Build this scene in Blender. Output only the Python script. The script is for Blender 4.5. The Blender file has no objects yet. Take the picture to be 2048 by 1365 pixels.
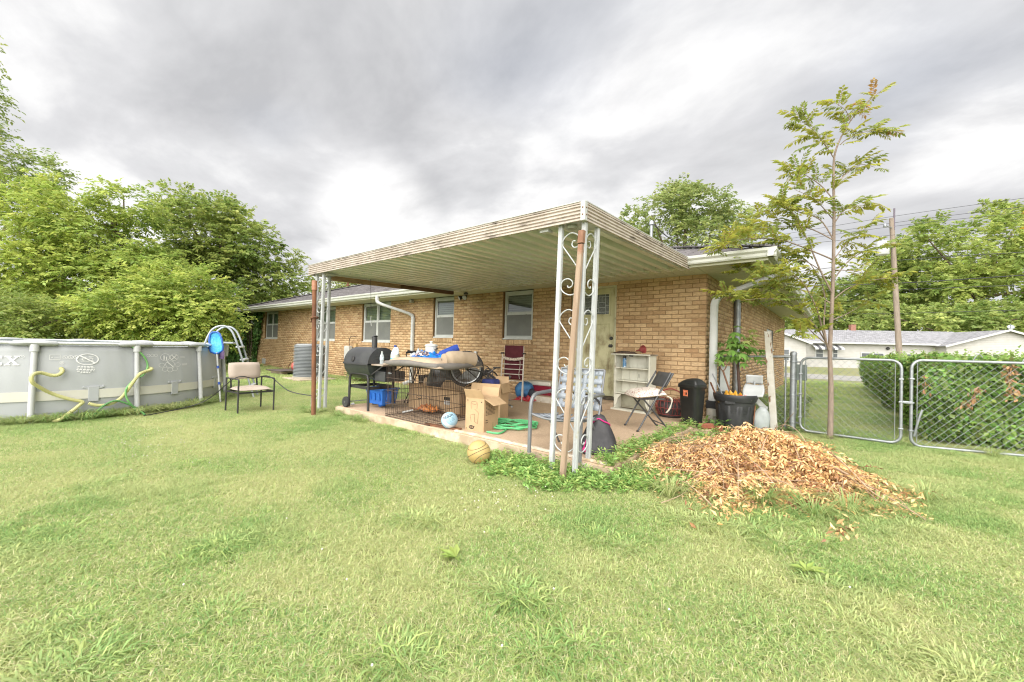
import bpy, bmesh, math, random
import numpy as np
from mathutils import Vector, Matrix
random.seed(7); rng = np.random.default_rng(11)
R = math.radians
scene = bpy.context.scene
col = scene.collection

# ------------------------------------------------------------------ camera
CAM = np.array([1.717, -7.326, 1.205]); YAW, PITCH, ROLL, FPX = R(-39.0), R(0.8), R(1.5), 801.0
PW, PH = 2048, 1365
def cam_axes():
    cy, sy = math.cos(YAW), math.sin(YAW)
    f = np.array([sy*math.cos(PITCH), cy*math.cos(PITCH), math.sin(PITCH)])
    r = np.array([cy, -sy, 0.0]); u = np.cross(r, f)
    c, s = math.cos(ROLL), math.sin(ROLL)
    return c*r+s*u, -s*r+c*u, f
AR, AU, AF = cam_axes()
cam_data = bpy.data.cameras.new('camera'); cam = bpy.data.objects.new('camera', cam_data); col.objects.link(cam)
cam_data.sensor_width = 36.0; cam_data.sensor_fit = 'HORIZONTAL'; cam_data.lens = 36.0*FPX/PW
cam_data.clip_start = 0.05; cam_data.clip_end = 3000
cam.matrix_world = Matrix(((AR[0], AU[0], -AF[0], CAM[0]), (AR[1], AU[1], -AF[1], CAM[1]), (AR[2], AU[2], -AF[2], CAM[2]), (0, 0, 0, 1)))
scene.camera = cam

# ------------------------------------------------------------------ sky, sun, exposure
SUN_EL, SUN_AZ = R(42), R(165)          # azimuth clockwise from +Y (north): sun behind the camera, a little to its right
world = bpy.data.worlds.new('World'); scene.world = world; world.use_nodes = True
def build_world():
    nt = world.node_tree; nd, lk = nt.nodes, nt.links
    nd.clear()
    out = nd.new('ShaderNodeOutputWorld'); bg = nd.new('ShaderNodeBackground')
    sky = nd.new('ShaderNodeTexSky'); sky.sky_type = 'NISHITA'; sky.sun_disc = False
    sky.sun_elevation = SUN_EL; sky.sun_rotation = SUN_AZ
    tc = nd.new('ShaderNodeTexCoord'); sep = nd.new('ShaderNodeSeparateXYZ'); lk.new(tc.outputs['Generated'], sep.inputs[0])
    def math_(op, a, b=None, clamp=False):
        n = nd.new('ShaderNodeMath'); n.operation = op; n.use_clamp = clamp
        for i, x in enumerate((a, b)):
            if x is None: continue
            if isinstance(x, (int, float)): n.inputs[i].default_value = x
            else: lk.new(x, n.inputs[i])
        return n.outputs[0]
    z = math_('ADD', math_('MAXIMUM', sep.outputs[2], 0.0), 0.22)
    cx = math_('DIVIDE', sep.outputs[0], z); cy = math_('DIVIDE', sep.outputs[1], z)
    cb = nd.new('ShaderNodeCombineXYZ'); lk.new(cx, cb.inputs[0]); lk.new(cy, cb.inputs[1])
    mp = nd.new('ShaderNodeMapping'); lk.new(cb.outputs[0], mp.inputs[0])
    mp.inputs['Rotation'].default_value = (0, 0, R(52)); mp.inputs['Scale'].default_value = (1.0, 1.3, 1); mp.inputs['Location'].default_value = (3.1, 1.7, 0.4)
    n1 = nd.new('ShaderNodeTexNoise'); n1.inputs['Scale'].default_value = 1.45; n1.inputs['Detail'].default_value = 8; n1.inputs['Roughness'].default_value = 0.55; n1.inputs['Distortion'].default_value = 0.25
    lk.new(mp.outputs[0], n1.inputs['Vector'])
    rp = nd.new('ShaderNodeValToRGB'); lk.new(n1.outputs['Fac'], rp.inputs[0])
    e = rp.color_ramp.elements
    e[0].position = 0.33; e[0].color = (0.092, 0.0925, 0.0955, 1)
    e[1].position = 0.66; e[1].color = (0.176, 0.175, 0.174, 1)
    m = rp.color_ramp.elements.new(0.52); m.color = (0.128, 0.128, 0.1305, 1)
    # thin places where the veil is lighter and a trace of the blue shows
    n2 = nd.new('ShaderNodeTexNoise'); n2.inputs['Scale'].default_value = 0.8; n2.inputs['Detail'].default_value = 2
    mp2 = nd.new('ShaderNodeMapping'); lk.new(cb.outputs[0], mp2.inputs[0]); mp2.inputs['Location'].default_value = (7.3, -2.2, 0)
    lk.new(mp2.outputs[0], n2.inputs['Vector'])
    thin = nd.new('ShaderNodeMapRange'); lk.new(n2.outputs['Fac'], thin.inputs[0]); thin.inputs[1].default_value = 0.55; thin.inputs[2].default_value = 0.8; thin.inputs[3].default_value = 0.0; thin.inputs[4].default_value = 0.22
    sc = nd.new('ShaderNodeVectorMath'); sc.operation = 'SCALE'; lk.new(sky.outputs[0], sc.inputs[0]); sc.inputs['Scale'].default_value = 0.037
    mix = nd.new('ShaderNodeMixRGB'); lk.new(thin.outputs[0], mix.inputs[0]); lk.new(rp.outputs[0], mix.inputs[1]); lk.new(sc.outputs[0], mix.inputs[2])
    # the break in the cloud low over the house
    d = nd.new('ShaderNodeVectorMath'); d.operation = 'DOT_PRODUCT'; lk.new(tc.outputs['Generated'], d.inputs[0])
    g = np.array([-0.800, 0.500, 0.265]); g /= np.linalg.norm(g); d.inputs[1].default_value = tuple(g)
    gl = nd.new('ShaderNodeMapRange'); gl.interpolation_type = 'SMOOTHSTEP'; lk.new(d.outputs['Value'], gl.inputs[0]); gl.inputs[1].default_value = 0.986; gl.inputs[2].default_value = 1.0; gl.inputs[3].default_value = 0.0; gl.inputs[4].default_value = 1.0
    gn = math_('MULTIPLY', gl.outputs[0], n1.outputs['Fac'])
    add = nd.new('ShaderNodeMixRGB'); add.blend_type = 'ADD'; add.inputs[0].default_value = 1.0; lk.new(mix.outputs[0], add.inputs[1])
    gc = nd.new('ShaderNodeVectorMath'); gc.operation = 'SCALE'; gc.inputs[0].default_value = (0.145, 0.142, 0.134); lk.new(gn, gc.inputs['Scale'])
    lk.new(gc.outputs[0], add.inputs[2])
    lk.new(add.outputs[0], bg.inputs['Color']); bg.inputs['Strength'].default_value = 1.0
    lk.new(bg.outputs[0], out.inputs['Surface'])
build_world()
sun_d = bpy.data.lights.new('sun', 'SUN'); sun_d.energy = 1.5; sun_d.angle = R(100); sun_d.color = (1.0, 0.965, 0.91)
sun = bpy.data.objects.new('sun', sun_d); col.objects.link(sun)
sdir = Vector((math.sin(SUN_AZ)*math.cos(SUN_EL), math.cos(SUN_AZ)*math.cos(SUN_EL), math.sin(SUN_EL)))
sun.rotation_euler = sdir.to_track_quat('Z', 'Y').to_euler(); sun.location = (0, 0, 30)
vs = scene.view_settings; vs.view_transform = 'Standard'; vs.look = 'None'; vs.exposure = 2.65; vs.gamma = 1.0; vs.use_curve_mapping = False
scene.cycles.max_bounces = 6; scene.cycles.diffuse_bounces = 3; scene.cycles.glossy_bounces = 3; scene.cycles.transmission_bounces = 4; scene.cycles.transparent_max_bounces = 8
scene.cycles.use_denoising = True; scene.cycles.filter_width = 1.15

# ------------------------------------------------------------------ photo pixel -> place (the distance comes from the surface it touches)
def ray(px, py):
    d = ((px-PW/2)/FPX)*AR + (-(py-PH/2)/FPX)*AU + AF
    return d
def gp(px, py, z=0.0):
    d = ray(px, py); return Vector(CAM + d*((z-CAM[2])/d[2]))
def onY(px, py, Y):
    d = ray(px, py); return Vector(CAM + d*((Y-CAM[1])/d[1]))
def onX(px, py, X):
    d = ray(px, py); return Vector(CAM + d*((X-CAM[0])/d[0]))
def dp(px, py, depth):
    return Vector(CAM + ray(px, py)*depth)
def depth_of(p):
    return float((np.array(p)-CAM) @ AF)

# ------------------------------------------------------------------ objects
def tag(o, label=None, cat=None, group=None, kind=None):
    if label: o['label'] = label
    if cat: o['category'] = cat
    if group: o['group'] = group
    if kind: o['kind'] = kind
    return o
def thing(name, label, cat, loc=(0, 0, 0), rz=0.0, group=None):
    o = bpy.data.objects.new(name, None); o.empty_display_size = 0.1; col.objects.link(o)
    o.location = loc; o.rotation_euler = (0, 0, rz)
    return tag(o, label, cat, group)
def root_of(o):
    while o.parent: o = o.parent
    return o
def link(name, me, mat=None, parent=None):
    o = bpy.data.objects.new(name, me); col.objects.link(o)
    if mat is not None and not me.materials:
        for m in (mat if isinstance(mat, (list, tuple)) else [mat]): me.materials.append(m)
    if parent is not None: o.parent = parent
    return o
def copy_tree(o, parent=None):
    c = o.copy(); col.objects.link(c); c.parent = parent
    for ch in list(o.children): copy_tree(ch, c)
    return c
def catmull(pts, n=8, closed=False):
    P = [Vector(p) for p in pts]; out = []
    m = len(P)
    rngs = range(m) if closed else range(m-1)
    for i in rngs:
        if closed: p0, p1, p2, p3 = P[(i-1) % m], P[i], P[(i+1) % m], P[(i+2) % m]
        else: p0, p1, p2, p3 = P[max(i-1, 0)], P[i], P[i+1], P[min(i+2, m-1)]
        for k in range(n):
            t = k/n
            out.append(0.5*((2*p1)+(-p0+p2)*t+(2*p0-5*p1+4*p2-p3)*t*t+(-p0+3*p1-3*p2+p3)*t**3))
    if not closed: out.append(P[-1].copy())
    return out
class MB:
    def __init__(s): s.v = []; s.f = []; s.sm = []; s.mi = []; s.m = 0; s.T = None
    def add(s, V, F, smooth=False):
        b = len(s.v)
        if s.T is not None: V = [s.T @ Vector(p) for p in V]
        s.v += [tuple(p) for p in V]
        for f in F: s.f.append(tuple(b+i for i in f)); s.sm.append(smooth); s.mi.append(s.m)
        return s
    def hexa(s, P):    # 0-3 bottom ccw, 4-7 top ccw
        return s.add(P, [(3, 2, 1, 0), (4, 5, 6, 7), (0, 1, 5, 4), (1, 2, 6, 5), (2, 3, 7, 6), (3, 0, 4, 7)])
    def box(s, c, d, rot=None):
        c = Vector(c); x, y, z = d[0]/2, d[1]/2, d[2]/2
        P = [Vector(p) for p in ((-x, -y, -z), (x, -y, -z), (x, y, -z), (-x, y, -z), (-x, -y, z), (x, -y, z), (x, y, z), (-x, y, z))]
        if rot is not None: P = [rot @ p for p in P]
        return s.hexa([p+c for p in P])
    def span(s, x0, x1, y0, y1, z0, z1):
        return s.box(((x0+x1)/2, (y0+y1)/2, (z0+z1)/2), (x1-x0, y1-y0, z1-z0))
    def bar(s, a, b, w, h, up=(0, 0, 1)):
        a, b = Vector(a), Vector(b); d = (b-a).normalized(); up = Vector(up)
        x = d.cross(up)
        if x.length < 1e-4: x = d.cross(Vector((0, 1, 0)))
        x.normalize(); y = x.cross(d).normalized()
        x *= w/2; y *= h/2
        return s.hexa([a-x-y, a+x-y, b+x-y, b-x-y, a-x+y, a+x+y, b+x+y, b-x+y])
    def tube(s, path, r, n=8, closed=False, flat=1.0, up=None):
        P = [Vector(p) for p in path]; m = len(P); rs = r if isinstance(r, (list, tuple)) else [r]*m
        V = []; prev = None
        for i in range(m):
            if closed: t = P[(i+1) % m]-P[i-1]
            else: t = P[min(i+1, m-1)]-P[max(i-1, 0)]
            if t.length < 1e-9: t = Vector((0, 0, 1))
            t.normalize()
            if up is not None: x = t.cross(Vector(up))
            elif prev is None: x = t.cross(Vector((0, 0, 1)) if abs(t.z) < 0.9 else Vector((1, 0, 0)))
            else: x = prev-t*prev.dot(t)
            if x.length < 1e-6: x = t.orthogonal()
            x.normalize(); prev = x.copy(); y = t.cross(x)
            for k in range(n):
                a = 2*math.pi*k/n; V.append(P[i]+x*math.cos(a)*rs[i]+y*math.sin(a)*rs[i]*flat)
        F = []
        for i in range(m if closed else m-1):
            j = (i+1) % m
            for k in range(n): F.append((i*n+k, i*n+(k+1) % n, j*n+(k+1) % n, j*n+k))
        if not closed: F += [tuple(range(n-1, -1, -1)), tuple((m-1)*n+k for k in range(n))]
        s.add(V, F, n > 5 or True); return s
    def lathe(s, prof, n=24, c=(0, 0, 0), rot=None, caps=True, sx=1.0, sy=1.0):
        c = Vector(c); V = []; m = len(prof)
        for r, z in prof:
            for k in range(n):
                a = 2*math.pi*k/n; p = Vector((r*math.cos(a)*sx, r*math.sin(a)*sy, z))
                V.append(c+(rot @ p if rot is not None else p))
        F = []
        for i in range(m-1):
            for k in range(n): F.append((i*n+k, i*n+(k+1) % n, (i+1)*n+(k+1) % n, (i+1)*n+k))
        if caps: F += [tuple(range(n-1, -1, -1)), tuple((m-1)*n+k for k in range(n))]
        return s.add(V, F, True)
    def prof(s, pts, a, b, u, v, closed=True, caps=True):    # extrude a 2-d profile from a to b
        a, b, u, v = Vector(a), Vector(b), Vector(u), Vector(v); n = len(pts)
        V = [a+u*p[0]+v*p[1] for p in pts]+[b+u*p[0]+v*p[1] for p in pts]
        F = [(i, (i+1) % n, n+(i+1) % n, n+i) for i in range(n if closed else n-1)]
        if closed and caps: F += [tuple(range(n-1, -1, -1)), tuple(range(n, 2*n))]
        return s.add(V, F)
    def ell(s, c, r, nu=16, nv=10, jit=0.0, rot=None):
        c = Vector(c); V = []; F = []
        ph = [random.random()*6.28 for _ in range(6)]
        def pt(a, b):
            d = Vector((math.cos(a)*math.sin(b), math.sin(a)*math.sin(b), math.cos(b)))
            k = 1+jit*(math.sin(3*d.x+ph[0]+2*d.y)+math.sin(5*d.y+ph[1])*0.7+math.sin(6*d.z+ph[2]+3*d.x)*0.6+0.5*math.sin(11*d.x+ph[3])*math.sin(9*d.z+ph[4]))
            p = Vector((d.x*r[0], d.y*r[1], d.z*r[2]))*k
            return c+(rot @ p if rot is not None else p)
        V.append(pt(0, 0))
        for j in range(1, nv):
            for i in range(nu): V.append(pt(2*math.pi*i/nu, math.pi*j/nv))
        V.append(pt(0, math.pi)); L = len(V)-1
        for i in range(nu): F.append((0, 1+i, 1+(i+1) % nu)); F.append((L, L-nu+(i+1) % nu, L-nu+i))
        for j in range(nv-2):
            for i in range(nu): a = 1+j*nu; F.append((a+i, a+nu+i, a+nu+(i+1) % nu, a+(i+1) % nu))
        return s.add(V, F, True)
    def grid(s, fn, nu, nv, smooth=True, two=False):
        V = [fn(i/nu, j/nv) for j in range(nv+1) for i in range(nu+1)]
        F = [(j*(nu+1)+i, j*(nu+1)+i+1, (j+1)*(nu+1)+i+1, (j+1)*(nu+1)+i) for j in range(nv) for i in range(nu)]
        return s.add(V, F, smooth)
    def mesh(s, name):
        me = bpy.data.meshes.new(name); me.from_pydata(s.v, [], s.f)
        me.polygons.foreach_set('use_smooth', s.sm)
        if any(s.mi): me.polygons.foreach_set('material_index', s.mi)
        me.update()
        if any(s.sm): me.set_sharp_from_angle(angle=R(42))
        return me
    def build(s, name, mat, parent=None, world=False, bevel=0.0, seg=2, solid=0.0, subd=0):
        if world and parent is not None:
            L = Vector(root_of(parent).location); s.v = [(p[0]-L.x, p[1]-L.y, p[2]-L.z) for p in s.v]
        o = link(name, s.mesh(name), mat, parent)
        if solid: mo = o.modifiers.new('s', 'SOLIDIFY'); mo.thickness = solid; mo.offset = 0
        if bevel: mo = o.modifiers.new('b', 'BEVEL'); mo.width = bevel; mo.segments = seg; mo.limit_method = 'ANGLE'; mo.angle_limit = R(40)
        if subd: mo = o.modifiers.new('u', 'SUBSURF'); mo.levels = subd; mo.render_levels = subd
        return o
def np_mesh(name, V, F, colors=None, k=3):
    """V (n,3), F (m,k); colours per vertex"""
    me = bpy.data.meshes.new(name); V = np.ascontiguousarray(V, dtype=np.float32); F = np.ascontiguousarray(F, dtype=np.int32)
    me.vertices.add(len(V)); me.vertices.foreach_set('co', V.ravel())
    me.loops.add(F.size); me.loops.foreach_set('vertex_index', F.ravel())
    me.polygons.add(len(F)); me.polygons.foreach_set('loop_start', np.arange(0, F.size, F.shape[1], dtype=np.int32))
    if colors is not None:
        a = me.attributes.new('Col', 'FLOAT_COLOR', 'POINT'); c = np.ones((len(V), 4), dtype=np.float32); c[:, :3] = colors
        a.data.foreach_set('color', c.ravel())
    me.update(calc_edges=True); return me
def text_mesh(txt, size=1.0, bold=0.0):
    cu = bpy.data.curves.new('lettering', 'FONT'); cu.body = txt; cu.size = size; cu.offset = bold; cu.resolution_u = 3
    cu.align_x = 'CENTER'; cu.align_y = 'CENTER'
    ob = bpy.data.objects.new('lettering', cu); col.objects.link(ob)
    dg = bpy.context.evaluated_depsgraph_get(); me = bpy.data.meshes.new_from_object(ob.evaluated_get(dg))
    V = [tuple(v.co) for v in me.vertices]; F = [tuple(p.vertices) for p in me.polygons]
    bpy.data.objects.remove(ob); bpy.data.curves.remove(cu); bpy.data.meshes.remove(me)
    return V, F

# ------------------------------------------------------------------ materials
def lin(r, g, b, k=1.0):
    f = lambda c: (c/12.92 if c <= 0.04045 else ((c+0.055)/1.055)**2.4)
    return tuple(k*f(c/255.0) for c in (r, g, b))
MATS = {}
def mat(name, c1, c2=None, scale=6.0, rough=0.6, bump=0.0, bscale=None, metal=0.0, detail=5, spec=0.4, stretch=(1, 1, 1), lo=0.35, hi=0.65,
        c3=None, scale3=2.0, lo3=0.55, hi3=0.7, amt3=1.0, stretch3=(1, 1, 1), rnd=0.0, sss=0.0, trans=0.0, coat=0.0, alpha=1.0):
    if name in MATS: return MATS[name]
    m = bpy.data.materials.new(name); m.use_nodes = True; nt = m.node_tree; nd, lk = nt.nodes, nt.links
    b = nd['Principled BSDF']; b.inputs['Roughness'].default_value = rough; b.inputs['Metallic'].default_value = metal; b.inputs['Specular IOR Level'].default_value = spec
    if coat: b.inputs['Coat Weight'].default_value = coat
    if trans: b.inputs['Transmission Weight'].default_value = trans
    if alpha < 1: b.inputs['Alpha'].default_value = alpha
    tc = nd.new('ShaderNodeTexCoord')
    def noise(sc, st, det=detail):
        mp = nd.new('ShaderNodeMapping'); mp.inputs['Scale'].default_value = st; lk.new(tc.outputs['Object'], mp.inputs[0])
        n = nd.new('ShaderNodeTexNoise'); n.inputs['Scale'].default_value = sc; n.inputs['Detail'].default_value = det; n.inputs['Roughness'].default_value = 0.6
        lk.new(mp.outputs[0], n.inputs['Vector']); return n.outputs['Fac']
    def rng_(x, lo, hi, top=1.0):
        r = nd.new('ShaderNodeMapRange'); r.interpolation_type = 'SMOOTHSTEP'; lk.new(x, r.inputs[0]); r.inputs[1].default_value = lo; r.inputs[2].default_value = hi; r.inputs[4].default_value = top; return r.outputs[0]
    c2 = c2 or tuple(x*0.82 for x in c1)
    n1 = noise(scale, stretch); mx = nd.new('ShaderNodeMixRGB'); lk.new(rng_(n1, lo, hi), mx.inputs[0]); mx.inputs[1].default_value = (*c1, 1); mx.inputs[2].default_value = (*c2, 1)
    res = mx.outputs[0]
    if c3:
        n3 = noise(scale3, stretch3, 6); m3 = nd.new('ShaderNodeMixRGB'); lk.new(rng_(n3, lo3, hi3, amt3), m3.inputs[0]); lk.new(res, m3.inputs[1]); m3.inputs[2].default_value = (*c3, 1); res = m3.outputs[0]
    if rnd:
        oi = nd.new('ShaderNodeObjectInfo'); hv = nd.new('ShaderNodeHueSaturation'); lk.new(res, hv.inputs['Color'])
        r = nd.new('ShaderNodeMapRange'); lk.new(oi.outputs['Random'], r.inputs[0]); r.inputs[3].default_value = 1-rnd; r.inputs[4].default_value = 1+rnd; lk.new(r.outputs[0], hv.inputs['Value']); res = hv.outputs[0]
    lk.new(res, b.inputs['Base Color'])
    if bump:
        bn = nd.new('ShaderNodeBump'); bn.inputs['Strength'].default_value = bump; bn.inputs['Distance'].default_value = 0.01; lk.new(noise(bscale or scale*4, stretch), bn.inputs['Height']); lk.new(bn.outputs[0], b.inputs['Normal'])
    MATS[name] = m; return m
def leaf_mat(name, trans=0.35, rough=0.5, patch=0.0, tint2=None, pscale=0.6, spec=0.3):
    m = bpy.data.materials.new(name); m.use_nodes = True; nt = m.node_tree; nd, lk = nt.nodes, nt.links
    b = nd['Principled BSDF']; b.inputs['Roughness'].default_value = rough; b.inputs['Specular IOR Level'].default_value = spec
    at = nd.new('ShaderNodeAttribute'); at.attribute_name = 'Col'; res = at.outputs['Color']
    if patch:
        ge = nd.new('ShaderNodeNewGeometry'); n = nd.new('ShaderNodeTexNoise'); n.inputs['Scale'].default_value = pscale; n.inputs['Detail'].default_value = 4; lk.new(ge.outputs['Position'], n.inputs['Vector'])
        r = nd.new('ShaderNodeMapRange'); r.interpolation_type = 'SMOOTHSTEP'; lk.new(n.outputs['Fac'], r.inputs[0]); r.inputs[1].default_value = 0.38; r.inputs[2].default_value = 0.66; r.inputs[4].default_value = patch
        mx = nd.new('ShaderNodeMixRGB'); mx.blend_type = 'MIX'; lk.new(r.outputs[0], mx.inputs[0]); lk.new(res, mx.inputs[1]); mx.inputs[2].default_value = (*tint2, 1); res = mx.outputs[0]
    lk.new(res, b.inputs['Base Color'])
    t = nd.new('ShaderNodeBsdfTranslucent'); lk.new(res, t.inputs['Color'])
    ms = nd.new('ShaderNodeMixShader'); ms.inputs[0].default_value = trans; lk.new(b.outputs[0], ms.inputs[1]); lk.new(t.outputs[0], ms.inputs[2])
    lk.new(ms.outputs[0], nd['Material Output'].inputs['Surface'])
    MATS[name] = m; return m
def glass_mat(name, tint, refl=0.12, rough=0.03):
    m = bpy.data.materials.new(name); m.use_nodes = True; nt = m.node_tree; nd, lk = nt.nodes, nt.links
    nd.remove(nd['Principled BSDF'])
    t = nd.new('ShaderNodeBsdfTransparent'); t.inputs[0].default_value = (*tint, 1); g = nd.new('ShaderNodeBsdfGlossy'); g.inputs['Roughness'].default_value = rough; g.inputs['Color'].default_value = (0.9, 0.9, 0.9, 1)
    f = nd.new('ShaderNodeFresnel'); f.inputs[0].default_value = 1.5; a = nd.new('ShaderNodeMath'); a.operation = 'ADD'; a.use_clamp = True; lk.new(f.outputs[0], a.inputs[0]); a.inputs[1].default_value = refl
    ms = nd.new('ShaderNodeMixShader'); lk.new(a.outputs[0], ms.inputs[0]); lk.new(t.outputs[0], ms.inputs[1]); lk.new(g.outputs[0], ms.inputs[2]); lk.new(ms.outputs[0], nd['Material Output'].inputs['Surface'])
    MATS[name] = m; return m
white = mat('white_paint', (0.52, 0.53, 0.525), (0.45, 0.46, 0.45), 3, 0.45)
cream = mat('cream_soffit', (0.56, 0.565, 0.44), (0.50, 0.505, 0.39), 2, 0.6)
galv = mat('galvanised_steel', (0.33, 0.35, 0.365), (0.25, 0.265, 0.28), 14, 0.42, metal=0.55)
black_metal = mat('black_metal', (0.022, 0.022, 0.024), (0.04, 0.038, 0.036), 6, 0.5, bump=0.08)
black_plastic = mat('black_plastic', (0.018, 0.018, 0.02), (0.03, 0.03, 0.031), 4, 0.42)
card = mat('cardboard', (0.50, 0.345, 0.20), (0.44, 0.30, 0.17), 5, 0.85, bump=0.05, rnd=0.06)
print_black = mat('printed_black', (0.03, 0.025, 0.02), rough=0.8)
rust = mat('rusty_pipe', (0.20, 0.085, 0.04), (0.11, 0.05, 0.028), 7, 0.85, bump=0.3, stretch=(1, 1, 0.4))
concrete = mat('concrete', (0.44, 0.37, 0.28), (0.33, 0.27, 0.20), 4, 0.9, bump=0.25, bscale=40)

# ================================================================== GROUND
soil = mat('lawn_soil', (0.20, 0.215, 0.085), (0.25, 0.235, 0.12), 3.0, 0.95, bump=0.3, bscale=30, c3=(0.17, 0.20, 0.07), scale3=0.5, lo3=0.45, hi3=0.62)
g = MB()
def ground_pt(u, v):
    a = u*2*math.pi; r = 0.05+900*(v**4)
    return (r*math.cos(a), r*math.sin(a), 0.0)
g.grid(ground_pt, 48, 40, False); lawn = g.build('lawn', soil); tag(lawn, kind='structure')
asphalt = mat('road_surface', (0.30, 0.295, 0.275), (0.26, 0.25, 0.235), 1.5, 0.9, bump=0.1)
g = MB(); g.add([(-120, 19.0, 0.006), (160, 15.5, 0.006), (160, 21.5, 0.006), (-120, 25.0, 0.006)], [(0, 1, 2, 3)]); tag(g.build('road', asphalt), kind='structure')
g = MB(); g.span(3.2, 12.5, 26.2, 28.2, -0.02, 0.03); tag(g.build('neighbour_walk', asphalt), kind='structure')

# patio slab
pat_mat = mat('patio_aggregate', (0.52, 0.385, 0.265), (0.40, 0.29, 0.195), 60, 0.95, bump=0.35, bscale=120, c3=(0.26, 0.18, 0.115), scale3=1.1, lo3=0.5, hi3=0.7, amt3=0.6, lo=0.3, hi=0.7)
PZ = 0.11
g = MB(); g.span(-4.93, 0.12, -3.84, -0.0, -0.1, PZ); patio = g.build('patio', pat_mat, bevel=0.012); tag(patio, kind='structure')
g = MB(); g.span(-4.945, 0.13, -3.862, -3.842, -0.1, PZ-0.012); o = g.build('slab_edge', mat('slab_edge_paint', (0.52, 0.43, 0.31), (0.36, 0.28, 0.19), 5, 0.9, bump=0.3, bscale=30, c3=(0.62, 0.58, 0.5), scale3=3), patio)
# the white strip along the front edge, broken off at its left, and a rusty one beside it
g = MB(); g.bar((-2.02, -3.80, PZ+0.014), (0.05, -3.79, PZ+0.014), 0.05, 0.026); tag(g.build('edge_strip', mat('peeling_white', (0.66, 0.60, 0.52), (0.5, 0.38, 0.25), 9, 0.8, c3=(0.28, 0.17, 0.09), scale3=14, lo3=0.58, hi3=0.66), bevel=0.006), 'peeling white strip of wood along the front edge of the patio', 'board')
g = MB(); g.bar((-2.62, -3.79, PZ+0.012), (-2.04, -3.70, PZ+0.012), 0.075, 0.02); tag(g.build('rusty_plate', rust, bevel=0.004), 'flat rusty metal strip lying at the patio edge under the volleyball', 'metal strip')

# ================================================================== BRICK HOUSE
HT = 2.53; CW, CH = 0.2255, 0.0752; XL = -20.1; YB = 11.6; WING_Y, WING_X = 2.45, 0.13
house = thing('brick_house', 'long low tan brick house with grey shingle hip roof behind the patio', 'house', (0, 0, 0))
def brick_mat():
    m = bpy.data.materials.new('tan_brick'); m.use_nodes = True; nt = m.node_tree; nd, lk = nt.nodes, nt.links; b = nd['Principled BSDF']; b.inputs['Roughness'].default_value = 0.85; b.inputs['Specular IOR Level'].default_value = 0.2
    oi = nd.new('ShaderNodeObjectInfo'); ge = nd.new('ShaderNodeNewGeometry'); ad = nd.new('ShaderNodeMath'); ad.operation = 'ADD'; lk.new(oi.outputs['Random'], ad.inputs[0]); lk.new(ge.outputs['Random Per Island'], ad.inputs[1])
    fr = nd.new('ShaderNodeMath'); fr.operation = 'FRACT'; lk.new(ad.outputs[0], fr.inputs[0])
    cr = nd.new('ShaderNodeValToRGB'); lk.new(fr.outputs[0], cr.inputs[0]); e = cr.color_ramp.elements
    e[0].position = 0; e[0].color = (0.43, 0.285, 0.155, 1); e[1].position = 1; e[1].color = (0.555, 0.395, 0.235, 1)
    for p, c in ((0.12, (0.385, 0.242, 0.128, 1)), (0.45, (0.50, 0.342, 0.192, 1)), (0.8, (0.53, 0.368, 0.21, 1))): x = e.new(p); x.color = c
    n = nd.new('ShaderNodeTexNoise'); n.inputs['Scale'].default_value = 38; n.inputs['Detail'].default_value = 5
    mp = nd.new('ShaderNodeMapping'); mp.inputs['Scale'].default_value = (0.5, 1, 1.6); lk.new(ge.outputs['Position'], mp.inputs[0]); lk.new(mp.outputs[0], n.inputs['Vector'])
    n2 = nd.new('ShaderNodeTexNoise'); n2.inputs['Scale'].default_value = 0.9; n2.inputs['Detail'].default_value = 3; lk.new(ge.outputs['Position'], n2.inputs['Vector'])
    r = nd.new('ShaderNodeMapRange'); lk.new(n.outputs['Fac'], r.inputs[0]); r.inputs[1].default_value = 0.3; r.inputs[2].default_value = 0.7; r.inputs[3].default_value = 0.78; r.inputs[4].default_value = 1.14
    r2 = nd.new('ShaderNodeMapRange'); lk.new(n2.outputs['Fac'], r2.inputs[0]); r2.inputs[1].default_value = 0.35; r2.inputs[2].default_value = 0.65; r2.inputs[3].default_value = 0.88; r2.inputs[4].default_value = 1.08
    mu = nd.new('ShaderNodeMath'); mu.operation = 'MULTIPLY'; lk.new(r.outputs[0], mu.inputs[0]); lk.new(r2.outputs[0], mu.inputs[1])
    hv = nd.new('ShaderNodeHueSaturation'); lk.new(cr.outputs[0], hv.inputs['Color']); lk.new(mu.outputs[0], hv.inputs['Value']); lk.new(hv.outputs[0], b.inputs['Base Color'])
    bp = nd.new('ShaderNodeBump'); bp.inputs['Strength'].default_value = 0.5; bp.inputs['Distance'].default_value = 0.006; lk.new(n.outputs['Fac'], bp.inputs['Height']); lk.new(bp.outputs[0], b.inputs['Normal'])
    return m
brick = brick_mat(); mortar = mat('mortar', (0.29, 0.195, 0.105), (0.235, 0.155, 0.082), 14, 0.95, bump=0.2)
sill_mat = brick
WINS = dict(A=(-19.2, -17.72, 1.29), B=(-14.15, -12.58, 1.26), C=(-10.76, -9.12, 1.25), D=(-7.08, -6.24, 1.42), E=(-4.52, -3.63, 1.40))
DOOR = (-2.63, -1.62, 0.25, 2.48)
SILL = 0.115
openings = [(a, b, z-SILL, 2.6) for a, b, z in WINS.values()]+[DOOR]
def pieces(x0, x1, z0, z1, ops):
    xs = sorted({x0, x1, *[v for o in ops for v in o[:2] if x0 < v < x1]}); out = []
    for a, b in zip(xs, xs[1:]):
        zs = [(z0, z1)]
        for o in ops:
            if o[0] < (a+b)/2 < o[1]:
                zs = [s for p, q in zs for s in ((p, min(q, o[2])), (max(p, o[3]), q)) if s[1]-s[0] > 1e-4]
        out += [(a, b, p, q) for p, q in zs]
    return out
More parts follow.
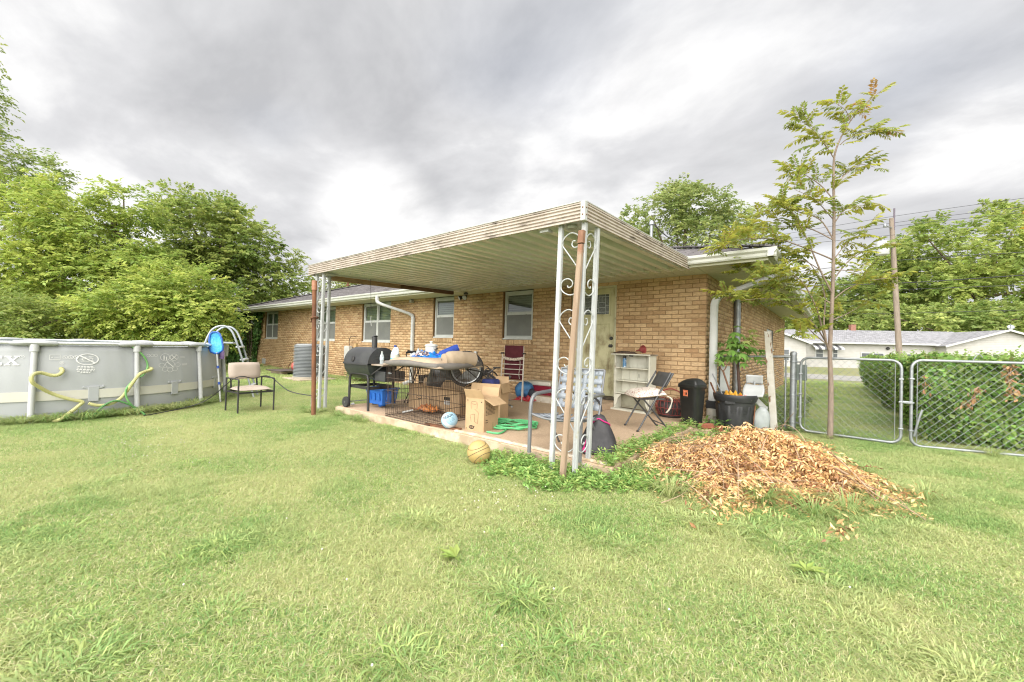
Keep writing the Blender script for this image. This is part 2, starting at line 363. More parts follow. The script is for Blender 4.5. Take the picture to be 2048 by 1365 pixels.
# mortar backing: rear wall, reveals, side walls
g = MB(); DEPTH = 0.11
for a, b, p, q in pieces(XL, 0.0, -0.12, HT, openings): g.add([(a, 0, p), (b, 0, p), (b, 0, q), (a, 0, q)], [(0, 1, 2, 3)])
wall = g.build('wall', mortar, house)
REV = MB()
for a, b, p, q in openings:
    q = min(q, HT)
    for x, d in ((a, 1), (b, -1)): REV.add([(x, 0, p), (x, DEPTH+0.02, p), (x, DEPTH+0.02, q), (x, 0, q)], [(0, 1, 2, 3) if d < 0 else (3, 2, 1, 0)])
    REV.add([(a, 0, p), (b, 0, p), (b, DEPTH+0.02, p), (a, DEPTH+0.02, p)], [(0, 1, 2, 3)])
o = REV.build('reveal', mat('reveal_brick', (0.24, 0.14, 0.06), (0.19, 0.11, 0.05), 8, 0.9, stretch=(1, 1, 3)), wall); o['kind'] = 'stuff'
SW = (WING_Y+4.0, WING_Y+5.55, 1.33, 1.93)
g = MB(); g.add([(0, 0, -0.12), (0, WING_Y, -0.12), (0, WING_Y, HT), (0, 0, HT)], [(0, 1, 2, 3)])
g.add([(0, WING_Y, -0.12), (WING_X, WING_Y, -0.12), (WING_X, WING_Y, HT), (0, WING_Y, HT)], [(0, 1, 2, 3)])
for a, b, p, q in pieces(WING_Y, YB, -0.12, HT, [SW]): g.add([(WING_X, a, p), (WING_X, b, p), (WING_X, b, q), (WING_X, a, q)], [(0, 1, 2, 3)])
side_wall = g.build('side_wall', mortar, house)
g = MB(); g.add([(XL, 0, -0.12), (XL, YB, -0.12), (XL, YB, HT), (XL, 0, HT)], [(3, 2, 1, 0)]); g.add([(XL, YB, -0.12), (WING_X, YB, -0.12), (WING_X, YB, HT), (XL, YB, HT)], [(3, 2, 1, 0)])
g.build('far_wall', mortar, house)
# bricks
PROUD = 0.007; JT = 0.0095
def courses(x0, x1, ops):
    out = []; k = 0; z = HT-34*CH
    while z < HT-0.01:
        zz0, zz1 = z+JT/2, z+CH-JT/2
        off = 0.0 if k % 2 else CW/2; n0 = math.floor((x0-off)/CW)-1; x = n0*CW+off
        while x < x1:
            iv = [(max(x+JT/2, x0), min(x+CW-JT/2, x1))]
            for o in ops:
                if o[2] < (zz0+zz1)/2 < o[3]: iv = [s for p, q in iv for s in ((p, min(q, o[0]-JT/2)), (max(p, o[1]+JT/2), q)) if s[1]-s[0] > 0.02]
            out += [(p, q, zz0, zz1) for p, q in iv if q-p > 0.02]
            x += CW
        z += CH; k += 1
    return out
rear = courses(XL, 0.0, openings)
rear = [b for b in rear if b[3] > 0.0]
rear.sort(key=lambda b: (b[0]-CAM[0])**2+(0-CAM[1])**2)
# the nearest 300 in view as bricks of their own, the rest joined
seen = [b for b in rear if b[2] > 0.12][:300]; rest = [b for b in rear if b not in set(seen)]
bm_cache = {}
def brick_mesh(l, h):
    key = (round(l, 3), round(h, 3))
    if key not in bm_cache:
        b = MB(); x, z = l/2, h/2; c = 0.003; d = PROUD
        b.add([(-x, 0.004, -z), (x, 0.004, -z), (x, 0.004, z), (-x, 0.004, z), (-x+c, -d, -z+c), (x-c, -d, -z+c), (x-c, -d, z-c), (-x+c, -d, z-c)],
              [(4, 5, 6, 7), (0, 1, 5, 4), (1, 2, 6, 5), (2, 3, 7, 6), (3, 0, 4, 7)])
        me = b.mesh('brick'); me.materials.append(brick); bm_cache[key] = me
    return bm_cache[key]
for p, q, z0, z1 in seen:
    o = bpy.data.objects.new('brick', brick_mesh(q-p, z1-z0)); col.objects.link(o); o.parent = wall
    o.location = ((p+q)/2, random.uniform(-0.0015, 0.0012), (z0+z1)/2); o.rotation_euler = (random.uniform(-.006, .006), random.uniform(-.003, .003), random.uniform(-.006, .006))
def join_bricks(lst, fn, name, parent):
    V = []; F = []; c = 0.003
    for p, q, z0, z1 in lst:
        d = PROUD+random.uniform(-0.0012, 0.0015); b = len(V)
        V += [fn(p, 0.004, z0), fn(q, 0.004, z0), fn(q, 0.004, z1), fn(p, 0.004, z1), fn(p+c, -d, z0+c), fn(q-c, -d, z0+c), fn(q-c, -d, z1-c), fn(p+c, -d, z1-c)]
        F += [(b+4, b+5, b+6, b+7), (b, b+1, b+5, b+4), (b+1, b+2, b+6, b+5), (b+2, b+3, b+7, b+6), (b+3, b, b+4, b+7)]
    o = link(name, np_mesh(name, np.array(V), np.array(F)), brick, parent); o['kind'] = 'stuff'; return o
join_bricks(rest, lambda x, y, z: (x, y, z), 'brickwork', wall)
join_bricks([b for b in courses(0.0, WING_Y, []) if b[3] > 0], lambda x, y, z: (0.0-y, x, z), 'brickwork', side_wall)
join_bricks([b for b in courses(0.0, WING_X, []) if b[3] > 0], lambda x, y, z: (x, WING_Y+y, z), 'brickwork', side_wall)
join_bricks([b for b in courses(WING_Y, YB, [SW]) if b[3] > 0], lambda x, y, z: (WING_X-y, x, z), 'brickwork', side_wall)
# windows
glass = glass_mat('window_glass', (0.62, 0.68, 0.63), 0.10)
screen = mat('insect_screen', (0.20, 0.205, 0.19), (0.17, 0.175, 0.165), 3, 0.8, alpha=0.78)
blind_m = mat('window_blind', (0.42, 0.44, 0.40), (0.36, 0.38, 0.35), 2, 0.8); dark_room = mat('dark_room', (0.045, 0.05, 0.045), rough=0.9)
def window(a, b, z0, double, y=0.05, sashes=2):
    z1 = 2.515; W = MB(); fr = 0.045
    W.span(a, a+fr, y, y+0.055, z0, z1); W.span(b-fr, b, y, y+0.055, z0, z1); W.span(a+fr, b-fr, y, y+0.055, z1-fr-0.02, z1); W.span(a+fr, b-fr, y, y+0.055, z0, z0+fr)
    wn = W.build('window', win_white, house, bevel=0.005)
    W = MB(); W.span(a-0.012, b+0.012, y-0.05, y+0.03, z0-0.028, z0+0.006); W.build('sill', win_white, wn, bevel=0.005)
    cols = [(a+fr, b-fr)]
    if double:
        m = (a+b)/2; W = MB(); W.span(m-0.035, m+0.035, y+0.003, y+0.05, z0+fr, z1-fr-0.02); W.build('mullion', win_white, wn, bevel=0.004); cols = [(a+fr, m-0.035), (m+0.035, b-fr)]
    zm = z0+fr+(z1-z0-2*fr)*0.52
    for p, q in cols:
        for k, (s0, s1, yy) in enumerate(((z0+fr+0.001, zm-0.018, y+0.022), (zm+0.018, z1-fr-0.021, y+0.036))):
            S = MB(); w = 0.028
            S.span(p+.001, p+w, yy-0.01, yy+0.012, s0, s1); S.span(q-w, q-.001, yy-0.01, yy+0.012, s0, s1); S.span(p+w, q-w, yy-0.01, yy+0.012, s0, s0+w+0.01*(k == 0)); S.span(p+w, q-w, yy-0.01, yy+0.012, s1-w, s1)
            S.build('sash', win_white, wn, bevel=0.003)
            G = MB(); G.add([(p+w, yy, s0+w), (q-w, yy, s0+w), (q-w, yy, s1-w), (p+w, yy, s1-w)], [(0, 1, 2, 3)]); G.build('pane', glass, wn)
            if k == 0:
                G = MB(); G.add([(p+w*0.6, yy-0.013, s0+w*0.6), (q-w*0.6, yy-0.013, s0+w*0.6), (q-w*0.6, yy-0.013, s1-0.005), (p+w*0.6, yy-0.013, s1-0.005)], [(0, 1, 2, 3)]); G.build('insect_screen', screen, wn)
        S = MB(); S.span(p, q, y+0.016, y+0.045, zm-0.0175, zm+0.0175); S.build('meeting_rail', win_white, wn, bevel=0.003)
        # blind behind the glass, hung unevenly
        zb = z0+0.08
        Bd = MB(); z = z1-0.06; i = 0
        while z > zb:
            Bd.add([(p, y+0.062, z-0.052), (q, y+0.062, z-0.052+random.uniform(-.002, .002)), (q, y+0.085, z), (p, y+0.085, z)], [(0, 1, 2, 3)]); z -= 0.055
        ob = Bd.build('blind', blind_m, wn); ob['kind'] = 'stuff'
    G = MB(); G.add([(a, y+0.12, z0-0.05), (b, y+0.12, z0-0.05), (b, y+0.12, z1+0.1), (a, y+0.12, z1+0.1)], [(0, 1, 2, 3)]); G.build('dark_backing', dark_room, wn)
    # rowlock sill bricks
    n = max(2, round((b-a+0.06)/0.0755)); w = (b-a+0.02)/n
    for i in range(n):
        x = a-0.01+(i+0.5)*w; s = MB(); s.box((x, 0.018, z0-0.028-0.05), (w-0.009, 0.09, 0.095), Matrix.Rotation(R(8), 3, 'X')); s.build('sill_brick', brick, wn)
win_white = mat('window_paint', (0.50, 0.515, 0.50), (0.44, 0.455, 0.425), 4, 0.5, c3=(0.28, 0.295, 0.25), scale3=9, lo3=0.6, hi3=0.74)
for k, (a, b, z) in WINS.items(): window(a+0.02, b-0.02, z, k in 'ABC')
# small side window
y0, y1, z0, z1 = SW; x = WING_X-0.03
W = MB(); W.span(x-0.03, x+0.01, y0, y0+0.05, z0, z1); W.span(x-0.03, x+0.01, y1-0.05, y1, z0, z1); W.span(x-0.03, x+0.01, y0+.05, y1-.05, z0, z0+0.05); W.span(x-0.03, x+0.01, y0+.05, y1-.05, z1-0.05, z1); W.span(x-0.03, x+0.008, (y0+y1)/2-0.025, (y0+y1)/2+0.025, z0+.05, z1-.05)
wn = W.build('window', white, house); W = MB(); W.span(x-0.03, x+0.06, y0-0.03, y1+0.03, z0-0.045, z0-0.002); W.build('sill', white, wn)
for a, b in ((y0+.05, (y0+y1)/2-.025), ((y0+y1)/2+.025, y1-.05)): G = MB(); G.add([(x-0.02, a, z0+.05), (x-0.02, b, z0+.05), (x-0.02, b, z1-.05), (x-0.02, a, z1-.05)], [(0, 1, 2, 3)]); G.build('pane', mat('dark_pane', (0.06, 0.07, 0.07), rough=0.08, spec=0.6), wn)
# door
dm = mat('stained_door', (0.55, 0.53, 0.33), (0.48, 0.46, 0.28), 2.5, 0.6, c3=(0.17, 0.125, 0.055), scale3=2.6, lo3=0.50, hi3=0.72, amt3=0.85, stretch3=(1.2, 1, 0.8))
a, b, p, q = DOOR; Y = 0.05
g = MB(); g.span(a, a+0.05, Y-0.02, Y+0.08, p, q); g.span(b-0.05, b, Y-0.02, Y+0.08, p, q); g.span(a+.05, b-.05, Y-0.02, Y+0.08, q-0.055, q); frame = g.build('door_frame', mat('door_trim', (0.60, 0.59, 0.42), (0.5, 0.48, 0.33), 5, 0.6, c3=(0.2, 0.15, 0.08), scale3=6, lo3=0.6, hi3=0.7), house, bevel=0.006)
g = MB(); da, db, d0, d1 = a+0.055, b-0.055, p+0.03, q-0.058; yd = Y+0.035
lite = (da+0.13, db-0.13, 1.90, 2.31)
# slab as strips round the light, then raised panel mouldings
g.span(da, lite[0], yd, yd+0.045, d0, d1); g.span(lite[1], db, yd, yd+0.045, d0, d1); g.span(lite[0], lite[1], yd, yd+0.045, d0, lite[2]); g.span(lite[0], lite[1], yd, yd+0.045, lite[3], d1)
door = g.build('door', dm, house)
def mould(x0, x1, z0, z1, w=0.022, pr=0.012, name='moulding'):
    s = MB(); s.span(x0, x0+w, yd-pr, yd+0.002, z0, z1); s.span(x1-w, x1, yd-pr, yd+0.002, z0, z1); s.span(x0+w, x1-w, yd-pr, yd+0.002, z0, z0+w); s.span(x0+w, x1-w, yd-pr, yd+0.002, z1-w, z1); s.build(name, dm, door, bevel=0.005)
mould(lite[0]-0.03, lite[1]+0.03, lite[2]-0.03, lite[3]+0.03, 0.035, 0.018)
mid = (da+db)/2
for x0, x1 in ((da+0.12, mid-0.05), (mid+0.05, db-0.12)): mould(x0, x1, 0.72, 1.72); mould(x0+0.05, x1-0.05, 0.79, 1.65, 0.016, 0.007)
g = MB(); g.add([(lite[0], yd+0.02, lite[2]), (lite[1], yd+0.02, lite[2]), (lite[1], yd+0.02, lite[3]), (lite[0], yd+0.02, lite[3])], [(0, 1, 2, 3)]); g.build('leaded_pane', mat('leaded_glass', (0.075, 0.085, 0.08), (0.14, 0.155, 0.15), 35, 0.14, spec=0.6, bump=0.4, bscale=40), door)
g = MB(); lx, lz = lite[1]-lite[0], lite[3]-lite[2]
cames = [((0.0, .12), (1, .12)), ((0, .88), (1, .88)), ((.15, 0), (.15, 1)), ((.85, 0), (.85, 1)), ((.38, .12), (.38, .88)), ((.62, .12), (.62, .88)), ((.15, .4), (.38, .4)), ((.15, .66), (.38, .66)), ((.62, .34), (.85, .34)), ((.62, .6), (.85, .6)), ((.38, .3), (.62, .3)), ((.38, .72), (.62, .72)), ((.5, .3), (.5, .72)), ((0, .5), (.15, .5)), ((.85, .45), (1, .45)), ((.27, .12), (.27, .4)), ((.73, .6), (.73, .88))]
for u, v in cames: g.bar((lite[0]+u[0]*lx, yd+0.016, lite[2]+u[1]*lz), (lite[0]+v[0]*lx, yd+0.016, lite[2]+v[1]*lz), 0.008, 0.006, (0, 1, 0))
o = g.build('lead_came', mat('lead', (0.42, 0.45, 0.44), rough=0.4, metal=0.5), door); o['kind'] = 'stuff'
for z in (1.27, 1.42):
    g = MB(); rx = Matrix.Rotation(R(90), 3, 'X'); g.lathe([(0.034, 0), (0.034, 0.012), (0.012, 0.016), (0.012, 0.04), (0.03, 0.05), (0.032, 0.066), (0.02, 0.078)] if z < 1.3 else [(0.034, 0), (0.034, 0.018), (0.026, 0.03)], 18, (db-0.075, yd, z), rx); g.build('door_knob' if z < 1.3 else 'deadbolt', black_metal, door)
g = MB(); g.span(a, b, -0.06, 0.10, p-0.06, p+0.028); g.build('threshold', mat('dark_threshold', (0.05, 0.04, 0.03), (0.1, 0.08, 0.05), 6, 0.7), house, bevel=0.006)
# soffit panels, fascia, gutters
OR, OS, OL = 0.80, 0.97, 0.25; EX0, EX1 = XL-OL, OS
pm = None
def soffit_mesh(w, d):
    s = MB(); t = 0.012
    for i in range(2):
        x0 = -w/2+i*w/2+0.004; x1 = -w/2+(i+1)*w/2-0.004; s.add([(x0, 0, 0), (x1, 0, 0), (x1, d, 0), (x0, d, 0), (x0, 0, t), (x1, 0, t), (x1, d, t), (x0, d, t)], [(3, 2, 1, 0), (0, 1, 5, 4), (2, 3, 7, 6), (1, 2, 6, 5), (3, 0, 4, 7)])
    s.add([(-w/2, 0, t), (w/2, 0, t), (w/2, d, t), (-w/2, d, t)], [(3, 2, 1, 0)])
    me = s.mesh('soffit_panel'); me.materials.append(cream); return me
PWD = 0.30; sm = soffit_mesh(PWD, OR-0.03); n = int((EX1-EX0)/PWD)
for i in range(n):
    o = bpy.data.objects.new('soffit_panel', sm); col.objects.link(o); o.parent = house; o.location = (EX1-OS+0.0-(i+0.5)*PWD, -OR+0.025, HT-0.008)
sm2 = soffit_mesh(PWD, OS-0.03)
for i in range(int((YB+OR)/PWD)):
    o = bpy.data.objects.new('soffit_panel', sm2); col.objects.link(o); o.parent = house; o.location = (OS-0.025, -OR+0.03+(i+0.5)*PWD, HT-0.008); o.rotation_euler = (0, 0, R(90))
g = MB(); g.span(EX0, EX1-0.02, -OR, -OR+0.022, HT-0.03, HT+0.13); g.build('fascia', cream, house); g = MB(); g.span(EX1-0.022, EX1, -OR, YB, HT-0.03, HT+0.13); g.build('fascia', cream, house)
gut = [(0, 0.0), (0.065, 0.0), (0.075, 0.02), (0.078, 0.055), (0.105, 0.085), (0.108, 0.118), (0.098, 0.124), (0.095, 0.10), (0.012, 0.10), (0, 0.115)]
gm = mat('gutter_white', (0.50, 0.51, 0.47), (0.44, 0.45, 0.40), 1.5, 0.4, c3=(0.36, 0.36, 0.28), scale3=5, lo3=0.62, hi3=0.8, stretch3=(0.3, 1, 3))
g = MB(); g.prof(gut, (EX0, -OR-0.001, HT+0.005), (EX1+0.10, -OR-0.001, HT+0.005), (0, -1, 0), (0, 0, 1)); g.build('gutter', gm, house)
g = MB(); g.prof(gut, (EX1+0.001, -OR-0.108, HT+0.005), (EX1+0.001, YB, HT+0.005), (1, 0, 0), (0, 0, 1)); g.build('gutter', gm, house)
# hip roof in shingle courses
SL = 1/3.0; ex = 0.15; y_e, x_r, x_l = -OR-0.05, EX1+0.05, EX0-0.05; ZE = HT+0.125; YR = 5.6
shg = bpy.data.materials.new('roof_shingles'); shg.use_nodes = True
def shingle_nodes(m, ca, cb_):
    nt = m.node_tree; nd, lk = nt.nodes, nt.links; b = nd['Principled BSDF']; b.inputs['Roughness'].default_value = 0.95; b.inputs['Specular IOR Level'].default_value = 0.15
    tc = nd.new('ShaderNodeTexCoord'); br = nd.new('ShaderNodeTexBrick'); mp = nd.new('ShaderNodeMapping'); lk.new(tc.outputs['Object'], mp.inputs[0]); lk.new(mp.outputs[0], br.inputs['Vector'])
    br.inputs['Scale'].default_value = 1.0; br.inputs['Brick Width'].default_value = 0.31; br.inputs['Row Height'].default_value = 0.1425; br.inputs['Mortar Size'].default_value = 0.006; br.inputs['Color1'].default_value = (*ca, 1); br.inputs['Color2'].default_value = (*cb_, 1); br.inputs['Mortar'].default_value = (0.05, 0.048, 0.05, 1)
    n = nd.new('ShaderNodeTexNoise'); n.inputs['Scale'].default_value = 4; n.inputs['Detail'].default_value = 8; lk.new(tc.outputs['Object'], n.inputs['Vector']); hv = nd.new('ShaderNodeHueSaturation'); lk.new(br.outputs['Color'], hv.inputs['Color'])
    r = nd.new('ShaderNodeMapRange'); lk.new(n.outputs['Fac'], r.inputs[0]); r.inputs[1].default_value = 0.3; r.inputs[2].default_value = 0.7; r.inputs[3].default_value = 0.7; r.inputs[4].default_value = 1.3; lk.new(r.outputs[0], hv.inputs['Value']); lk.new(hv.outputs[0], b.inputs['Base Color'])
shingle_nodes(shg, (0.115, 0.107, 0.11), (0.18, 0.168, 0.172))
def hip_slope(g, e0, e1, inward, run, d0, d1):
    """stepped courses from the eave edge e0-e1 climbing inward; d0/d1: how far each end moves along the edge per metre climbed"""
    e0, e1, inward = Vector(e0), Vector(e1), Vector(inward); along = (e1-e0).normalized(); V = []; F = []; n = int(run/(ex*0.95))
    for i in range(n+1):
        t = min(run, i*run/n)
        for lift in ((0.0, 0.012) if i else (0.012,)):
            V += [e0+inward*t+along*d0*t+Vector((0, 0, SL*t+lift)), e1+inward*t-along*d1*t+Vector((0, 0, SL*t+lift))]
    # order per row: upper edge of the course below (0.012 proud), then tucked start
    rows = len(V)//2
    for i in range(rows-1): F.append((2*i, 2*i+1, 2*i+3, 2*i+2))
    g.add(V, F)
run = YR-y_e
g = MB(); hip_slope(g, (x_l, y_e, ZE), (x_r, y_e, ZE), (0, 1, 0), run, 1, 1)
hip_slope(g, (x_r, y_e, ZE), (x_r, y_e+2*run, ZE), (-1, 0, 0), run, 1, 1)
hip_slope(g, (x_l, y_e+2*run, ZE), (x_l, y_e, ZE), (1, 0, 0), run, 1, 1)
hip_slope(g, (x_r, y_e+2*run, ZE), (x_l, y_e+2*run, ZE), (0, -1, 0), run, 1, 1)
roof = g.build('roof', shg, house)
g = MB()
for e0, s in (((x_r, y_e), -1), ((x_l, y_e), 1)): g.bar((e0[0], e0[1], ZE+0.03), (e0[0]+s*run, e0[1]+run, ZE+0.03+SL*run), 0.22, 0.025)
g.bar((x_l+run, YR, ZE+0.03+SL*run), (x_r-run, YR, ZE+0.03+SL*run), 0.22, 0.03); g.build('ridge_cap', shg, roof)
def vent_pipe(px, py, Y, h, r, m, name='vent_pipe'):
    z = ZE+SL*(Y-y_e); p = onY(px, py, Y); g = MB(); g.lathe([(r*1.9, z-0.02), (r*1.6, z+0.06), (r, z+0.08), (r, p.z), (r*1.25, p.z), (r*1.25, p.z+0.03)], 12, (p.x, Y, 0)); g.build(name, m, roof)
vent_pipe(696, 562, 4.6, 0.3, 0.055, rust)
# electric service mast with its bent head, right of the porch roof
mx, my = -2.3, 1.4; zt = onY(1303, 452, my); g = MB(); g.lathe([(0.034, 2.9), (0.034, zt.z)], 10, (zt.x, my, 0)); g.lathe([(0.034, zt.z), (0.06, zt.z+0.02), (0.055, zt.z+0.08), (0.02, zt.z+0.12)], 10, (zt.x, my, 0)); g.build('service_mast', galv, roof)
MAST = Vector((zt.x, my, zt.z))
# downspouts: porch-left one from the gutter bent back to the wall, and the corner one
dsp = [(-0.04, -0.03), (0.04, -0.03), (0.04, 0.03), (-0.04, 0.03)]
def downspout(path, name='downspout', w=0.085, d=0.065):
    g = MB(); P = catmull(path, 5); g.tube(P, w/2, 12, flat=d/w, up=None); return g
g = MB(); xa, xb = -8.55, -7.93
P = [Vector((xa, -OR-0.05, HT+0.02)), Vector((xa, -OR-0.05, HT-0.10)), Vector((xa+0.08, -OR+0.03, HT-0.2)), Vector((xb-0.08, -0.14, HT-0.44)), Vector((xb, -0.055, HT-0.58)), Vector((xb, -0.055, HT-0.8)), Vector((xb, -0.055, 0.22)), Vector((xb, -0.075, 0.13)), Vector((xb-0.1, -0.26, 0.05))]
def sq_sweep(path, w, d):
    g = MB(); m = len(path); V = []
    for i, p in enumerate(path):
        t = (path[min(i+1, m-1)]-path[max(i-1, 0)]).normalized(); x = Vector((1, 0, 0)) if abs(t.x) < 0.8 else Vector((0, 1, 0)); x = (x-t*x.dot(t)).normalized(); y = t.cross(x)
        for k in range(16):
            a = 2*math.pi*(k+0.5)/16; ca, sa = math.cos(a), math.sin(a); q = max(abs(ca), abs(sa)); rr = 1/q*0.97 if q > 0.75 else 1.28
            flute = 1-0.05*(k % 2)
            V.append(p+x*ca*rr*w/2*flute+y*sa*rr*d/2*flute)
    F = [(i*16+k, i*16+(k+1) % 16, (i+1)*16+(k+1) % 16, (i+1)*16+k) for i in range(m-1) for k in range(16)]+[tuple(range(15, -1, -1)), tuple((m-1)*16+k for k in range(16))]
    g.add(V, F, True); return g
sq_sweep(catmull(P, 4), 0.105, 0.08).build('downspout', white, house)
X = 0.135; P = [Vector((EX1+0.05, -0.12, HT+0.02)), Vector((EX1+0.04, -0.12, HT-0.06)), Vector((EX1-0.06, -0.115, HT-0.17)), Vector((X+0.38, -0.09, HT-0.31)), Vector((X+0.10, -0.07, HT-0.40)), Vector((X+0.015, -0.062, HT-0.50)), Vector((X, -0.06, HT-0.66)), Vector((X, -0.06, 1.5)), Vector((X, -0.06, 0.40))]
sq_sweep(catmull(P, 5), 0.115, 0.085).build('downspout', white, house)
g = MB(); g.span(X-0.085, X+0.085, -0.13, 0.02, 0.27, 0.40); g.build('drain_adapter', black_plastic, house, bevel=0.01)
g = MB(); g.lathe([(0.088, -0.05), (0.088, 0.27), (0.07, 0.275)], 18, (X, -0.06, 0)); g.build('drain_tile', mat('pale_tile', (0.48, 0.46, 0.40), (0.36, 0.34, 0.29), 6, 0.8, c3=(0.2, 0.17, 0.1), scale3=5), house)
# conduit in the recess of the side wall
g = MB(); g.lathe([(0.065, 0.0), (0.065, HT-0.02)], 14, (0.075, WING_Y-0.16, 0)); g.build('conduit', galv, house)
# wall fittings: flood lamp, outlet, foundation vent, small bell, meter box
p = onY(945, 590, -0.12); g = MB(); g.lathe([(0.06, 0), (0.06, 0.03), (0.02, 0.05)], 14, (p.x, -0.35, HT-0.06)); fl = g.build('floodlight', mat('dark_bronze', (0.05, 0.045, 0.04), rough=0.5), house)
for dx, a in ((-0.12, -35), (0.06, 20)):
    rot = Matrix.Rotation(R(a), 3, 'Z') @ Matrix.Rotation(R(118), 3, 'X'); c = Vector((p.x+dx*0.5, -0.36, HT-0.10)); g = MB(); g.lathe([(0.018, -0.02), (0.022, 0.03), (0.05, 0.08), (0.062, 0.13)], 14, c, rot, caps=False); g.build('lamp_shade', MATS['dark_bronze'], fl)
    g = MB(); g.lathe([(0.06, 0.122), (0.045, 0.138), (0.0, 0.142)], 14, c, rot); g.build('bulb', white, fl)
p = onY(952, 711, -0.01); g = MB(); g.box((p.x, -0.03, p.z), (0.09, 0.05, 0.2)); o = g.build('outlet', white, house, bevel=0.008); g = MB(); g.box((p.x, -0.058, p.z-0.04), (0.06, 0.02, 0.05)); g.box((p.x, -0.058, p.z+0.04), (0.06, 0.02, 0.05)); g.build('outlet_cover', galv, o)
g = MB(); g.tube(catmull([(p.x-0.02, -0.03, p.z-0.14), (p.x+0.02, -0.06, p.z-0.16), (p.x+0.05, -0.06, p.z-0.2)], 4), 0.012, 6); g.build('spigot', black_metal, house)
p = onY(528, 722, -0.01); g = MB(); g.box((p.x, -0.02, 0.22), (0.36, 0.04, 0.24)); o = g.build('foundation_vent', white, house, bevel=0.01); g = MB()
for i in range(5): g.box((p.x, -0.042, 0.14+i*0.04), (0.28, 0.01, 0.02))
g.build('vent_slot', mat('grey_slot', (0.3, 0.3, 0.29)), o)
p = onY(826, 603, -0.02); g = MB(); g.lathe([(0.05, 0), (0.05, 0.02), (0.02, 0.04), (0.055, 0.06), (0.055, 0.10)], 12, (p.x, -0.02, p.z), Matrix.Rotation(R(90), 3, 'X')); g.build('wall_lamp', mat('clear_plastic_grey', (0.45, 0.43, 0.38), rough=0.3), house)

# ================================================================== PATIO COVER
cover = thing('patio_cover', 'flat corrugated metal patio roof on white scrollwork posts', 'patio roof', (-2.8, -2.4, 0))
pan_m = mat('pan_underside', (0.76, 0.80, 0.735), (0.68, 0.715, 0.65), 1.3, 0.3, metal=0.35, c3=(0.45, 0.465, 0.38), scale3=2.2, lo3=0.52, hi3=0.78, amt3=0.6, stretch3=(1, 0.25, 1))
fas_m = mat('fascia_mildew', (0.48, 0.425, 0.375), (0.39, 0.335, 0.285), 5, 0.6, c3=(0.075, 0.058, 0.045), scale3=2.2, lo3=0.55, hi3=0.70, amt3=0.75, stretch3=(1.6, 1.6, 6))
trim_m = mat('aluminium_trim', (0.46, 0.47, 0.45), (0.39, 0.40, 0.37), 4, 0.4, c3=(0.3, 0.22, 0.14), scale3=7, lo3=0.62, hi3=0.7)
CX0, CX1, CYF, CYB = -5.56, -0.09, -4.10, -0.74
def zu(y): return 2.40+(y-CYF)/(CYB-CYF)*0.10     # underside of the pans
n = 27; pw = (CX1-CX0-0.06)/n
for i in range(n):
    x = CX0+0.03+i*pw; g = MB(); t = 0.003; e = 0.0
    pr = [(0.0, 0.085), (pw*0.23, 0.085), (pw*0.31, 0.0), (pw*0.69, 0.0), (pw*0.77, 0.085), (pw, 0.085)]
    top = [(a, b+0.004) for a, b in reversed(pr)]
    g.prof(pr+top, (x, CYF+0.04, zu(CYF+0.04)), (x, CYB+0.16, zu(CYB+0.16)), (1, 0, 0), (0, 0, 1)); g.build('roof_pan', pan_m, cover, world=True)
# ribbed fascia on the front, the right and the left
fp = [(0.0, 0.0), (0.022, 0.0), (0.022, 0.016)]
zz = 0.016
for k in range(4):
    h = 0.0335; fp += [(0.004, zz+0.003), (0.006, zz+0.010), (0.020, zz+0.016), (0.020, zz+h-0.004), (0.004, zz+h)]; zz += h
fp += [(0.022, zz+0.004), (0.022, zz+0.020), (0.0, zz+0.020)]
ZB = 2.375
fa = MB(); fa.prof(fp, (CX0, CYF, ZB), (CX1-0.02, CYF, ZB), (0, -1, 0), (0, 0, 1)); fa.build('fascia', fas_m, cover, world=True)
fa = MB(); fa.prof([(x, y*(1.0)) for x, y in fp], (CX1, CYF+0.02, ZB), (CX1, CYB, ZB+0.10), (1, 0, 0), (0, 0, 1)); fa.build('fascia', fas_m, cover, world=True)
fa = MB(); fa.prof(fp, (CX0, CYB, ZB+0.10), (CX0, CYF, ZB), (-1, 0, 0), (0, 0, 1)); fa.build('fascia', fas_m, cover, world=True)
fh = zz+0.020
g = MB(); g.span(CX1-0.022, CX1+0.026, CYF-0.026, CYF+0.022, ZB-0.004, ZB+fh+0.004); cc = g.build('corner_cap', trim_m, cover, world=True, bevel=0.004)
g = MB()
for dz in (0.05, 0.115):
    g.lathe([(0.008, 0), (0.006, 0.004)], 8, (CX1+0.002, CYF-0.026, ZB+dz), Matrix.Rotation(R(90), 3, 'X'))
    g.lathe([(0.008, 0), (0.006, 0.004)], 8, (CX1+0.026, CYF-0.002, ZB+dz), Matrix.Rotation(R(90), 3, 'Y'))
g.build('rusty_screw', rust, cc, world=True)
g = MB(); g.span(CX0-0.02, CX1-0.03, CYF-0.030, CYF-0.003, ZB+fh, ZB+fh+0.009); g.build('drip_edge', trim_m, cover, world=True)
g = MB(); g.bar((CX1+0.012, CYF, ZB+fh+0.0045), (CX1+0.012, CYB, ZB+fh+0.105), 0.027, 0.009); g.build('drip_edge', trim_m, cover, world=True)
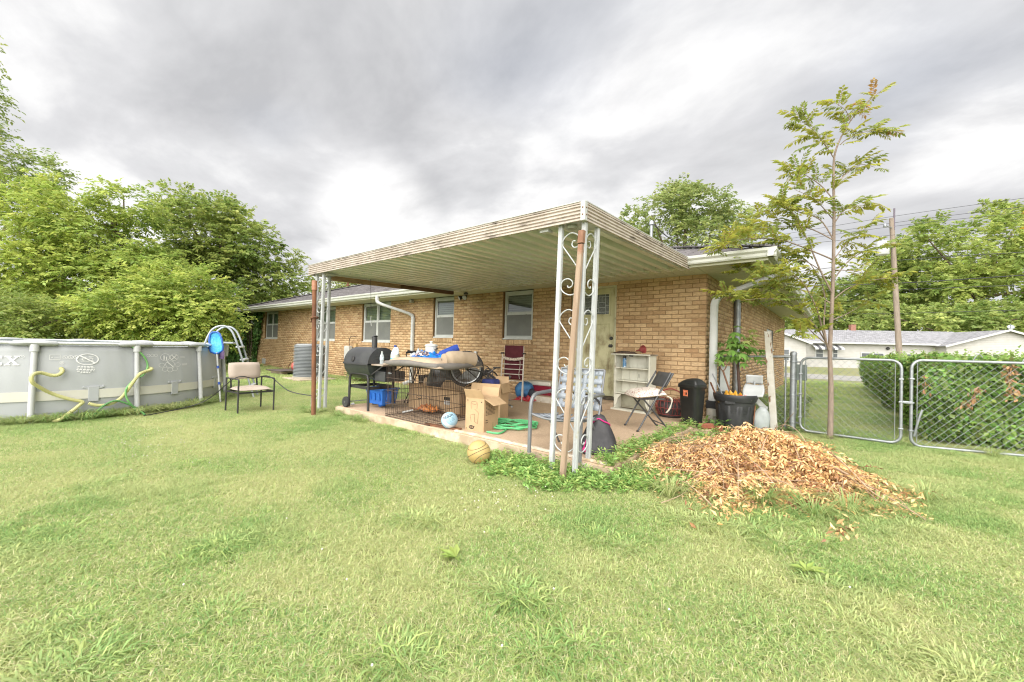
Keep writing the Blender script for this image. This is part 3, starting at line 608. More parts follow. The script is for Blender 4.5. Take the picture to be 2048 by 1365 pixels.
# wooden beam along the left side, its house end dark with rot
g = MB(); g.bar((-5.36, -3.80, 2.352), (-5.36, -2.35, 2.395), 0.07, 0.085); bmn = g.build('beam', mat('old_beam', (0.36, 0.235, 0.14), (0.27, 0.17, 0.10), 6, 0.85, bump=0.2, stretch=(4, 0.5, 4)), cover, world=True, bevel=0.006)
g = MB(); g.bar((-5.36, -2.35, 2.395), (-5.36, -0.86, 2.44), 0.074, 0.082); tag(g.build('rotten_beam', mat('rotten_beam', (0.10, 0.05, 0.028), (0.17, 0.10, 0.06), 7, 0.95, bump=0.6, stretch=(4, 0.6, 4)), cover, world=True, bevel=0.01), 'dark rotted length of the side beam')
# scupper and light fixture under the front edge
g = MB(); p = onY(1120, 456, CYF+0.1); g.span(-0.60, -0.50, -4.07, -3.99, ZB-0.028, ZB+0.004); g.build('drain_scupper', trim_m, cover, world=True)
g = MB(); g.lathe([(0.05, 2.385), (0.055, 2.365), (0.042, 2.350)], 16, (-0.27, -4.0, 0)); g.build('ceiling_fitting', mat('grey_plastic', (0.32, 0.33, 0.27), rough=0.5), cover, world=True)
# ornamental posts
post_m = mat('white_iron', (0.47, 0.485, 0.49), (0.40, 0.415, 0.415), 5, 0.4, c3=(0.38, 0.36, 0.27), scale3=8, lo3=0.62, hi3=0.75)
LEG = [(-0.5, -0.32), (-0.40, -0.5), (-0.2, -0.5), (-0.13, -0.42), (0.13, -0.42), (0.2, -0.5), (0.40, -0.5), (0.5, -0.32), (0.5, 0.32), (0.4, 0.5), (0.2, 0.5), (0.13, 0.42), (-0.13, 0.42), (-0.2, 0.5), (-0.4, 0.5), (-0.5, 0.32)]
def spiral(cx, cy, r0, r1, a0, a1, n=14): return [(cx+(r0+(r1-r0)*i/n)*math.cos(R(a0+(a1-a0)*i/n)), cy+(r0+(r1-r0)*i/n)*math.sin(R(a0+(a1-a0)*i/n))) for i in range(n+1)]
def half_heart(H):    # (u 0 outer leg .. 1 corner leg, height in metres); long strap from the corner leg up the outer side, over and curled in
    pts = [(0.97, 0.0), (0.62, 0.12*H/0.41), (0.2, 0.25*H/0.41), (0.05, 0.30*H/0.41), (0.05, 0.34*H/0.41), (0.20, 0.385*H/0.41), (0.45, 0.41*H/0.41), (0.72, 0.385*H/0.41), (0.88, 0.33*H/0.41), (0.80, 0.275*H/0.41), (0.62, 0.262*H/0.41), (0.50, 0.29*H/0.41), (0.54, 0.325*H/0.41), (0.66, 0.325*H/0.41)]
    return pts
def c_scroll():
    return [(0.97, 0.055), (0.72, 0.01), (0.45, 0.0), (0.15, 0.035), (0.04, 0.09), (0.14, 0.14), (0.38, 0.155), (0.58, 0.125), (0.58, 0.085), (0.42, 0.07), (0.36, 0.09)]
def post(cx, cy, dirs, ztop, lean, label_leg=None):
    """three-legged corner post: corner leg and two outer legs in the directions dirs"""
    base = Vector((cx, cy, 0)); P = MB(); legs = [Vector((0, 0, 0))]+[Vector(d) for d in dirs]
    e = thing  # noqa
    head = MB(); head.box((cx+lean.x+sum(d[0] for d in dirs)/2, cy+lean.y+sum(d[1] for d in dirs)/2, ztop+0.008), (abs(dirs[0][0])+abs(dirs[1][0])+0.07, abs(dirs[0][1])+abs(dirs[1][1])+0.07, 0.012))
    po = head.build('post', post_m, cover, world=True)
    for l in legs:
        a, b = base+l+Vector((0, 0, -0.05)), base+l+lean+Vector((0, 0, ztop)); s = MB(); w = 0.046
        s.prof([(x*w, y*w) for x, y in LEG], a, b, (1, 0, 0), (0, 1, 0)); s.build('leg', post_m, po, world=True)
    for d in dirs:
        d = Vector(d); L = d.length
        def place(pts):
            out = []
            for u, h in pts:
                k = h/ztop; q = base+d*(1-u)*0.92+d*0.04+lean*k; q.z = h; out.append(q)
            return out
        side = Vector((0, 0, 1)).cross(d).normalized()
        for z0 in (0.42, 1.17, 1.90):
            s = MB(); s.tube(catmull(place([(u, h+z0) for u, h in half_heart(0.40)]), 5), 0.0035, 6, flat=2.2, up=side.cross(Vector((0, 0, 1)))) if False else s.tube(catmull(place([(u, h+z0) for u, h in half_heart(0.40)]), 5), 0.006, 6)
            s.build('scroll', post_m, po, world=True)
        for z0 in (0.22, 0.96, 1.71):
            s = MB(); s.tube(catmull(place([(u, h+z0) for u, h in c_scroll()]), 5), 0.006, 6); s.build('scroll', post_m, po, world=True)
    return po
post(-0.155, -4.04, [(-0.255, 0, 0), (0, 0.25, 0)], 2.385, Vector((0.045, 0.0, 0)))
post(-5.40, -4.04, [(0.24, 0, 0), (0, 0.22, 0)], 2.375, Vector((0.02, 0, 0)))
# leaning wooden-looking pipe propped by the near post, rusty pipe by the far one
prop_m = mat('weathered_pole', (0.335, 0.25, 0.18), (0.27, 0.19, 0.13), 5, 0.7, bump=0.1, stretch=(3, 3, 0.4), c3=(0.25, 0.12, 0.07), scale3=4, lo3=0.58, hi3=0.7)
a = gp(1124, 962, 0.0); a.z = -0.03; b = onY(1164, 462, a.y+0.10); pt = thing('prop_pole', 'weathered brown square pole leaning inside the near scrollwork post', 'pole', a)
g = MB(); d = (b-a); m1 = a+d*0.86
def sqpole(a, b, w): s = MB(); s.prof([(x*w, y*w) for x, y in ((-.5, -.36), (-.36, -.5), (.36, -.5), (.5, -.36), (.5, .36), (.36, .5), (-.36, .5), (-.5, .36))], a, b, (1, 0, 0), (0, 1, 0)); return s
sqpole(a, m1, 0.05).build('shaft', prop_m, pt, world=True); sqpole(m1-d*0.002, b-d*0.055, 0.047).build('upper_shaft', prop_m, pt, world=True); sqpole(b-d*0.05, b, 0.056).build('rusty_cap', mat('rust_cap', (0.27, 0.15, 0.095), (0.2, 0.1, 0.06), 9, 0.8), pt, world=True)
a = gp(627, 833, 0.0); b = onY(629, 562, a.y+0.05); a.z = -0.05; pt = thing('rusty_prop', 'rusty brown pipe standing beside the far left porch post', 'pipe', a)
g = MB(); g.tube([a, a+(b-a)*0.93], 0.034, 12); g.build('pipe', rust, pt, world=True); g = MB(); g.tube([a+(b-a)*0.93, b], 0.042, 12); g.build('coupling', mat('copper_coupling', (0.36, 0.17, 0.10), (0.27, 0.12, 0.07), 8, 0.6), pt, world=True)
m = a+(b-a)*0.71; g = MB(); g.tube(catmull([m+Vector((-.05, -.02, 0)), m+Vector((0, -.05, 0.03)), m+Vector((.055, 0, .05)), m+Vector((0.03, .05, .04)), m+Vector((-.04, .03, .01)), m+Vector((-.06, -.03, -.03))], 4), 0.012, 6); g.build('wire_tie', rust, pt, world=True)
# pull cord hanging from the beam
p = onY(741, 560, -3.0); p.x = -5.3; p = onX(741, 553, -5.3); q = onX(742, 632, -5.3); g = MB(); g.tube([p, (p+q)/2+Vector((0.005, 0, 0)), q], 0.004, 5); cd = thing('pull_cord', 'thin dark cord hanging from the side beam before the windows', 'cord', q); g.build('cord', black_metal, cd, world=True)
g = MB(); g.tube([q, q+Vector((0.0, 0, -0.12)), q+Vector((0.015, 0.01, -0.2))], [0.006, 0.008, 0.011], 6); g.build('pull', white, cd, world=True)

# ================================================================== POOL
PC = Vector((-9.0, -6.8, 0)); PR = 2.28; RIM = 1.085
pool = thing('above_ground_pool', 'large round grey above-ground pool with white frame legs', 'pool', PC)
liner = mat('pool_liner', (0.42, 0.435, 0.455), (0.40, 0.415, 0.435), 1.2, 0.55, bump=0.12, bscale=5, c3=(0.36, 0.37, 0.38), scale3=1.6, lo3=0.5, hi3=0.75, stretch3=(1, 1, 0.35))
pool_white = mat('pool_white', (0.53, 0.54, 0.545), (0.48, 0.49, 0.495), 3, 0.4); ink = mat('liner_print', (0.78, 0.78, 0.78), rough=0.6)
def cyl(a, z, r): return Vector((r*math.cos(R(a)), r*math.sin(R(a)), z))
def wall_r(z): return PR+0.03*math.sin(math.pi*min(max(z, 0), 1)/1.0)-0.0
g = MB(); N = 360
def lw(u, v):
    a = 180+u*360; z = v*(RIM-0.03); ripple = 0.004*math.sin(R(a)*31+3*v)*(0.3+v)+0.0025*math.sin(R(a)*83+5*v)*v
    return cyl(a, z, wall_r(z)+ripple)
g.grid(lw, N, 12); pw_ = g.build('liner_wall', liner, pool, solid=0.004)
g = MB(); g.grid(lambda u, v: cyl(u*360, 0.82+0.001*math.sin(u*60), 0.02+(PR-0.02)*v), 48, 3); water = mat('pool_water', (0.06, 0.15, 0.17), rough=0.05, spec=0.6); g.build('water', water, pool)
NL = 14; A0 = -9.3
for i in range(NL):
    a0, a1 = A0+i*360/NL, A0+(i+1)*360/NL
    g = MB(); g.tube([cyl(a0+(a1-a0)*k/10, RIM, PR+0.015) for k in range(11)], 0.032, 10, flat=0.8); g.build('top_rail', pool_white, pool)
for i in range(NL):
    a = A0+i*360/NL
    g = MB(); g.tube([cyl(a, RIM-0.03, PR+0.035), cyl(a, 0.55, PR+0.075), cyl(a, -0.02, PR+0.115)], [0.030, 0.032, 0.034], 10); lg = g.build('leg', pool_white, pool)
    g = MB(); g.tube([cyl(a+d, RIM-0.004+0.006*math.cos(R(d*18)), PR+0.02) for d in (-5.6, -4.6, -2, 0, 2, 4.6, 5.6)], [0.025, 0.05, 0.056, 0.06, 0.056, 0.05, 0.025], 10, flat=0.72); g.build('tee_joint', mat('joint_grey', (0.42, 0.435, 0.44), rough=0.45), lg)
    g = MB(); g.tube([cyl(a, RIM-0.02, PR+0.035), cyl(a, RIM-0.115, PR+0.041)], 0.045, 10); g.build('collar', pool_white, lg)
# white retaining band with the grey loops that hold it
band = mat('band_white', (0.60, 0.59, 0.54), (0.56, 0.545, 0.48), 2, 0.6)
zb = 0.36
for i in range(NL):
    am = A0+(i+0.55)*360/NL; a_s = am-360/NL+1.3; a_e = am-1.3
    g = MB(); g.grid(lambda u, v: cyl(a_s+(a_e-a_s)*u, zb-0.065+0.13*v, wall_r(zb)+0.012), 12, 1, False); g.build('strap', band, pool, solid=0.006)
    g = MB(); g.box(cyl(am, zb, wall_r(zb)+0.012), (0.016, 0.11, 0.22), Matrix.Rotation(R(am), 3, 'Z')); g.box(cyl(am+1.6, zb+0.085, wall_r(zb)+0.010), (0.012, 0.10, 0.03), Matrix.Rotation(R(am), 3, 'Z') @ Matrix.Rotation(R(25), 3, 'X')); g.box(cyl(am-1.6, zb+0.085, wall_r(zb)+0.010), (0.012, 0.10, 0.03), Matrix.Rotation(R(am), 3, 'Z') @ Matrix.Rotation(R(-25), 3, 'X')); g.build('strap_loop', liner, pool, bevel=0.004)
# print on the liner
def pang(px, py):     # photo point on the liner -> (angle, height)
    d = ray(px, py); o = CAM-np.array(PC); A = d[0]**2+d[1]**2; B = 2*(o[0]*d[0]+o[1]*d[1]); C_ = o[0]**2+o[1]**2-(PR+0.02)**2
    t = (-B-math.sqrt(max(B*B-4*A*C_, 0)))/(2*A); p = o+d*t; return math.degrees(math.atan2(p[1], p[0])), p[2]
def wrap(V, a, z, s=1.0, lift=0.013): return [cyl(a+math.degrees(s*x/PR), z+s*y, wall_r(z+s*y)+lift) for x, y, *_ in V]
def slab_letter(strokes): return strokes
pr_ = MB()
def rect2(m, x0, y0, x1, y1, a, z):
    n = 4; V = []
    for i in range(n+1): V += [(x0+(x1-x0)*i/n, y0), (x0+(x1-x0)*i/n, y1)]
    m.add(wrap(V, a, z), [(2*i, 2*i+2, 2*i+3, 2*i+1) for i in range(n)])
def poly2(m, pts, a, z): m.add(wrap(pts, a, z), [tuple(range(len(pts)))])
def letter_E(m, x, y, w, h, a, z):
    t = h*0.14; st = w*0.24
    rect2(m, x+w*0.10, y, x+w*0.10+st, y+h, a, z); rect2(m, x, y, x+w*0.10, y+t*0.6, a, z); rect2(m, x, y+h-t*0.6, x+w*0.10, y+h, a, z)
    for yy in (y, y+h-t): rect2(m, x+w*0.10+st, yy, x+w, yy+t, a, z)
    rect2(m, x+w*0.10+st, y+h*0.44, x+w*0.72, y+h*0.56, a, z); rect2(m, x+w*0.60, y+h*0.34, x+w*0.72, y+h*0.44, a, z); rect2(m, x+w*0.60, y+h*0.56, x+w*0.72, y+h*0.66, a, z)
    rect2(m, x+w*0.86, y+t, x+w, y+h*0.30, a, z); rect2(m, x+w*0.86, y+h*0.72, x+w, y+h-t, a, z)
def letter_X(m, x, y, w, h, a, z):
    t = h*0.11
    poly2(m, [(x+w*0.10, y+h-t), (x+w*0.36, y+h-t), (x+w*0.92, y+t), (x+w*0.64, y+t)], a, z); poly2(m, [(x+w*0.10, y+t), (x+w*0.26, y+t), (x+w*0.52, y+h*0.47), (x+w*0.44, y+h*0.54)], a, z); poly2(m, [(x+w*0.52, y+h*0.56), (x+w*0.60, y+h*0.48), (x+w*0.90, y+h-t), (x+w*0.73, y+h-t)], a, z)
    for xa, xb, yy in ((0.0, 0.40, 0), (0.56, 1.0, 0), (0.0, 0.46, h-t), (0.62, 1.0, h-t)): rect2(m, x+w*xa, y+yy, x+w*xb, y+yy+t, a, z)
def letter_I(m, x, y, w, h, a, z): rect2(m, x+w*.3, y, x+w*.7, y+h, a, z); rect2(m, x, y, x+w, y+h*.1, a, z); rect2(m, x, y+h*.9, x+w, y+h, a, z)
def letter_N(m, x, y, w, h, a, z): rect2(m, x+w*.08, y, x+w*.24, y+h, a, z); rect2(m, x+w*.78, y, x+w*.92, y+h, a, z); poly2(m, [(x+w*.08, y+h), (x+w*.34, y+h), (x+w*.92, y), (x+w*.70, y)], a, z)
def letter_T(m, x, y, w, h, a, z): rect2(m, x+w*.38, y, x+w*.62, y+h, a, z); rect2(m, x, y+h*.87, x+w, y+h, a, z); rect2(m, x, y+h*.7, x+w*.13, y+h*.87, a, z); rect2(m, x+w*.87, y+h*.7, x+w, y+h*.87, a, z)
aX, zt_ = pang(9.5, 712); aR, zl = pang(39, 731); hL = abs(zt_-zl); wX = math.radians(abs(aR-aX))*PR
lm = MB(); letter_X(lm, -wX, 0, wX, hL, aR, zl); wE = wX*0.82
letter_E(lm, -wX-wE-0.02, 0, wE, hL, aR, zl); letter_T(lm, -wX-2*wE-0.05, 0, wE, hL, aR, zl); letter_N(lm, -wX-3*wE-0.09, 0, wE, hL, aR, zl); letter_I(lm, -wX-3.6*wE-0.11, 0, wE*0.5, hL, aR, zl)
V, F = text_mesh('R', 0.022); ca, cz = pang(44, 714); lm.add(wrap(V, ca, cz), F)
def ring2(m, r, w, a, z, sy=0.8, n=28, x=0, y=0): 
    V = []
    for k in range(n): t = 2*math.pi*k/n; V += [(x+r*math.cos(t), y+sy*r*math.sin(t)), (x+(r-w)*math.cos(t), y+sy*(r-w)*math.sin(t))]
    m.add(wrap(V, a, z), [(2*k, 2*((k+1) % n), 2*((k+1) % n)+1, 2*k+1) for k in range(n)])
ring2(lm, 0.022, 0.003, ca, cz, 1.0, 16)
lm.build('lettering', ink, pool)
ic = MB()
a, z = pang(175, 719); ring2(ic, 0.115, 0.014, a, z, 0.72); poly2(ic, [(-0.085, 0.05), (-0.07, 0.06), (0.085, -0.05), (0.07, -0.06)], a, z)
for y in (-.03, .0, .03): rect2(ic, -0.065, y, -0.01, y+0.006, a, z); rect2(ic, 0.01, y+.01, 0.06, y+.016, a, z)
ring2(ic, 0.055, 0.006, a, z, 0.6, 18)
a, z = pang(171, 741)
for k, w in enumerate((0.08, 0.085, 0.09, 0.085, 0.05)): 
    x = -w
    while x < w: l = random.uniform(0.015, 0.035); rect2(ic, x, 0.05-k*0.022, min(x+l, w), 0.062-k*0.022, a, z); x += l+0.007
a, z = pang(110, 715); 
for s in ((-.05, -.035, .05, -.03), (-.05, .03, .05, .035), (-.05, -.035, -.045, .035), (.045, -.035, .05, .035)): rect2(ic, *s, a, z)
poly2(ic, [(-.035, -.01), (-.02, -.01), (-.025, .012)], a, z); rect2(ic, -.01, -.012, .035, -.006, a, z)
for k in range(3): ring2(ic, 0.026, 0.005, a, z, 1, 14, 0.095+k*0.05, 0); poly2(ic, [(0.083+k*.05, .012), (.09+k*.05, .014), (.107+k*.05, -.012), (.10+k*.05, -.014)], a, z)
a, z = pang(124, 726); ring2(ic, 0.022, 0.004, a, z, 1, 12); ring2(ic, 0.01, 0.004, a, z, 1, 10)
a, z = pang(283, 712)
for s in ((-.03, -.025, .03, -.02), (-.03, .02, .03, .025)): rect2(ic, *s, a, z)
for k in range(3): ring2(ic, 0.025, 0.005, a, z, 1, 14, 0.09+k*0.052, 0.003)
a, z = pang(330, 715); ring2(ic, 0.075, 0.008, a, z, 0.82); poly2(ic, [(-.03, -.04), (-.005, -.04), (-.01, .03), (-.025, .03)], a, z); poly2(ic, [(.01, -.045), (.03, -.045), (.03, .01), (.012, .01)], a, z)
a2, z2 = pang(348, 715); ring2(ic, 0.072, 0.008, a2, z2, 0.82); poly2(ic, [(-.05, .035), (-.04, .045), (.05, -.035), (.04, -.045)], a2, z2); poly2(ic, [(-.05, -.035), (-.04, -.045), (.05, .035), (.04, .045)], a2, z2)
a3, z3 = pang(339, 729); ring2(ic, 0.075, 0.008, a3, z3, 0.82); poly2(ic, [(-.05, .035), (-.04, .045), (.05, -.035), (.04, -.045)], a3, z3)
for dx, dy in ((-.13, -.01), (.13, -.01), (-.08, -.08), (0, -.095), (.08, -.08)): ring2(ic, 0.045, 0.006, a3, z3, 0.8, 16, dx, dy)
for k in range(3): rect2(ic, 0.1, 0.01-k*.012, 0.19, 0.014-k*.012, a2, z2); rect2(ic, 0.2, 0.0-k*.012, 0.30, 0.004-k*.012, a3, z3)
o = ic.build('warning_print', ink, pool); o['kind'] = 'stuff'

# ---- hoses at the pool
def hose_thing(name, label, cat, path, r, m, n=8, ribs=False):
    P = catmull(path, 10); g = MB()
    if ribs:
        Q = [P[0]]; 
        for p, q in zip(P, P[1:]):
            k = max(1, int((q-p).length/0.018))
            Q += [p+(q-p)*(i+1)/k for i in range(k)]
        g.tube(Q, [r*(1.0 if i % 2 else 0.86) for i in range(len(Q))], n)
    else: g.tube(P, r, n)
    o = g.build(name, m); tag(o, label, cat); return o
def lp(px, py, off=0.06):   # photo point just off the liner
    a, z = pang(px, py); r = wall_r(z)+off; return Vector((PC.x+r*math.cos(R(a)), PC.y+r*math.sin(R(a)), z))
yel = mat('yellow_hose', (0.54, 0.53, 0.25), (0.49, 0.47, 0.21), 5, 0.55)
hose_thing('pool_hose', 'ribbed yellow pool hose looped round the left white leg', 'hose', [lp(122, 737, 0.0), lp(125, 742, .07), lp(118, 749, .09), lp(104, 750, .09), lp(85, 745, .12), lp(72, 748, .2), lp(71, 760, .22), lp(80, 770, .18), lp(105, 786, .10), lp(140, 798, .07), lp(163, 803, .06), lp(157, 810, .08), lp(140, 822, .16), lp(122, 833, .28), gp(108, 843, .03)], 0.024, yel, 8, True)
hose_thing('pool_hose', 'ribbed yellow pool hose hanging from the fitting by the second white leg', 'hose', [lp(298, 736, 0.0), lp(298, 738, .06), lp(290, 741, .08), lp(278, 744, .12), lp(266, 748, .17), lp(256, 762, .16), lp(246, 783, .10), lp(234, 798, .08), lp(215, 808, .08), lp(192, 810, .08), lp(175, 806, .07)], 0.024, yel, 8, True)
grn = mat('green_hose', (0.10, 0.27, 0.085), (0.08, 0.21, 0.07), 5, 0.5)
gl = mat('green_hose_light', (0.20, 0.44, 0.16), (0.15, 0.36, 0.12), 5, 0.5)
hose_thing('garden_hose', 'dark green hose draped from the pool rim over the white strap', 'hose', [lp(262, 692, .02), lp(275, 703, .05), lp(287, 717, .05), lp(291, 733, .05), lp(282, 750, .05), lp(268, 757, .05), lp(250, 770, .11), lp(243, 782, .13), lp(246, 798, .14), lp(256, 812, .15), lp(260, 824, .22), lp(255, 836, .3)], 0.013, gl)
p1 = gp(166, 839, .02)
hose_thing('garden_hose', 'green hose arching out of the grass beneath the pool strap', 'hose', [p1, lp(180, 830, .18), lp(200, 812, .12), lp(222, 801, .12), lp(240, 804, .14), lp(262, 816, .2), gp(290, 830, .03)], 0.013, grn)

# ---- ladder over the pool wall
steel = mat('ladder_grey', (0.42, 0.45, 0.48), (0.36, 0.39, 0.42), 8, 0.4, metal=0.3)
a = 63.0; rad = Vector((math.cos(R(a)), math.sin(R(a)), 0)); tan = Vector((-rad.y, rad.x, 0)); wb = PC+rad*(PR+0.02)
lad = thing('pool_ladder', 'grey tubular A-frame ladder straddling the pool rim', 'ladder', wb)
for s in (0.0, 0.46):
    o_ = tan*s; g = MB(); path = [rad*0.62+o_+Vector((0, 0, 0.0)), rad*0.42+o_+Vector((0, 0, 0.7)), rad*0.26+o_+Vector((0, 0, 1.22)), rad*0.17+o_+Vector((0, 0, 1.40)), rad*0.05+o_+Vector((0, 0, 1.47)), rad*-0.10+o_+Vector((0, 0, 1.42)), rad*-0.2+o_+Vector((0, 0, 1.25)), rad*-0.36+o_+Vector((0, 0, 0.7)), rad*-0.5+o_+Vector((0, 0, 0.1))]
    g.tube(catmull(path, 6), 0.019, 10); g.build('rail', steel, lad)
for z, q in ((0.25, 0.55), (0.52, 0.47), (0.79, 0.39), (1.05, 0.31)):
    g = MB(); c = rad*q+tan*0.23+Vector((0, 0, z)); g.box(c, (0.085, 0.46, 0.035), Matrix.Rotation(R(a), 3, 'Z')); g.build('step', mat('step_plastic', (0.62, 0.64, 0.64), rough=0.5), lad, bevel=0.008)
g = MB(); g.box(rad*0.04+tan*0.23+Vector((0, 0, 1.13)), (0.36, 0.42, 0.035), Matrix.Rotation(R(a), 3, 'Z')); g.build('platform', steel, lad, bevel=0.008)

# ---- skimmer leaning on the rim
base = gp(441, 806, 0.0); top = lp(420, 668, 0.12); top.z = 1.22
sk = thing('pool_skimmer', 'blue leaf skimmer on a white pole leaning against the pool', 'skimmer', base)
d = top-base; g = MB(); g.tube([base, base+d*0.78], 0.015, 10); g.build('pole', white, sk, world=True)
for t in (0.28, 0.53):
    g = MB(); g.tube([base+d*t, base+d*(t+0.04)], 0.022, 10); g.build('pole_clip', mat('royal_blue', (0.03, 0.09, 0.42), rough=0.45), sk, world=True)
u = d.normalized(); w = Vector(AR).normalized(); w = (w-u*w.dot(u)).normalized(); nn = u.cross(w)
c0 = base+d*0.76
shape = [(-0.03, 0.0), (-0.115, 0.05), (-0.13, 0.12), (-0.125, 0.3), (-0.10, 0.43), (-0.05, 0.47), (0.04, 0.46), (0.085, 0.41), (0.115, 0.28), (0.125, 0.12), (0.11, 0.05), (0.03, 0.0)]
g = MB(); g.tube([c0+w*x+u*y*0.88 for x, y in shape], 0.017, 8, closed=True); g.build('net_frame', mat('net_blue', (0.03, 0.12, 0.44), rough=0.4), sk, world=True)
g = MB(); P = [c0+w*x+u*y*0.88 for x, y in shape]; cc_ = c0+u*0.22+nn*0.05; inner = [cc_+(p-cc_)*0.55+nn*0.015 for p in P]; n = len(P)
g.add(P+inner+[cc_], [(i, (i+1) % n, n+(i+1) % n, n+i) for i in range(n)]+[(n+i, n+(i+1) % n, 2*n) for i in range(n)], True); g.build('net', mat('net_cyan', (0.05, 0.38, 0.75), (0.10, 0.52, 0.85), 30, 0.5, alpha=0.92), sk, world=True)
# bottles and tub hooked on the rim
p = lp(440, 690, 0.06); tb = thing('spray_bottle', 'clear spray bottle with purple liquid hanging on the pool rim', 'bottle', (p.x, p.y, 0.80))
g = MB(); g.lathe([(0.0, 0.0), (0.038, 0.0), (0.04, 0.02), (0.04, 0.15), (0.03, 0.19), (0.016, 0.22), (0.016, 0.24)], 14); g.build('bottle_body', mat('purple_liquid', (0.30, 0.17, 0.48), (0.42, 0.3, 0.6), 7, 0.25), tb)
g = MB(); g.lathe([(0.022, 0.24), (0.022, 0.27), (0.014, 0.275), (0.014, 0.30)], 10); g.box((0.01, 0, 0.315), (0.075, 0.03, 0.035)); g.bar((-0.01, 0, 0.29), (-0.05, 0, 0.25), 0.012, 0.018); g.build('trigger', white, tb, bevel=0.004)
p = lp(450, 694, 0.07); g = MB(); g.lathe([(0.0, 0), (0.045, 0), (0.05, 0.02), (0.055, 0.22), (0.06, 0.23), (0.06, 0.24), (0.05, 0.24), (0.048, 0.03), (0, 0.03)], 16, (p.x, p.y, 0.84)); tag(g.build('rim_holder', mat('clear_white', (0.7, 0.7, 0.7), rough=0.25)), 'white plastic cup holder clipped to the pool rim by the ladder', 'cup holder')
g = MB(); g.box((p.x+.01, p.y-.01, 0.70), (0.05, 0.05, 0.03)); 

# ================================================================== THINGS ON THE LEFT LAWN
fabric_beige = mat('beige_vinyl', (0.42, 0.35, 0.295), (0.38, 0.315, 0.26), 4, 0.6, bump=0.05)
f0, f1, f2, f3 = gp(460, 823), gp(480, 828), gp(537, 822), gp(518, 817)
cc0 = (f0+f1+f2+f3)/4; wdir = ((f2-f1)+(f3-f0)).normalized(); rz = math.atan2(wdir.y, wdir.x)
ch = thing('office_chair', 'beige padded armchair with black metal frame standing on the grass', 'chair', (cc0.x, cc0.y, 0), rz); ch.scale = (1, 1, 0.84)
W2, D2 = 0.27, 0.24   # x: across, +y: away from the front; front is -y
for s in (-1, 1):
    g = MB(); g.tube(catmull([(s*W2, -D2, 0), (s*W2, -D2, 0.55), (s*W2, -D2, 0.645), (s*W2, -D2+0.05, 0.665), (s*W2, D2-0.06, 0.665), (s*W2, D2-0.01, 0.655), (s*W2, D2, 0.60), (s*W2, D2, 0.0)], 4), 0.0135, 8); g.build('leg_frame', black_metal, ch)
    g = MB(); g.box((s*(W2-0.012), 0, 0.402), (0.022, 2*D2, 0.025)); g.build('seat_rail', black_metal, ch)
g = MB(); g.box((0, -D2+0.02, 0.40), (2*W2, 0.02, 0.03)); g.box((0, D2-0.02, 0.40), (2*W2, 0.02, 0.03)); g.build('cross_rail', black_metal, ch)
def cushion(w, d, h, n=10, dome=0.4):
    s = MB()
    def f(u, v, top):
        x, y = (u-0.5)*2, (v-0.5)*2; k = (1-abs(x)**4)*(1-abs(y)**4); rr = 1-0.06*(x*x*y*y); return (x*w/2*rr, y*d/2*rr, (h/2)*(k**0.5)*(1 if top else -dome))
    s.grid(lambda u, v: f(u, v, True), n, n); s.grid(lambda u, v: f(1-u, v, False), n, n); return s
s = cushion(0.50, 0.49, 0.11); s.T = None; s.v = [(x, y-0.01, z+0.45) for x, y, z in s.v]; s.build('seat', fabric_beige, ch)
s = cushion(0.50, 0.34, 0.09); M_ = Matrix.Translation((0, D2+0.01, 0.80)) @ Matrix.Rotation(R(80), 4, 'X'); s.v = [tuple(M_ @ Vector(v)) for v in s.v]; s.build('backrest', fabric_beige, ch)
for sx in (-1, 1): g = MB(); g.bar((sx*0.20, D2+0.03, 0.64), (sx*0.20, D2-0.01, 0.41), 0.022, 0.012, (0, 1, 0)); g.build('back_support', black_metal, ch)
# black cable slung from the pool, over the chair arms, to the porch post
armL = Matrix.Translation((cc0.x, cc0.y, 0)) @ Matrix.Rotation(rz, 4, 'Z') @ Vector((-W2, -0.1, 0.575)); armR = Matrix.Translation((cc0.x, cc0.y, 0)) @ Matrix.Rotation(rz, 4, 'Z') @ Vector((W2, -0.05, 0.575)); armB = Matrix.Translation((cc0.x, cc0.y, 0)) @ Matrix.Rotation(rz, 4, 'Z') @ Vector((0, -0.1, 0.56))
pb = Vector((-4.98, -4.2, 0.30)); s0 = gp(288, 832, .02); s1 = gp(340, 815, .02)
hose_thing('black_cable', 'black cable slung over the arms of the beige chair', 'cable', [s0, s1*0.5+armL*0.5+Vector((0.0, -0.0, -0.16)), armL, armB, armR, armR*0.55+pb*0.45+Vector((0, 0, -0.10)), pb], 0.008, black_plastic, 6)
# air conditioner
ac = gp(621, 760); AC = Vector((-11.2, -1.5, 0))
A_ = thing('air_conditioner', 'round grey ribbed air conditioner unit by the brick wall', 'air conditioner', AC); A_.scale = (1.1, 1.1, 1.03)
acm = mat('ac_grey', (0.19, 0.205, 0.215), (0.23, 0.245, 0.255), 3, 0.5); g = MB(); pr = [(0.40, 0.10)]
for i in range(22): z = 0.10+i*0.042; pr += [(0.415, z+0.004), (0.415, z+0.020), (0.385, z+0.026), (0.385, z+0.038)]
pr += [(0.40, 1.03), (0.40, 1.05), (0.36, 1.065)]; g.lathe(pr, 40); g.build('louvred_casing', acm, A_)
g = MB(); g.lathe([(0.35, 1.06), (0.34, 1.085), (0.1, 1.095), (0, 1.095)], 30); g.build('fan_guard', mat('ac_top', (0.3, 0.31, 0.31), rough=0.5), A_)
g = MB(); g.lathe([(0.43, 0.045), (0.43, 0.105), (0.40, 0.11)], 40); g.build('base_ring', mat('ac_base', (0.42, 0.38, 0.30), rough=0.7), A_)
g = MB(); g.span(-0.55, 0.55, -0.5, 0.5, 0.0, 0.05); g.build('pad', concrete, A_, bevel=0.01)
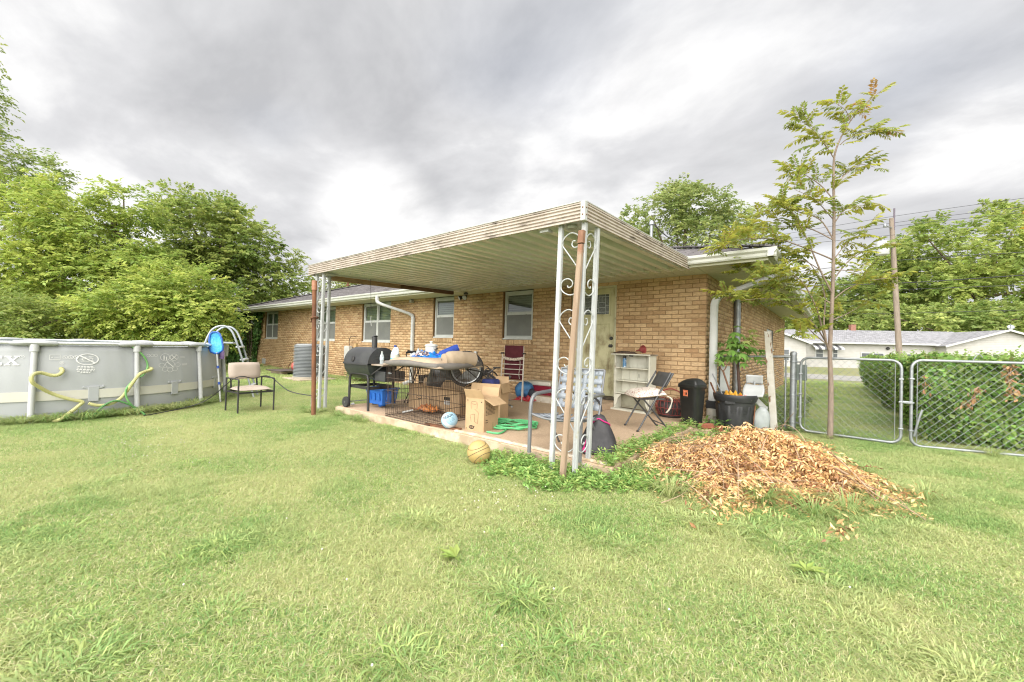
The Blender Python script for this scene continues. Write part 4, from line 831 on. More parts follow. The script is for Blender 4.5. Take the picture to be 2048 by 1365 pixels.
# electric box and pipe on the wall behind it
p = onY(652, 695, -0.1); ex_ = thing('electric_box', 'pale grey electric disconnect box on the wall beside the air conditioner', 'electric box', (-11.6, -0.02, 0))
g = MB(); g.span(-0.02, 0.30, -0.13, 0.0, 0.62, 1.08); g.build('box', mat('box_grey', (0.52, 0.52, 0.49), rough=0.5), ex_, bevel=0.01)
g = MB(); g.tube(catmull([(0.25, -0.07, 0.62), (0.25, -0.07, 0.3), (0.3, -0.1, 0.12), (0.45, -0.25, 0.05)], 5), 0.022, 8); g.build('conduit', mat('grey_conduit', (0.33, 0.33, 0.32), rough=0.6), ex_)
g = MB(); g.tube(catmull([(0.2, -0.06, 1.08), (0.3, -0.12, 1.30), (0.42, -0.1, 1.42), (0.62, -0.06, 1.40)], 5), 0.009, 6); g.build('wire', black_plastic, ex_)
# wooden stake with a coil of old cables
p = gp(688, 752); st = thing('cable_stake', 'wooden stake with pipe and old cables bundled against the wall', 'stake', (-10.55, -0.32, 0))
g = MB(); g.lathe([(0.026, 0), (0.026, 0.95)], 10); g.build('pipe', mat('tan_pipe', (0.40, 0.33, 0.24), rough=0.7), st)
g = MB(); g.box((0.0, 0.0, 1.06), (0.13, 0.09, 0.22)); g.build('wood_block', mat('raw_wood', (0.44, 0.30, 0.14), (0.36, 0.24, 0.11), 9, 0.8), st, bevel=0.008)
for k in range(5):
    x = -0.06-random.random()*0.1; P = [(x, -0.03, 0.92-random.random()*0.1)]+[(x+random.uniform(-.1, .03)-0.05*i, -0.03+random.uniform(-.04, .04), 0.78-0.16*i) for i in range(5)]
    g = MB(); g.tube(catmull(P, 4), 0.008, 5); g.build('old_cable', mat('old_cable', (0.19, 0.13, 0.09), rough=0.8), st)
# dark mat on boards beside the unit, red tool on it
pm_ = Vector((-13.85, -1.1, 0)); pl = thing('wooden_pallet', 'low wooden platform with a dark mat lying by the air conditioner', 'pallet', pm_)
g = MB()
for k in range(2): g.span(-0.5, 0.5, -0.35+k*0.5, -0.2+k*0.5, 0.0, 0.09)
g.build('bearer', mat('grey_wood', (0.36, 0.29, 0.21), (0.28, 0.22, 0.16), 6, 0.9), pl)
for k in range(5): g = MB(); g.span(-0.6+0.24*k, -0.38+0.24*k, -0.42, 0.42, 0.09, 0.115); g.build('board', MATS['grey_wood'], pl)
g = MB(); g.grid(lambda u, v: (-0.66+1.3*u, -0.47+0.9*v, 0.135+0.012*math.sin(9*u)*math.sin(7*v)), 10, 8); g.build('mat', mat('dark_mat', (0.075, 0.06, 0.055), (0.11, 0.09, 0.08), 8, 0.95), pl, solid=0.02)
r_ = thing('red_tool', 'small red tool with a looped handle on the dark mat', 'tool', (-13.4, -1.05, 0.15)); g = MB(); g.ell((0, 0, 0.14), (0.13, 0.09, 0.14), 12, 8, 0.05); g.build('tool_body', mat('faded_red', (0.42, 0.10, 0.08), (0.33, 0.07, 0.06), 6, 0.5), r_)
g = MB(); g.tube(catmull([(-0.1, 0, 0.2), (-0.25, 0, 0.26), (-0.42, 0, 0.14), (-0.5, 0, 0.02)], 6), 0.014, 6); g.build('handle', rust, r_)

def crumple(w, d, h, seed, nx=30, ny=22):
    r = random.Random(seed); wv = [(r.uniform(3, 16), r.uniform(3, 16), r.uniform(0, 6), r.uniform(.3, 1)) for _ in range(9)]
    def f(u, v):
        x, y = (u-0.5)*2, (v-0.5)*2; e = max(0, 1-(x*x*0.9+y*y*0.9))**0.6; z = sum(a*math.sin(p*x+q*y+s) for p, q, s, a in wv)/5
        return (x*w*(1+0.1*math.sin(5*y)), y*d*(1+0.12*math.sin(6*x)), max(0.004, h*e*(0.55+0.55*z)))
    g = MB(); g.grid(f, nx, ny); return g
# ================================================================== GRILL
gr_m = mat('grill_black', (0.040, 0.041, 0.044), (0.06, 0.062, 0.063), 3, 0.34, bump=0.03, c3=(0.13, 0.085, 0.05), scale3=3.0, lo3=0.66, hi3=0.82, amt3=0.6)
gr_g = mat('grill_lower', (0.030, 0.036, 0.032), (0.05, 0.056, 0.05), 3, 0.3)
GX, GY, GZ = -4.40, -3.56, 0.86; grill = thing('barrel_grill', 'black barrel charcoal grill on tube legs at the patio corner', 'grill', (GX, GY, PZ)); zc = GZ-PZ; GR = 0.275; GLn = 0.74
def half(g, a0, a1, r, x0, x1, n=16, cap=True, t=0.006):
    P = [(r*math.cos(R(a0+(a1-a0)*i/n)), r*math.sin(R(a0+(a1-a0)*i/n))) for i in range(n+1)]
    V = [(x0, y, z+zc) for y, z in P]+[(x1, y, z+zc) for y, z in P]; m = n+1
    F = [(i, i+1, m+i+1, m+i) for i in range(n)]
    g.add(V, F, True)
    if cap:
        g.add(V[:m], [tuple(range(m-1, -1, -1))]); g.add(V[m:], [tuple(range(m))])
g = MB(); half(g, 2, 178, GR, -GLn/2, GLn/2); lid = g.build('lid', gr_m, grill, bevel=0.008)
g = MB(); half(g, 182, 358, GR-0.006, -GLn/2+0.005, GLn/2-0.005); bowl = g.build('barrel', gr_g, grill, bevel=0.008)
g = MB(); g.span(-GLn/2-0.006, GLn/2+0.006, -GR-0.012, -GR+0.004, zc-0.012, zc+0.012); g.build('rim', gr_m, bowl)
g = MB(); g.lathe([(0.045, zc+GR-0.02), (0.045, zc+GR+0.17)], 14, (0.14, -0.02, 0)); g.lathe([(0.05, 0), (0.05, 0.012)], 14, (0.14, -0.02, zc+GR+0.165), Matrix.Rotation(R(-25), 3, 'Y')); g.build('chimney', gr_m, lid)
g = MB(); g.lathe([(0.045, 0), (0.045, 0.01), (0.03, 0.014)], 16, (-0.08, -GR*0.97, zc+0.075), Matrix.Rotation(R(78), 3, 'X')); g.build('thermometer', black_metal, lid)
for k in range(4): g = MB(); w = math.sqrt(max(GR**2-(0.02+0.055*k)**2, 0))*0.72; g.box((GLn/2+0.003, 0.02, zc+0.03+0.055*k), (0.008, 2*w, 0.012)); g.build('vent_rib', gr_m, lid, bevel=0.002)
for y in (-0.20, 0.26):
    g = MB(); z1 = zc-0.17
    g.tube(catmull([(-0.29, y, -0.0 if y > 0 else 0.02), (-0.285, y, z1-0.16), (-0.27, y, z1-0.05), (-0.2, y, z1), (0.2, y, z1), (0.27, y, z1-0.05), (0.285, y, z1-0.16), (0.30, y, 0.0)], 5), 0.021, 10); g.build('leg_frame', black_metal, grill)
for y in (-0.20, 0.26): g = MB(); g.box((0, y+0.026, 0.36), (0.56, 0.012, 0.05)); g.build('side_brace', black_metal, grill)
for x in (-0.285, 0.285): g = MB(); g.box((x, 0.03, 0.36), (0.012, 0.46, 0.05)); g.build('cross_brace', black_metal, grill)
for y in (-0.245, 0.30):
    g = MB(); g.lathe([(0.03, -0.018), (0.052, -0.022), (0.085, -0.022), (0.09, -0.014), (0.09, 0.014), (0.085, 0.022), (0.052, 0.022), (0.03, 0.018)], 22, (-0.31, y, 0.09), Matrix.Rotation(R(90), 3, 'X')); wh = g.build('wheel', mat('tyre_grey', (0.045, 0.045, 0.045), rough=0.8), grill)
    g = MB(); g.lathe([(0.0, -0.024), (0.02, -0.024), (0.02, 0.024), (0.0, 0.024)], 12, (-0.31, y, 0.09), Matrix.Rotation(R(90), 3, 'X'))
    for k in range(5): a = k*72; g.bar((-0.31, y, 0.09), (-0.31+0.055*math.cos(R(a)), y, 0.09+0.055*math.sin(R(a))), 0.03, 0.012, (0, 1, 0))
    g.build('hub', mat('hub_grey', (0.10, 0.10, 0.10), rough=0.6), wh)
g = MB(); g.tube([(-0.31, -0.26, 0.09), (-0.31, 0.31, 0.09)], 0.008, 6); g.build('axle', galv, grill)
# side fire box and its rusty shelf
g = MB(); g.span(GLn/2+0.02, GLn/2+0.30, -0.16, 0.22, zc-0.26, zc-0.10); g.build('fire_box', gr_m, grill, bevel=0.01)
g = MB(); g.span(GLn/2+0.01, GLn/2+0.34, -0.22, 0.22, zc-0.012, zc+0.012); g.build('side_shelf', mat('shelf_rust', (0.22, 0.15, 0.10), (0.33, 0.29, 0.25), 7, 0.7), grill, bevel=0.004)
for y in (-0.2, 0.2): g = MB(); g.bar((GLn/2, y, zc-0.16), (GLn/2+0.30, y, zc-0.014), 0.012, 0.02); g.build('shelf_strut', black_metal, grill)
SH = GZ+0.012; sx0 = GX+GLn/2
# bottles on the shelf
b_ = thing('water_bottle', 'small clear water bottle with blue label on the grill shelf', 'bottle', (sx0+0.12, GY-0.10, SH))
clear = mat('clear_pet', (0.62, 0.68, 0.70), rough=0.08, spec=0.6, alpha=0.6)
g = MB(); g.lathe([(0, 0), (0.03, 0), (0.032, 0.01), (0.029, 0.05), (0.032, 0.06), (0.032, 0.12), (0.03, 0.135), (0.013, 0.175), (0.013, 0.19)], 16); g.build('bottle_body', clear, b_)
g = MB(); g.lathe([(0.0328, 0.07), (0.0328, 0.115)], 16, caps=False); g.build('bottle_label', mat('pale_blue_label', (0.40, 0.52, 0.66), (0.66, 0.70, 0.74), 40, 0.5), b_); g = MB(); g.lathe([(0.0145, 0.185), (0.0145, 0.203), (0.0, 0.204)], 12); g.build('bottle_cap', white, b_)
b_ = thing('bleach_jug', 'white plastic gallon jug with blue cap and label on the grill shelf', 'jug', (sx0+0.24, GY+0.06, SH))
jm = mat('jug_plastic', (0.60, 0.66, 0.68), (0.55, 0.61, 0.64), 3, 0.35); g = MB(); g.lathe([(0, 0), (0.068, 0.0), (0.074, 0.012), (0.074, 0.15), (0.066, 0.19), (0.03, 0.255), (0.02, 0.265), (0.02, 0.285)], 20, sx=1.0, sy=0.9); g.build('jug_body', jm, b_)
g = MB(); g.tube(catmull([(0.02, 0.0, 0.262), (0.055, 0.0, 0.262), (0.078, 0, 0.225), (0.076, 0, 0.165)], 6), 0.013, 8); g.build('jug_handle', jm, b_)
g = MB(); g.lathe([(0.024, 0.278), (0.024, 0.305), (0.0, 0.307)], 14); g.build('jug_cap', mat('cap_blue', (0.02, 0.05, 0.25), rough=0.4), b_)
g = MB(); g.lathe([(0.0752, 0.03), (0.0752, 0.15)], 20, caps=False, sx=1.0, sy=0.9); o = g.build('jug_label', mat('label_cream', (0.60, 0.61, 0.48), rough=0.5), b_); g = MB(); g.lathe([(0.0758, 0.085), (0.0758, 0.10)], 20, caps=False, sx=1.0, sy=0.9); g.build('label_stripe', mat('stripe_cyan', (0.08, 0.40, 0.58), rough=0.5), b_)
g = MB(); g.ell((sx0+0.07, GY-0.02, SH+0.03), (0.035, 0.03, 0.032), 10, 7, 0.1); tag(g.build('charcoal_lump', mat('brown_lump', (0.15, 0.10, 0.07), rough=0.9)), 'small brown lump beside the water bottle on the shelf', 'lump')

# blue basket under the grill
bk = thing('blue_basket', 'blue plastic laundry basket on the patio beneath the grill', 'basket', (-4.33, -3.36, PZ), R(4)); blue = mat('basket_blue', (0.03, 0.16, 0.56), (0.025, 0.13, 0.48), 3, 0.4)
def taper_box(g, w0, d0, w1, d1, z0, z1, t=0.008):
    P = [(-w0/2, -d0/2, z0), (w0/2, -d0/2, z0), (w0/2, d0/2, z0), (-w0/2, d0/2, z0)]; Q = [(-w1/2, -d1/2, z1), (w1/2, -d1/2, z1), (w1/2, d1/2, z1), (-w1/2, d1/2, z1)]
    g.add(P+Q, [(3, 2, 1, 0), (0, 1, 5, 4), (1, 2, 6, 5), (2, 3, 7, 6), (3, 0, 4, 7)])
g = MB(); taper_box(g, 0.37, 0.27, 0.44, 0.33, 0.07, 0.32); g.build('basket_body', blue, bk, solid=0.008, bevel=0.006)
g = MB(); e0 = 0.47; 
for a_, b__ in (((-.235, -.18), (.235, -.18)), ((.235, -.18), (.235, .18)), ((.235, .18), (-.235, .18)), ((-.235, .18), (-.235, -.18))): g.bar((a_[0], a_[1], 0.325), (b__[0], b__[1], 0.325), 0.035, 0.028)
g.build('basket_rim', blue, bk, bevel=0.008)
dkb = mat('basket_gap', (0.015, 0.07, 0.26), rough=0.7)
for k in range(3):
    for s in (-1, 1): g = MB(); g.box((-0.12+0.12*k, s*0.165, 0.20), (0.07, 0.02, 0.12), Matrix.Rotation(R(-7*s), 3, 'X')); g.build('side_panel', blue, bk, bevel=0.006)
for s in (-1, 1): g = MB(); g.box((s*0.217, 0, 0.20), (0.02, 0.14, 0.12), Matrix.Rotation(R(8*s), 3, 'Y')); g.build('side_panel', blue, bk, bevel=0.006)
g = MB(); g.ell((0, 0, 0.06), (0.06, 0.05, 0.06), 10, 7, 0.2); g.build('base_foot', blue, bk)
g = MB(); g.lathe([(0.02, 0), (0.022, 0.06), (0.012, 0.08)], 10, (-4.78, -3.66, PZ+0.03), Matrix.Rotation(R(80), 3, 'Y')); tag(g.build('small_cup', white), 'small white cup lying behind the grill wheel', 'cup')

# ================================================================== DOG CRATE
wire_m = mat('crate_wire', (0.045, 0.032, 0.024), (0.08, 0.055, 0.04), 8, 0.6)
CWd, CDp, CHt = 1.04, 0.74, 0.76; cr = thing('dog_crate', 'black wire dog crate on the patio under the tan pet bed', 'dog crate', (-3.02, -3.45, PZ+0.012), R(-1.0))
def wires(g, a, b, step, fn, r): 
    n = max(1, round((b-a)/step))
    for i in range(n+1): p, q = fn(a+(b-a)*i/n); g.tube([p, q], r, 5)
X0, X1, Y0, Y1 = -CWd/2, CWd/2, -CDp/2, CDp/2
def panel(name, fv, fh, a, b, h0, h1):
    g = MB(); wires(g, a, b, 0.09 if name in ('floor_grid', 'top_panel') else 0.036, fv, 0.0026)
    n = 4
    for i in range(n+1): z = h0+(h1-h0)*i/n; p, q = fh(z); g.tube([p, q], 0.0048 if i in (0, n) else 0.0042, 5)
    o = g.build(name, wire_m, cr); o['kind'] = 'stuff'
panel('front_panel', lambda t: ((t, Y0, 0), (t, Y0, CHt)), lambda z: ((X0, Y0, z), (X1, Y0, z)), X0, X1, 0, CHt)
panel('back_panel', lambda t: ((t, Y1, 0), (t, Y1, CHt)), lambda z: ((X0, Y1, z), (X1, Y1, z)), X0, X1, 0, CHt)
panel('side_panel', lambda t: ((X0, t, 0), (X0, t, CHt)), lambda z: ((X0, Y0, z), (X0, Y1, z)), Y0, Y1, 0, CHt)
panel('side_panel', lambda t: ((X1, t, 0), (X1, t, CHt)), lambda z: ((X1, Y0, z), (X1, Y1, z)), Y0, Y1, 0, CHt)
panel('floor_grid', lambda t: ((t, Y0, 0.03), (t, Y1, 0.03)), lambda z: ((X0, Y0+(Y1-Y0)*z, 0.03), (X1, Y0+(Y1-Y0)*z, 0.03)), X0, X1, 0, 1)
panel('top_panel', lambda t: ((t, Y0, CHt), (t, Y1, CHt)), lambda z: ((X0, Y0+(Y1-Y0)*z, CHt), (X1, Y0+(Y1-Y0)*z, CHt)), X0, X1, 0, 1)
g = MB(); g.box((X0+0.10, Y0-0.008, CHt-0.12), (0.09, 0.006, 0.012)); g.box((X0+0.10, Y0-0.008, CHt-0.12), (0.012, 0.006, 0.03)); g.build('latch', galv, cr)
# things in the crate
g = MB(); ob = thing('orange_bag', 'glossy orange plastic bag lying on the crate floor', 'bag', (-3.35, -3.17, PZ+0.05)); g = crumple(0.24, 0.13, 0.12, 78, 26, 16); g.build('bag', mat('orange_film', (0.40, 0.10, 0.025), (0.58, 0.24, 0.08), 12, 0.18, coat=0.5), ob)
g = MB(); g.bar((-3.42, -3.60, PZ+0.05), (-3.32, -3.47, PZ+0.085), 0.045, 0.02); tag(g.build('white_scraper', white, bevel=0.006), 'white plastic scraper lying in the front of the dog crate', 'scraper')
# pet bed on the crate
bed_top = mat('bed_tan', (0.43, 0.335, 0.24), (0.37, 0.285, 0.20), 5, 0.9, bump=0.12, bscale=25); bed_side = mat('bed_grey', (0.135, 0.125, 0.115), (0.17, 0.155, 0.14), 6, 0.95, bump=0.1)
BZ = PZ+0.012+CHt+0.004; bed = thing('pet_bed', 'tan and grey pet bed slumped across the top of the dog crate', 'pet bed', (-2.98, -3.40, BZ))
def bed_pt(u, v, top):
    x, y = (u-0.5)*2, (v-0.5)*2; ed = (1-abs(x)**6)*(1-abs(y)**6); sag = 0.03*math.sin(3*x+1)+0.02*math.sin(5*y+2*x)
    h = 0.13*ed**0.5+sag*0.4 if top else 0.004
    slump = -0.0
    return (x*0.64+0.02*math.sin(4*y), y*0.45, max(h, 0.004)+slump+0.0)
g = MB(); g.grid(lambda u, v: bed_pt(u, v, True), 26, 18); g.build('bed_top', bed_top, bed)
g = MB(); N_ = 40; loop = []
for i in range(N_):
    a = 2*math.pi*i/N_; cx_, sy_ = math.cos(a), math.sin(a); q = max(abs(cx_), abs(sy_))**0.75; loop.append((0.655*cx_/q*0.97, 0.46*sy_/q*0.97, 0.035+0.012*math.sin(3*a)))
g.tube(loop, [0.042+0.008*math.sin(7*i) for i in range(N_)], 10, closed=True); g.build('bed_side', bed_side, bed)
g = MB(); g.tube(catmull([(0.50, -0.24, 0.10), (0.54, -0.10, 0.12), (0.58, 0.06, 0.125), (0.62, 0.26, 0.115)], 6), [0.05]+[0.095]*3+[0.115]*8+[0.105]*6+[0.05], 16); g.build('bolster', bed_top, bed)
g = MB(); g.tube(catmull([(0.50, -0.30, 0.03), (0.47, -0.22, 0.15), (0.50, -0.14, 0.22), (0.55, -0.08, 0.235)], 6), 0.006, 6); g.build('piping', bed_side, bed)
# on the bed: pot, tarp, bag, towel roll
BT = BZ+0.115; _q = onY(862, 712, -3.42); px_ = _q.x; py__ = -3.42
pot = thing('enamel_pot', 'white enamel pot with knobbed lid standing on the pet bed', 'pot', (px_, py__, BT+0.02)); pm2 = mat('enamel_white', (0.68, 0.68, 0.64), (0.62, 0.62, 0.58), 4, 0.25); g = MB(); g.lathe([(0, 0), (0.075, 0), (0.085, 0.015), (0.088, 0.15), (0.094, 0.155), (0.094, 0.162)], 24); g.build('pot_body', pm2, pot)
g = MB(); g.lathe([(0.099, 0.162), (0.099, 0.170), (0.08, 0.188), (0.03, 0.197), (0.018, 0.2), (0.018, 0.212), (0.03, 0.22), (0.024, 0.232), (0, 0.234)], 24); g.build('lid', pm2, pot)
g = MB(); g.tube(catmull([(0.088, 0.02, 0.13), (0.12, 0.03, 0.125), (0.118, 0.0, 0.11), (0.088, -0.01, 0.11)], 5), 0.006, 6); g.build('handle', black_metal, pot)
tarp_m = mat('tarp_blue', (0.015, 0.20, 0.62), (0.02, 0.15, 0.5), 4, 0.3)
g = crumple(0.34, 0.20, 0.13, 3); g.v = [(x+px_+0.02, y+py__-0.05, z+BT+0.0) for x, y, z in g.v]; tag(g.build('blue_tarp', tarp_m, solid=0.002), 'crumpled bright blue tarp spread on the pet bed under the pot', 'tarp')
g = crumple(0.16, 0.13, 0.16, 9, 22, 18); g.v = [(x+px_-0.20, y+py__-0.02, z+BT+0.02) for x, y, z in g.v]; tag(g.build('plastic_bag', mat('milky_bag', (0.62, 0.66, 0.70), rough=0.3, alpha=0.75), solid=0.002), 'crumpled translucent plastic bag beside the white pot', 'bag')
g = crumple(0.14, 0.08, 0.10, 15, 20, 14); g.v = [(x+px_+0.03, y+py__-0.17, z+BT+0.035) for x, y, z in g.v]; tag(g.build('patterned_cloth', mat('patterned_cloth', (0.09, 0.07, 0.10), (0.55, 0.48, 0.46), 38, 0.8, lo=0.5, hi=0.56, c3=(0.4, 0.05, 0.06), scale3=22, lo3=0.62, hi3=0.66), solid=0.003), 'dark patterned cloth bunched in front of the white pot', 'cloth')
a, b = Vector((px_+0.22, py__-0.02, BT+0.06)), Vector((px_+0.40, py__+0.18, BT+0.17)); tr = thing('blue_roll', 'rolled royal blue towel propped on the pet bed', 'towel', a); g = MB(); g.tube([a, a+(b-a)*.1, a+(b-a)*.9, b], [0.035, 0.048, 0.06, 0.05], 14); g.build('roll', mat('royal_towel', (0.02, 0.055, 0.30), (0.03, 0.08, 0.38), 8, 0.8, bump=0.2), tr, world=True)
g = MB(); g.tube(catmull([a, a+Vector((-.10, -.03, -.02)), a+Vector((-.17, 0, -.045)), a+Vector((-.2, 0.06, -.05))], 5), [0.02]*8+[0.03]*8, 8); g.build('loose_end', MATS['royal_towel'], tr, world=True)

# ================================================================== BEHIND THE CRATE
# upside-down child's bicycle
bw = dp(932, 738, 6.15); BX, BY = bw.x, bw.y
bike = thing('upturned_bicycle', 'small black bicycle standing upside down behind the dog crate', 'bicycle', (BX, BY, PZ)); zw = bw.z-PZ; WR = 0.255
bdir = Vector((0.62, 0.78, 0)).normalized()      # wheel plane
bn_ = Vector((bdir.y, -bdir.x, 0))
tyre = mat('bike_tyre', (0.03, 0.028, 0.027), (0.05, 0.047, 0.045), 12, 0.8)
def wheel(c, r):
    g = MB(); g.tube([c+bdir*r*math.cos(2*math.pi*k/40)+Vector((0, 0, r*math.sin(2*math.pi*k/40))) for k in range(40)], 0.024, 10, closed=True); w = g.build('wheel', tyre, bike)
    g = MB(); g.tube([c+bdir*(r-.035)*math.cos(2*math.pi*k/40)+Vector((0, 0, (r-.035)*math.sin(2*math.pi*k/40))) for k in range(40)], 0.012, 6, closed=True); g.build('rim', mat('bike_rim', (0.50, 0.50, 0.49), rough=0.35, metal=0.6), w)
    g = MB(); 
    for k in range(18): a = 2*math.pi*k/18; s = 1 if k % 2 else -1; g.tube([c+bn_*0.02*s, c+bdir*(r-.04)*math.cos(a)+Vector((0, 0, (r-.04)*math.sin(a)))], 0.0016, 4)
    o = g.build('spokes', galv, w); o['kind'] = 'stuff'
    g = MB(); g.tube([c-bn_*0.05, c+bn_*0.05], 0.018, 8); g.build('hub', galv, w)
c1 = Vector((0, 0, zw)); wheel(c1, WR)
bb = c1+bdir*0.34+Vector((0, 0, -0.06)); st_ = bb+bdir*0.02+Vector((0, 0, -0.40)); hd = bb+bdir*0.22+Vector((0, 0.12, -0.22)); hb = hd+Vector((0, 0.05, -0.28))
frm = mat('bike_frame', (0.05, 0.045, 0.045), (0.09, 0.08, 0.075), 6, 0.35)
for a, b, r in ((bb, hd, 0.018), (bb, st_, 0.016), (st_+Vector((0, 0, .1)), hd, 0.016), (hd+Vector((0, 0, .05)), hb, 0.015)): g = MB(); g.tube([a, b], r, 8); g.build('frame_tube', frm, bike)
for s in (-1, 1):
    g = MB(); g.tube([c1+bn_*0.05*s, bb+bn_*0.025*s], 0.010, 6); g.build('chain_stay', frm, bike); g = MB(); g.tube([c1+bn_*0.05*s, st_+Vector((0, 0, 0.16))], 0.008, 6); g.build('seat_stay', frm, bike)
    g = MB(); g.tube([hd+Vector((0, 0, .06)), hd+bdir*0.06+bn_*0.05*s+Vector((0, 0, .17))], 0.013, 6); g.build('fork_blade', frm, bike)
g = MB(); g.tube(catmull([hb-bn_*0.30, hb-bn_*0.2+bdir*0.02, hb-bn_*0.08, hb+bn_*0.08, hb+bn_*0.2+bdir*.02, hb+bn_*0.30], 4), 0.011, 8); g.build('handlebar', galv, bike)
g = MB(); g.ell(st_+Vector((0, 0, -0.03)), (0.12, 0.07, 0.035), 14, 8); g.build('saddle', black_plastic, bike)
g = MB(); g.tube([bb+bn_*0.05+bdir*0.07*math.cos(k*.314)+Vector((0, 0, 0.07*math.sin(k*.314))) for k in range(20)], 0.008, 6, closed=True); g.build('chainring', frm, bike)
g = MB(); g.tube([bb+bn_*0.07, bb+bn_*0.07+bdir*0.12+Vector((0, 0, .09))], 0.011, 6); g.box(bb+bn_*0.11+bdir*0.12+Vector((0, 0, .09)), (0.09, 0.07, 0.022)); g.build('crank', frm, bike)
g = MB(); g.tube([bb-bn_*0.07, bb-bn_*0.07-bdir*0.12-Vector((0, 0, .09))], 0.011, 6); g.box(bb-bn_*0.11-bdir*0.12-Vector((0, 0, .09)), (0.09, 0.07, 0.022)); g.build('crank', frm, bike)
# second bicycle, lying against the wall behind
b2 = thing('fallen_bicycle', 'dark bicycle lying on its side by the brick wall', 'bicycle', (-4.15, -1.15, PZ)); f2m = mat('bike_dark', (0.045, 0.04, 0.04), rough=0.4)
pp = [dp(955, 765, 7.2), dp(985, 742, 7.35), dp(972, 742, 7.3), dp(1000, 758, 7.6), dp(948, 752, 7.15), dp(990, 770, 7.5)]
for i, j, r in ((0, 1, .02), (1, 2, .018), (4, 1, .02), (4, 2, .015)): g = MB(); g.tube([pp[i], pp[j]], r, 8); g.build('frame_tube', f2m, b2, world=True)
c2 = dp(970, 741, 7.3); g = MB(); g.tube([c2+Vector((0.62*.08*math.cos(k*.35), 0.78*.08*math.cos(k*.35), .08*math.sin(k*.35))) for k in range(18)], 0.009, 6, closed=True); g.build('chainring', f2m, b2, world=True)
cw = dp(962, 778, 7.25); g = MB(); g.tube([cw+Vector((.6*.24*math.cos(k*.21), .75*.24*math.cos(k*.21)+.05*math.sin(k*.21), .22*math.sin(k*.21)+.02)) for k in range(30)], 0.022, 8, closed=True); g.build('wheel', tyre, b2, world=True)
g = MB(); g.tube(catmull([dp(976, 748, 7.3), dp(986, 744, 7.35), dp(994, 752, 7.4), dp(990, 760, 7.4)], 5), 0.014, 6); g.build('handlebar', f2m, b2, world=True)
# folded camp chair behind the tarp
fc = thing('camp_chair', 'folded black camp chair standing behind the dog crate', 'chair', (-4.55, -1.95, PZ)); ctr = dp(823, 722, 7.5)
top = dp(823, 705, 7.45); 
for a, b in (((812, 708), (838, 820)), ((838, 708), (815, 822)), ((828, 704), (850, 815)), ((846, 722), (808, 812))):
    g = MB(); pa, pb_ = dp(*a, 7.4), dp(*b, 7.4); pb_.z = PZ; g.tube([pa, pb_], 0.011, 6); g.build('leg', black_metal, fc, world=True)
g = MB(); P = [dp(812, 706, 7.4), dp(838, 704, 7.45), dp(848, 716, 7.5), dp(830, 722, 7.35), dp(818, 730, 7.35)]; g.tube(catmull(P, 4), 0.018, 8); g.tube(catmull([dp(815, 703, 7.4), dp(832, 708, 7.4), dp(842, 722, 7.4)], 4), 0.025, 8); g.build('bunched_seat', mat('black_canvas', (0.03, 0.03, 0.032), rough=0.9), fc, world=True)
# black rubbish bags and a black crate behind the wire
g = MB(); p = Vector((-3.72, -2.50, PZ)); bag1 = thing('rubbish_bag', 'large grey-black rubbish bag heaped behind the cardboard box', 'bag', p); g.ell((0, 0, 0.42), (0.34, 0.26, 0.42), 30, 20, 0.07); g.ell((0.02, 0, 0.82), (0.12, 0.1, 0.1), 14, 9, 0.2); g.build('bag', mat('bag_black', (0.035, 0.034, 0.034), (0.10, 0.097, 0.092), 9, 0.3, bump=0.6, bscale=7), bag1)
p = Vector((-3.15, -2.44, PZ)); bag2 = thing('rubbish_bag', 'smaller silvery-grey rubbish bag under the bicycle wheel', 'bag', p); g = MB(); g.ell((0, 0, 0.34), (0.28, 0.22, 0.36), 28, 18, 0.08); g.build('bag', mat('bag_grey', (0.12, 0.118, 0.112), (0.24, 0.235, 0.225), 8, 0.3, bump=0.6, bscale=8), bag2)
p = gp(868, 795, PZ); bx_ = thing('black_crate', 'black ribbed plastic crate behind the wire crate', 'crate', (-4.35, -2.25, PZ), R(8)); g = MB(); taper_box(g, 0.34, 0.30, 0.40, 0.36, 0.0, 0.50); g.build('crate_body', black_plastic, bx_, solid=0.01, bevel=0.006)
for k in range(6): g = MB(); g.box((-0.16+k*0.064, -0.178, 0.27), (0.02, 0.02, 0.42), Matrix.Rotation(R(3.4), 3, 'X')); g.build('rib', black_plastic, bx_)
# ---- cardboard boxes
def carton(name, label, loc, rz, w, d, h, flaps, lean=0.0):
    t = thing(name, label, 'box', loc, rz); g = MB(); e = 0.004
    for x, y, sx, sy in ((0, -d/2, w, e), (0, d/2, w, e), (-w/2, 0, e, d-e), (w/2, 0, e, d-e)): g.box((x, y, h/2), (sx, sy, h))
    g.box((0, 0, 0.004), (w-e, d-e, 0.006)); g.build('box_body', card, t)
    for side, ang, ln in flaps:   # ang: 0 flat outward, 90 upright
        g = MB(); a = R(ang); L = ln
        if side in 'FB': s = -1 if side == 'F' else 1; y0 = s*d/2; V = [(-w/2, y0, h), (w/2, y0, h), (w/2-0.01, y0+s*L*math.cos(a), h+L*math.sin(a)), (-w/2+0.01, y0+s*L*math.cos(a), h+L*math.sin(a))]
        else: s = -1 if side == 'L' else 1; x0 = s*w/2; V = [(x0, -d/2, h), (x0, d/2, h), (x0+s*L*math.cos(a), d/2-0.01, h+L*math.sin(a)), (x0+s*L*math.cos(a), -d/2+0.01, h+L*math.sin(a))]
        g.add(V, [(0, 1, 2, 3)]); g.build('flap', card, t, solid=0.004)
    return t
cb_ = carton('cardboard_box', 'tall narrow open cardboard box with printed sides at the patio edge', (-1.905, -3.44, PZ), R(8), 0.29, 0.33, 0.42, [('F', 62, 0.13), ('R', -28, 0.16), ('L', 70, 0.08), ('B', 75, 0.12)])
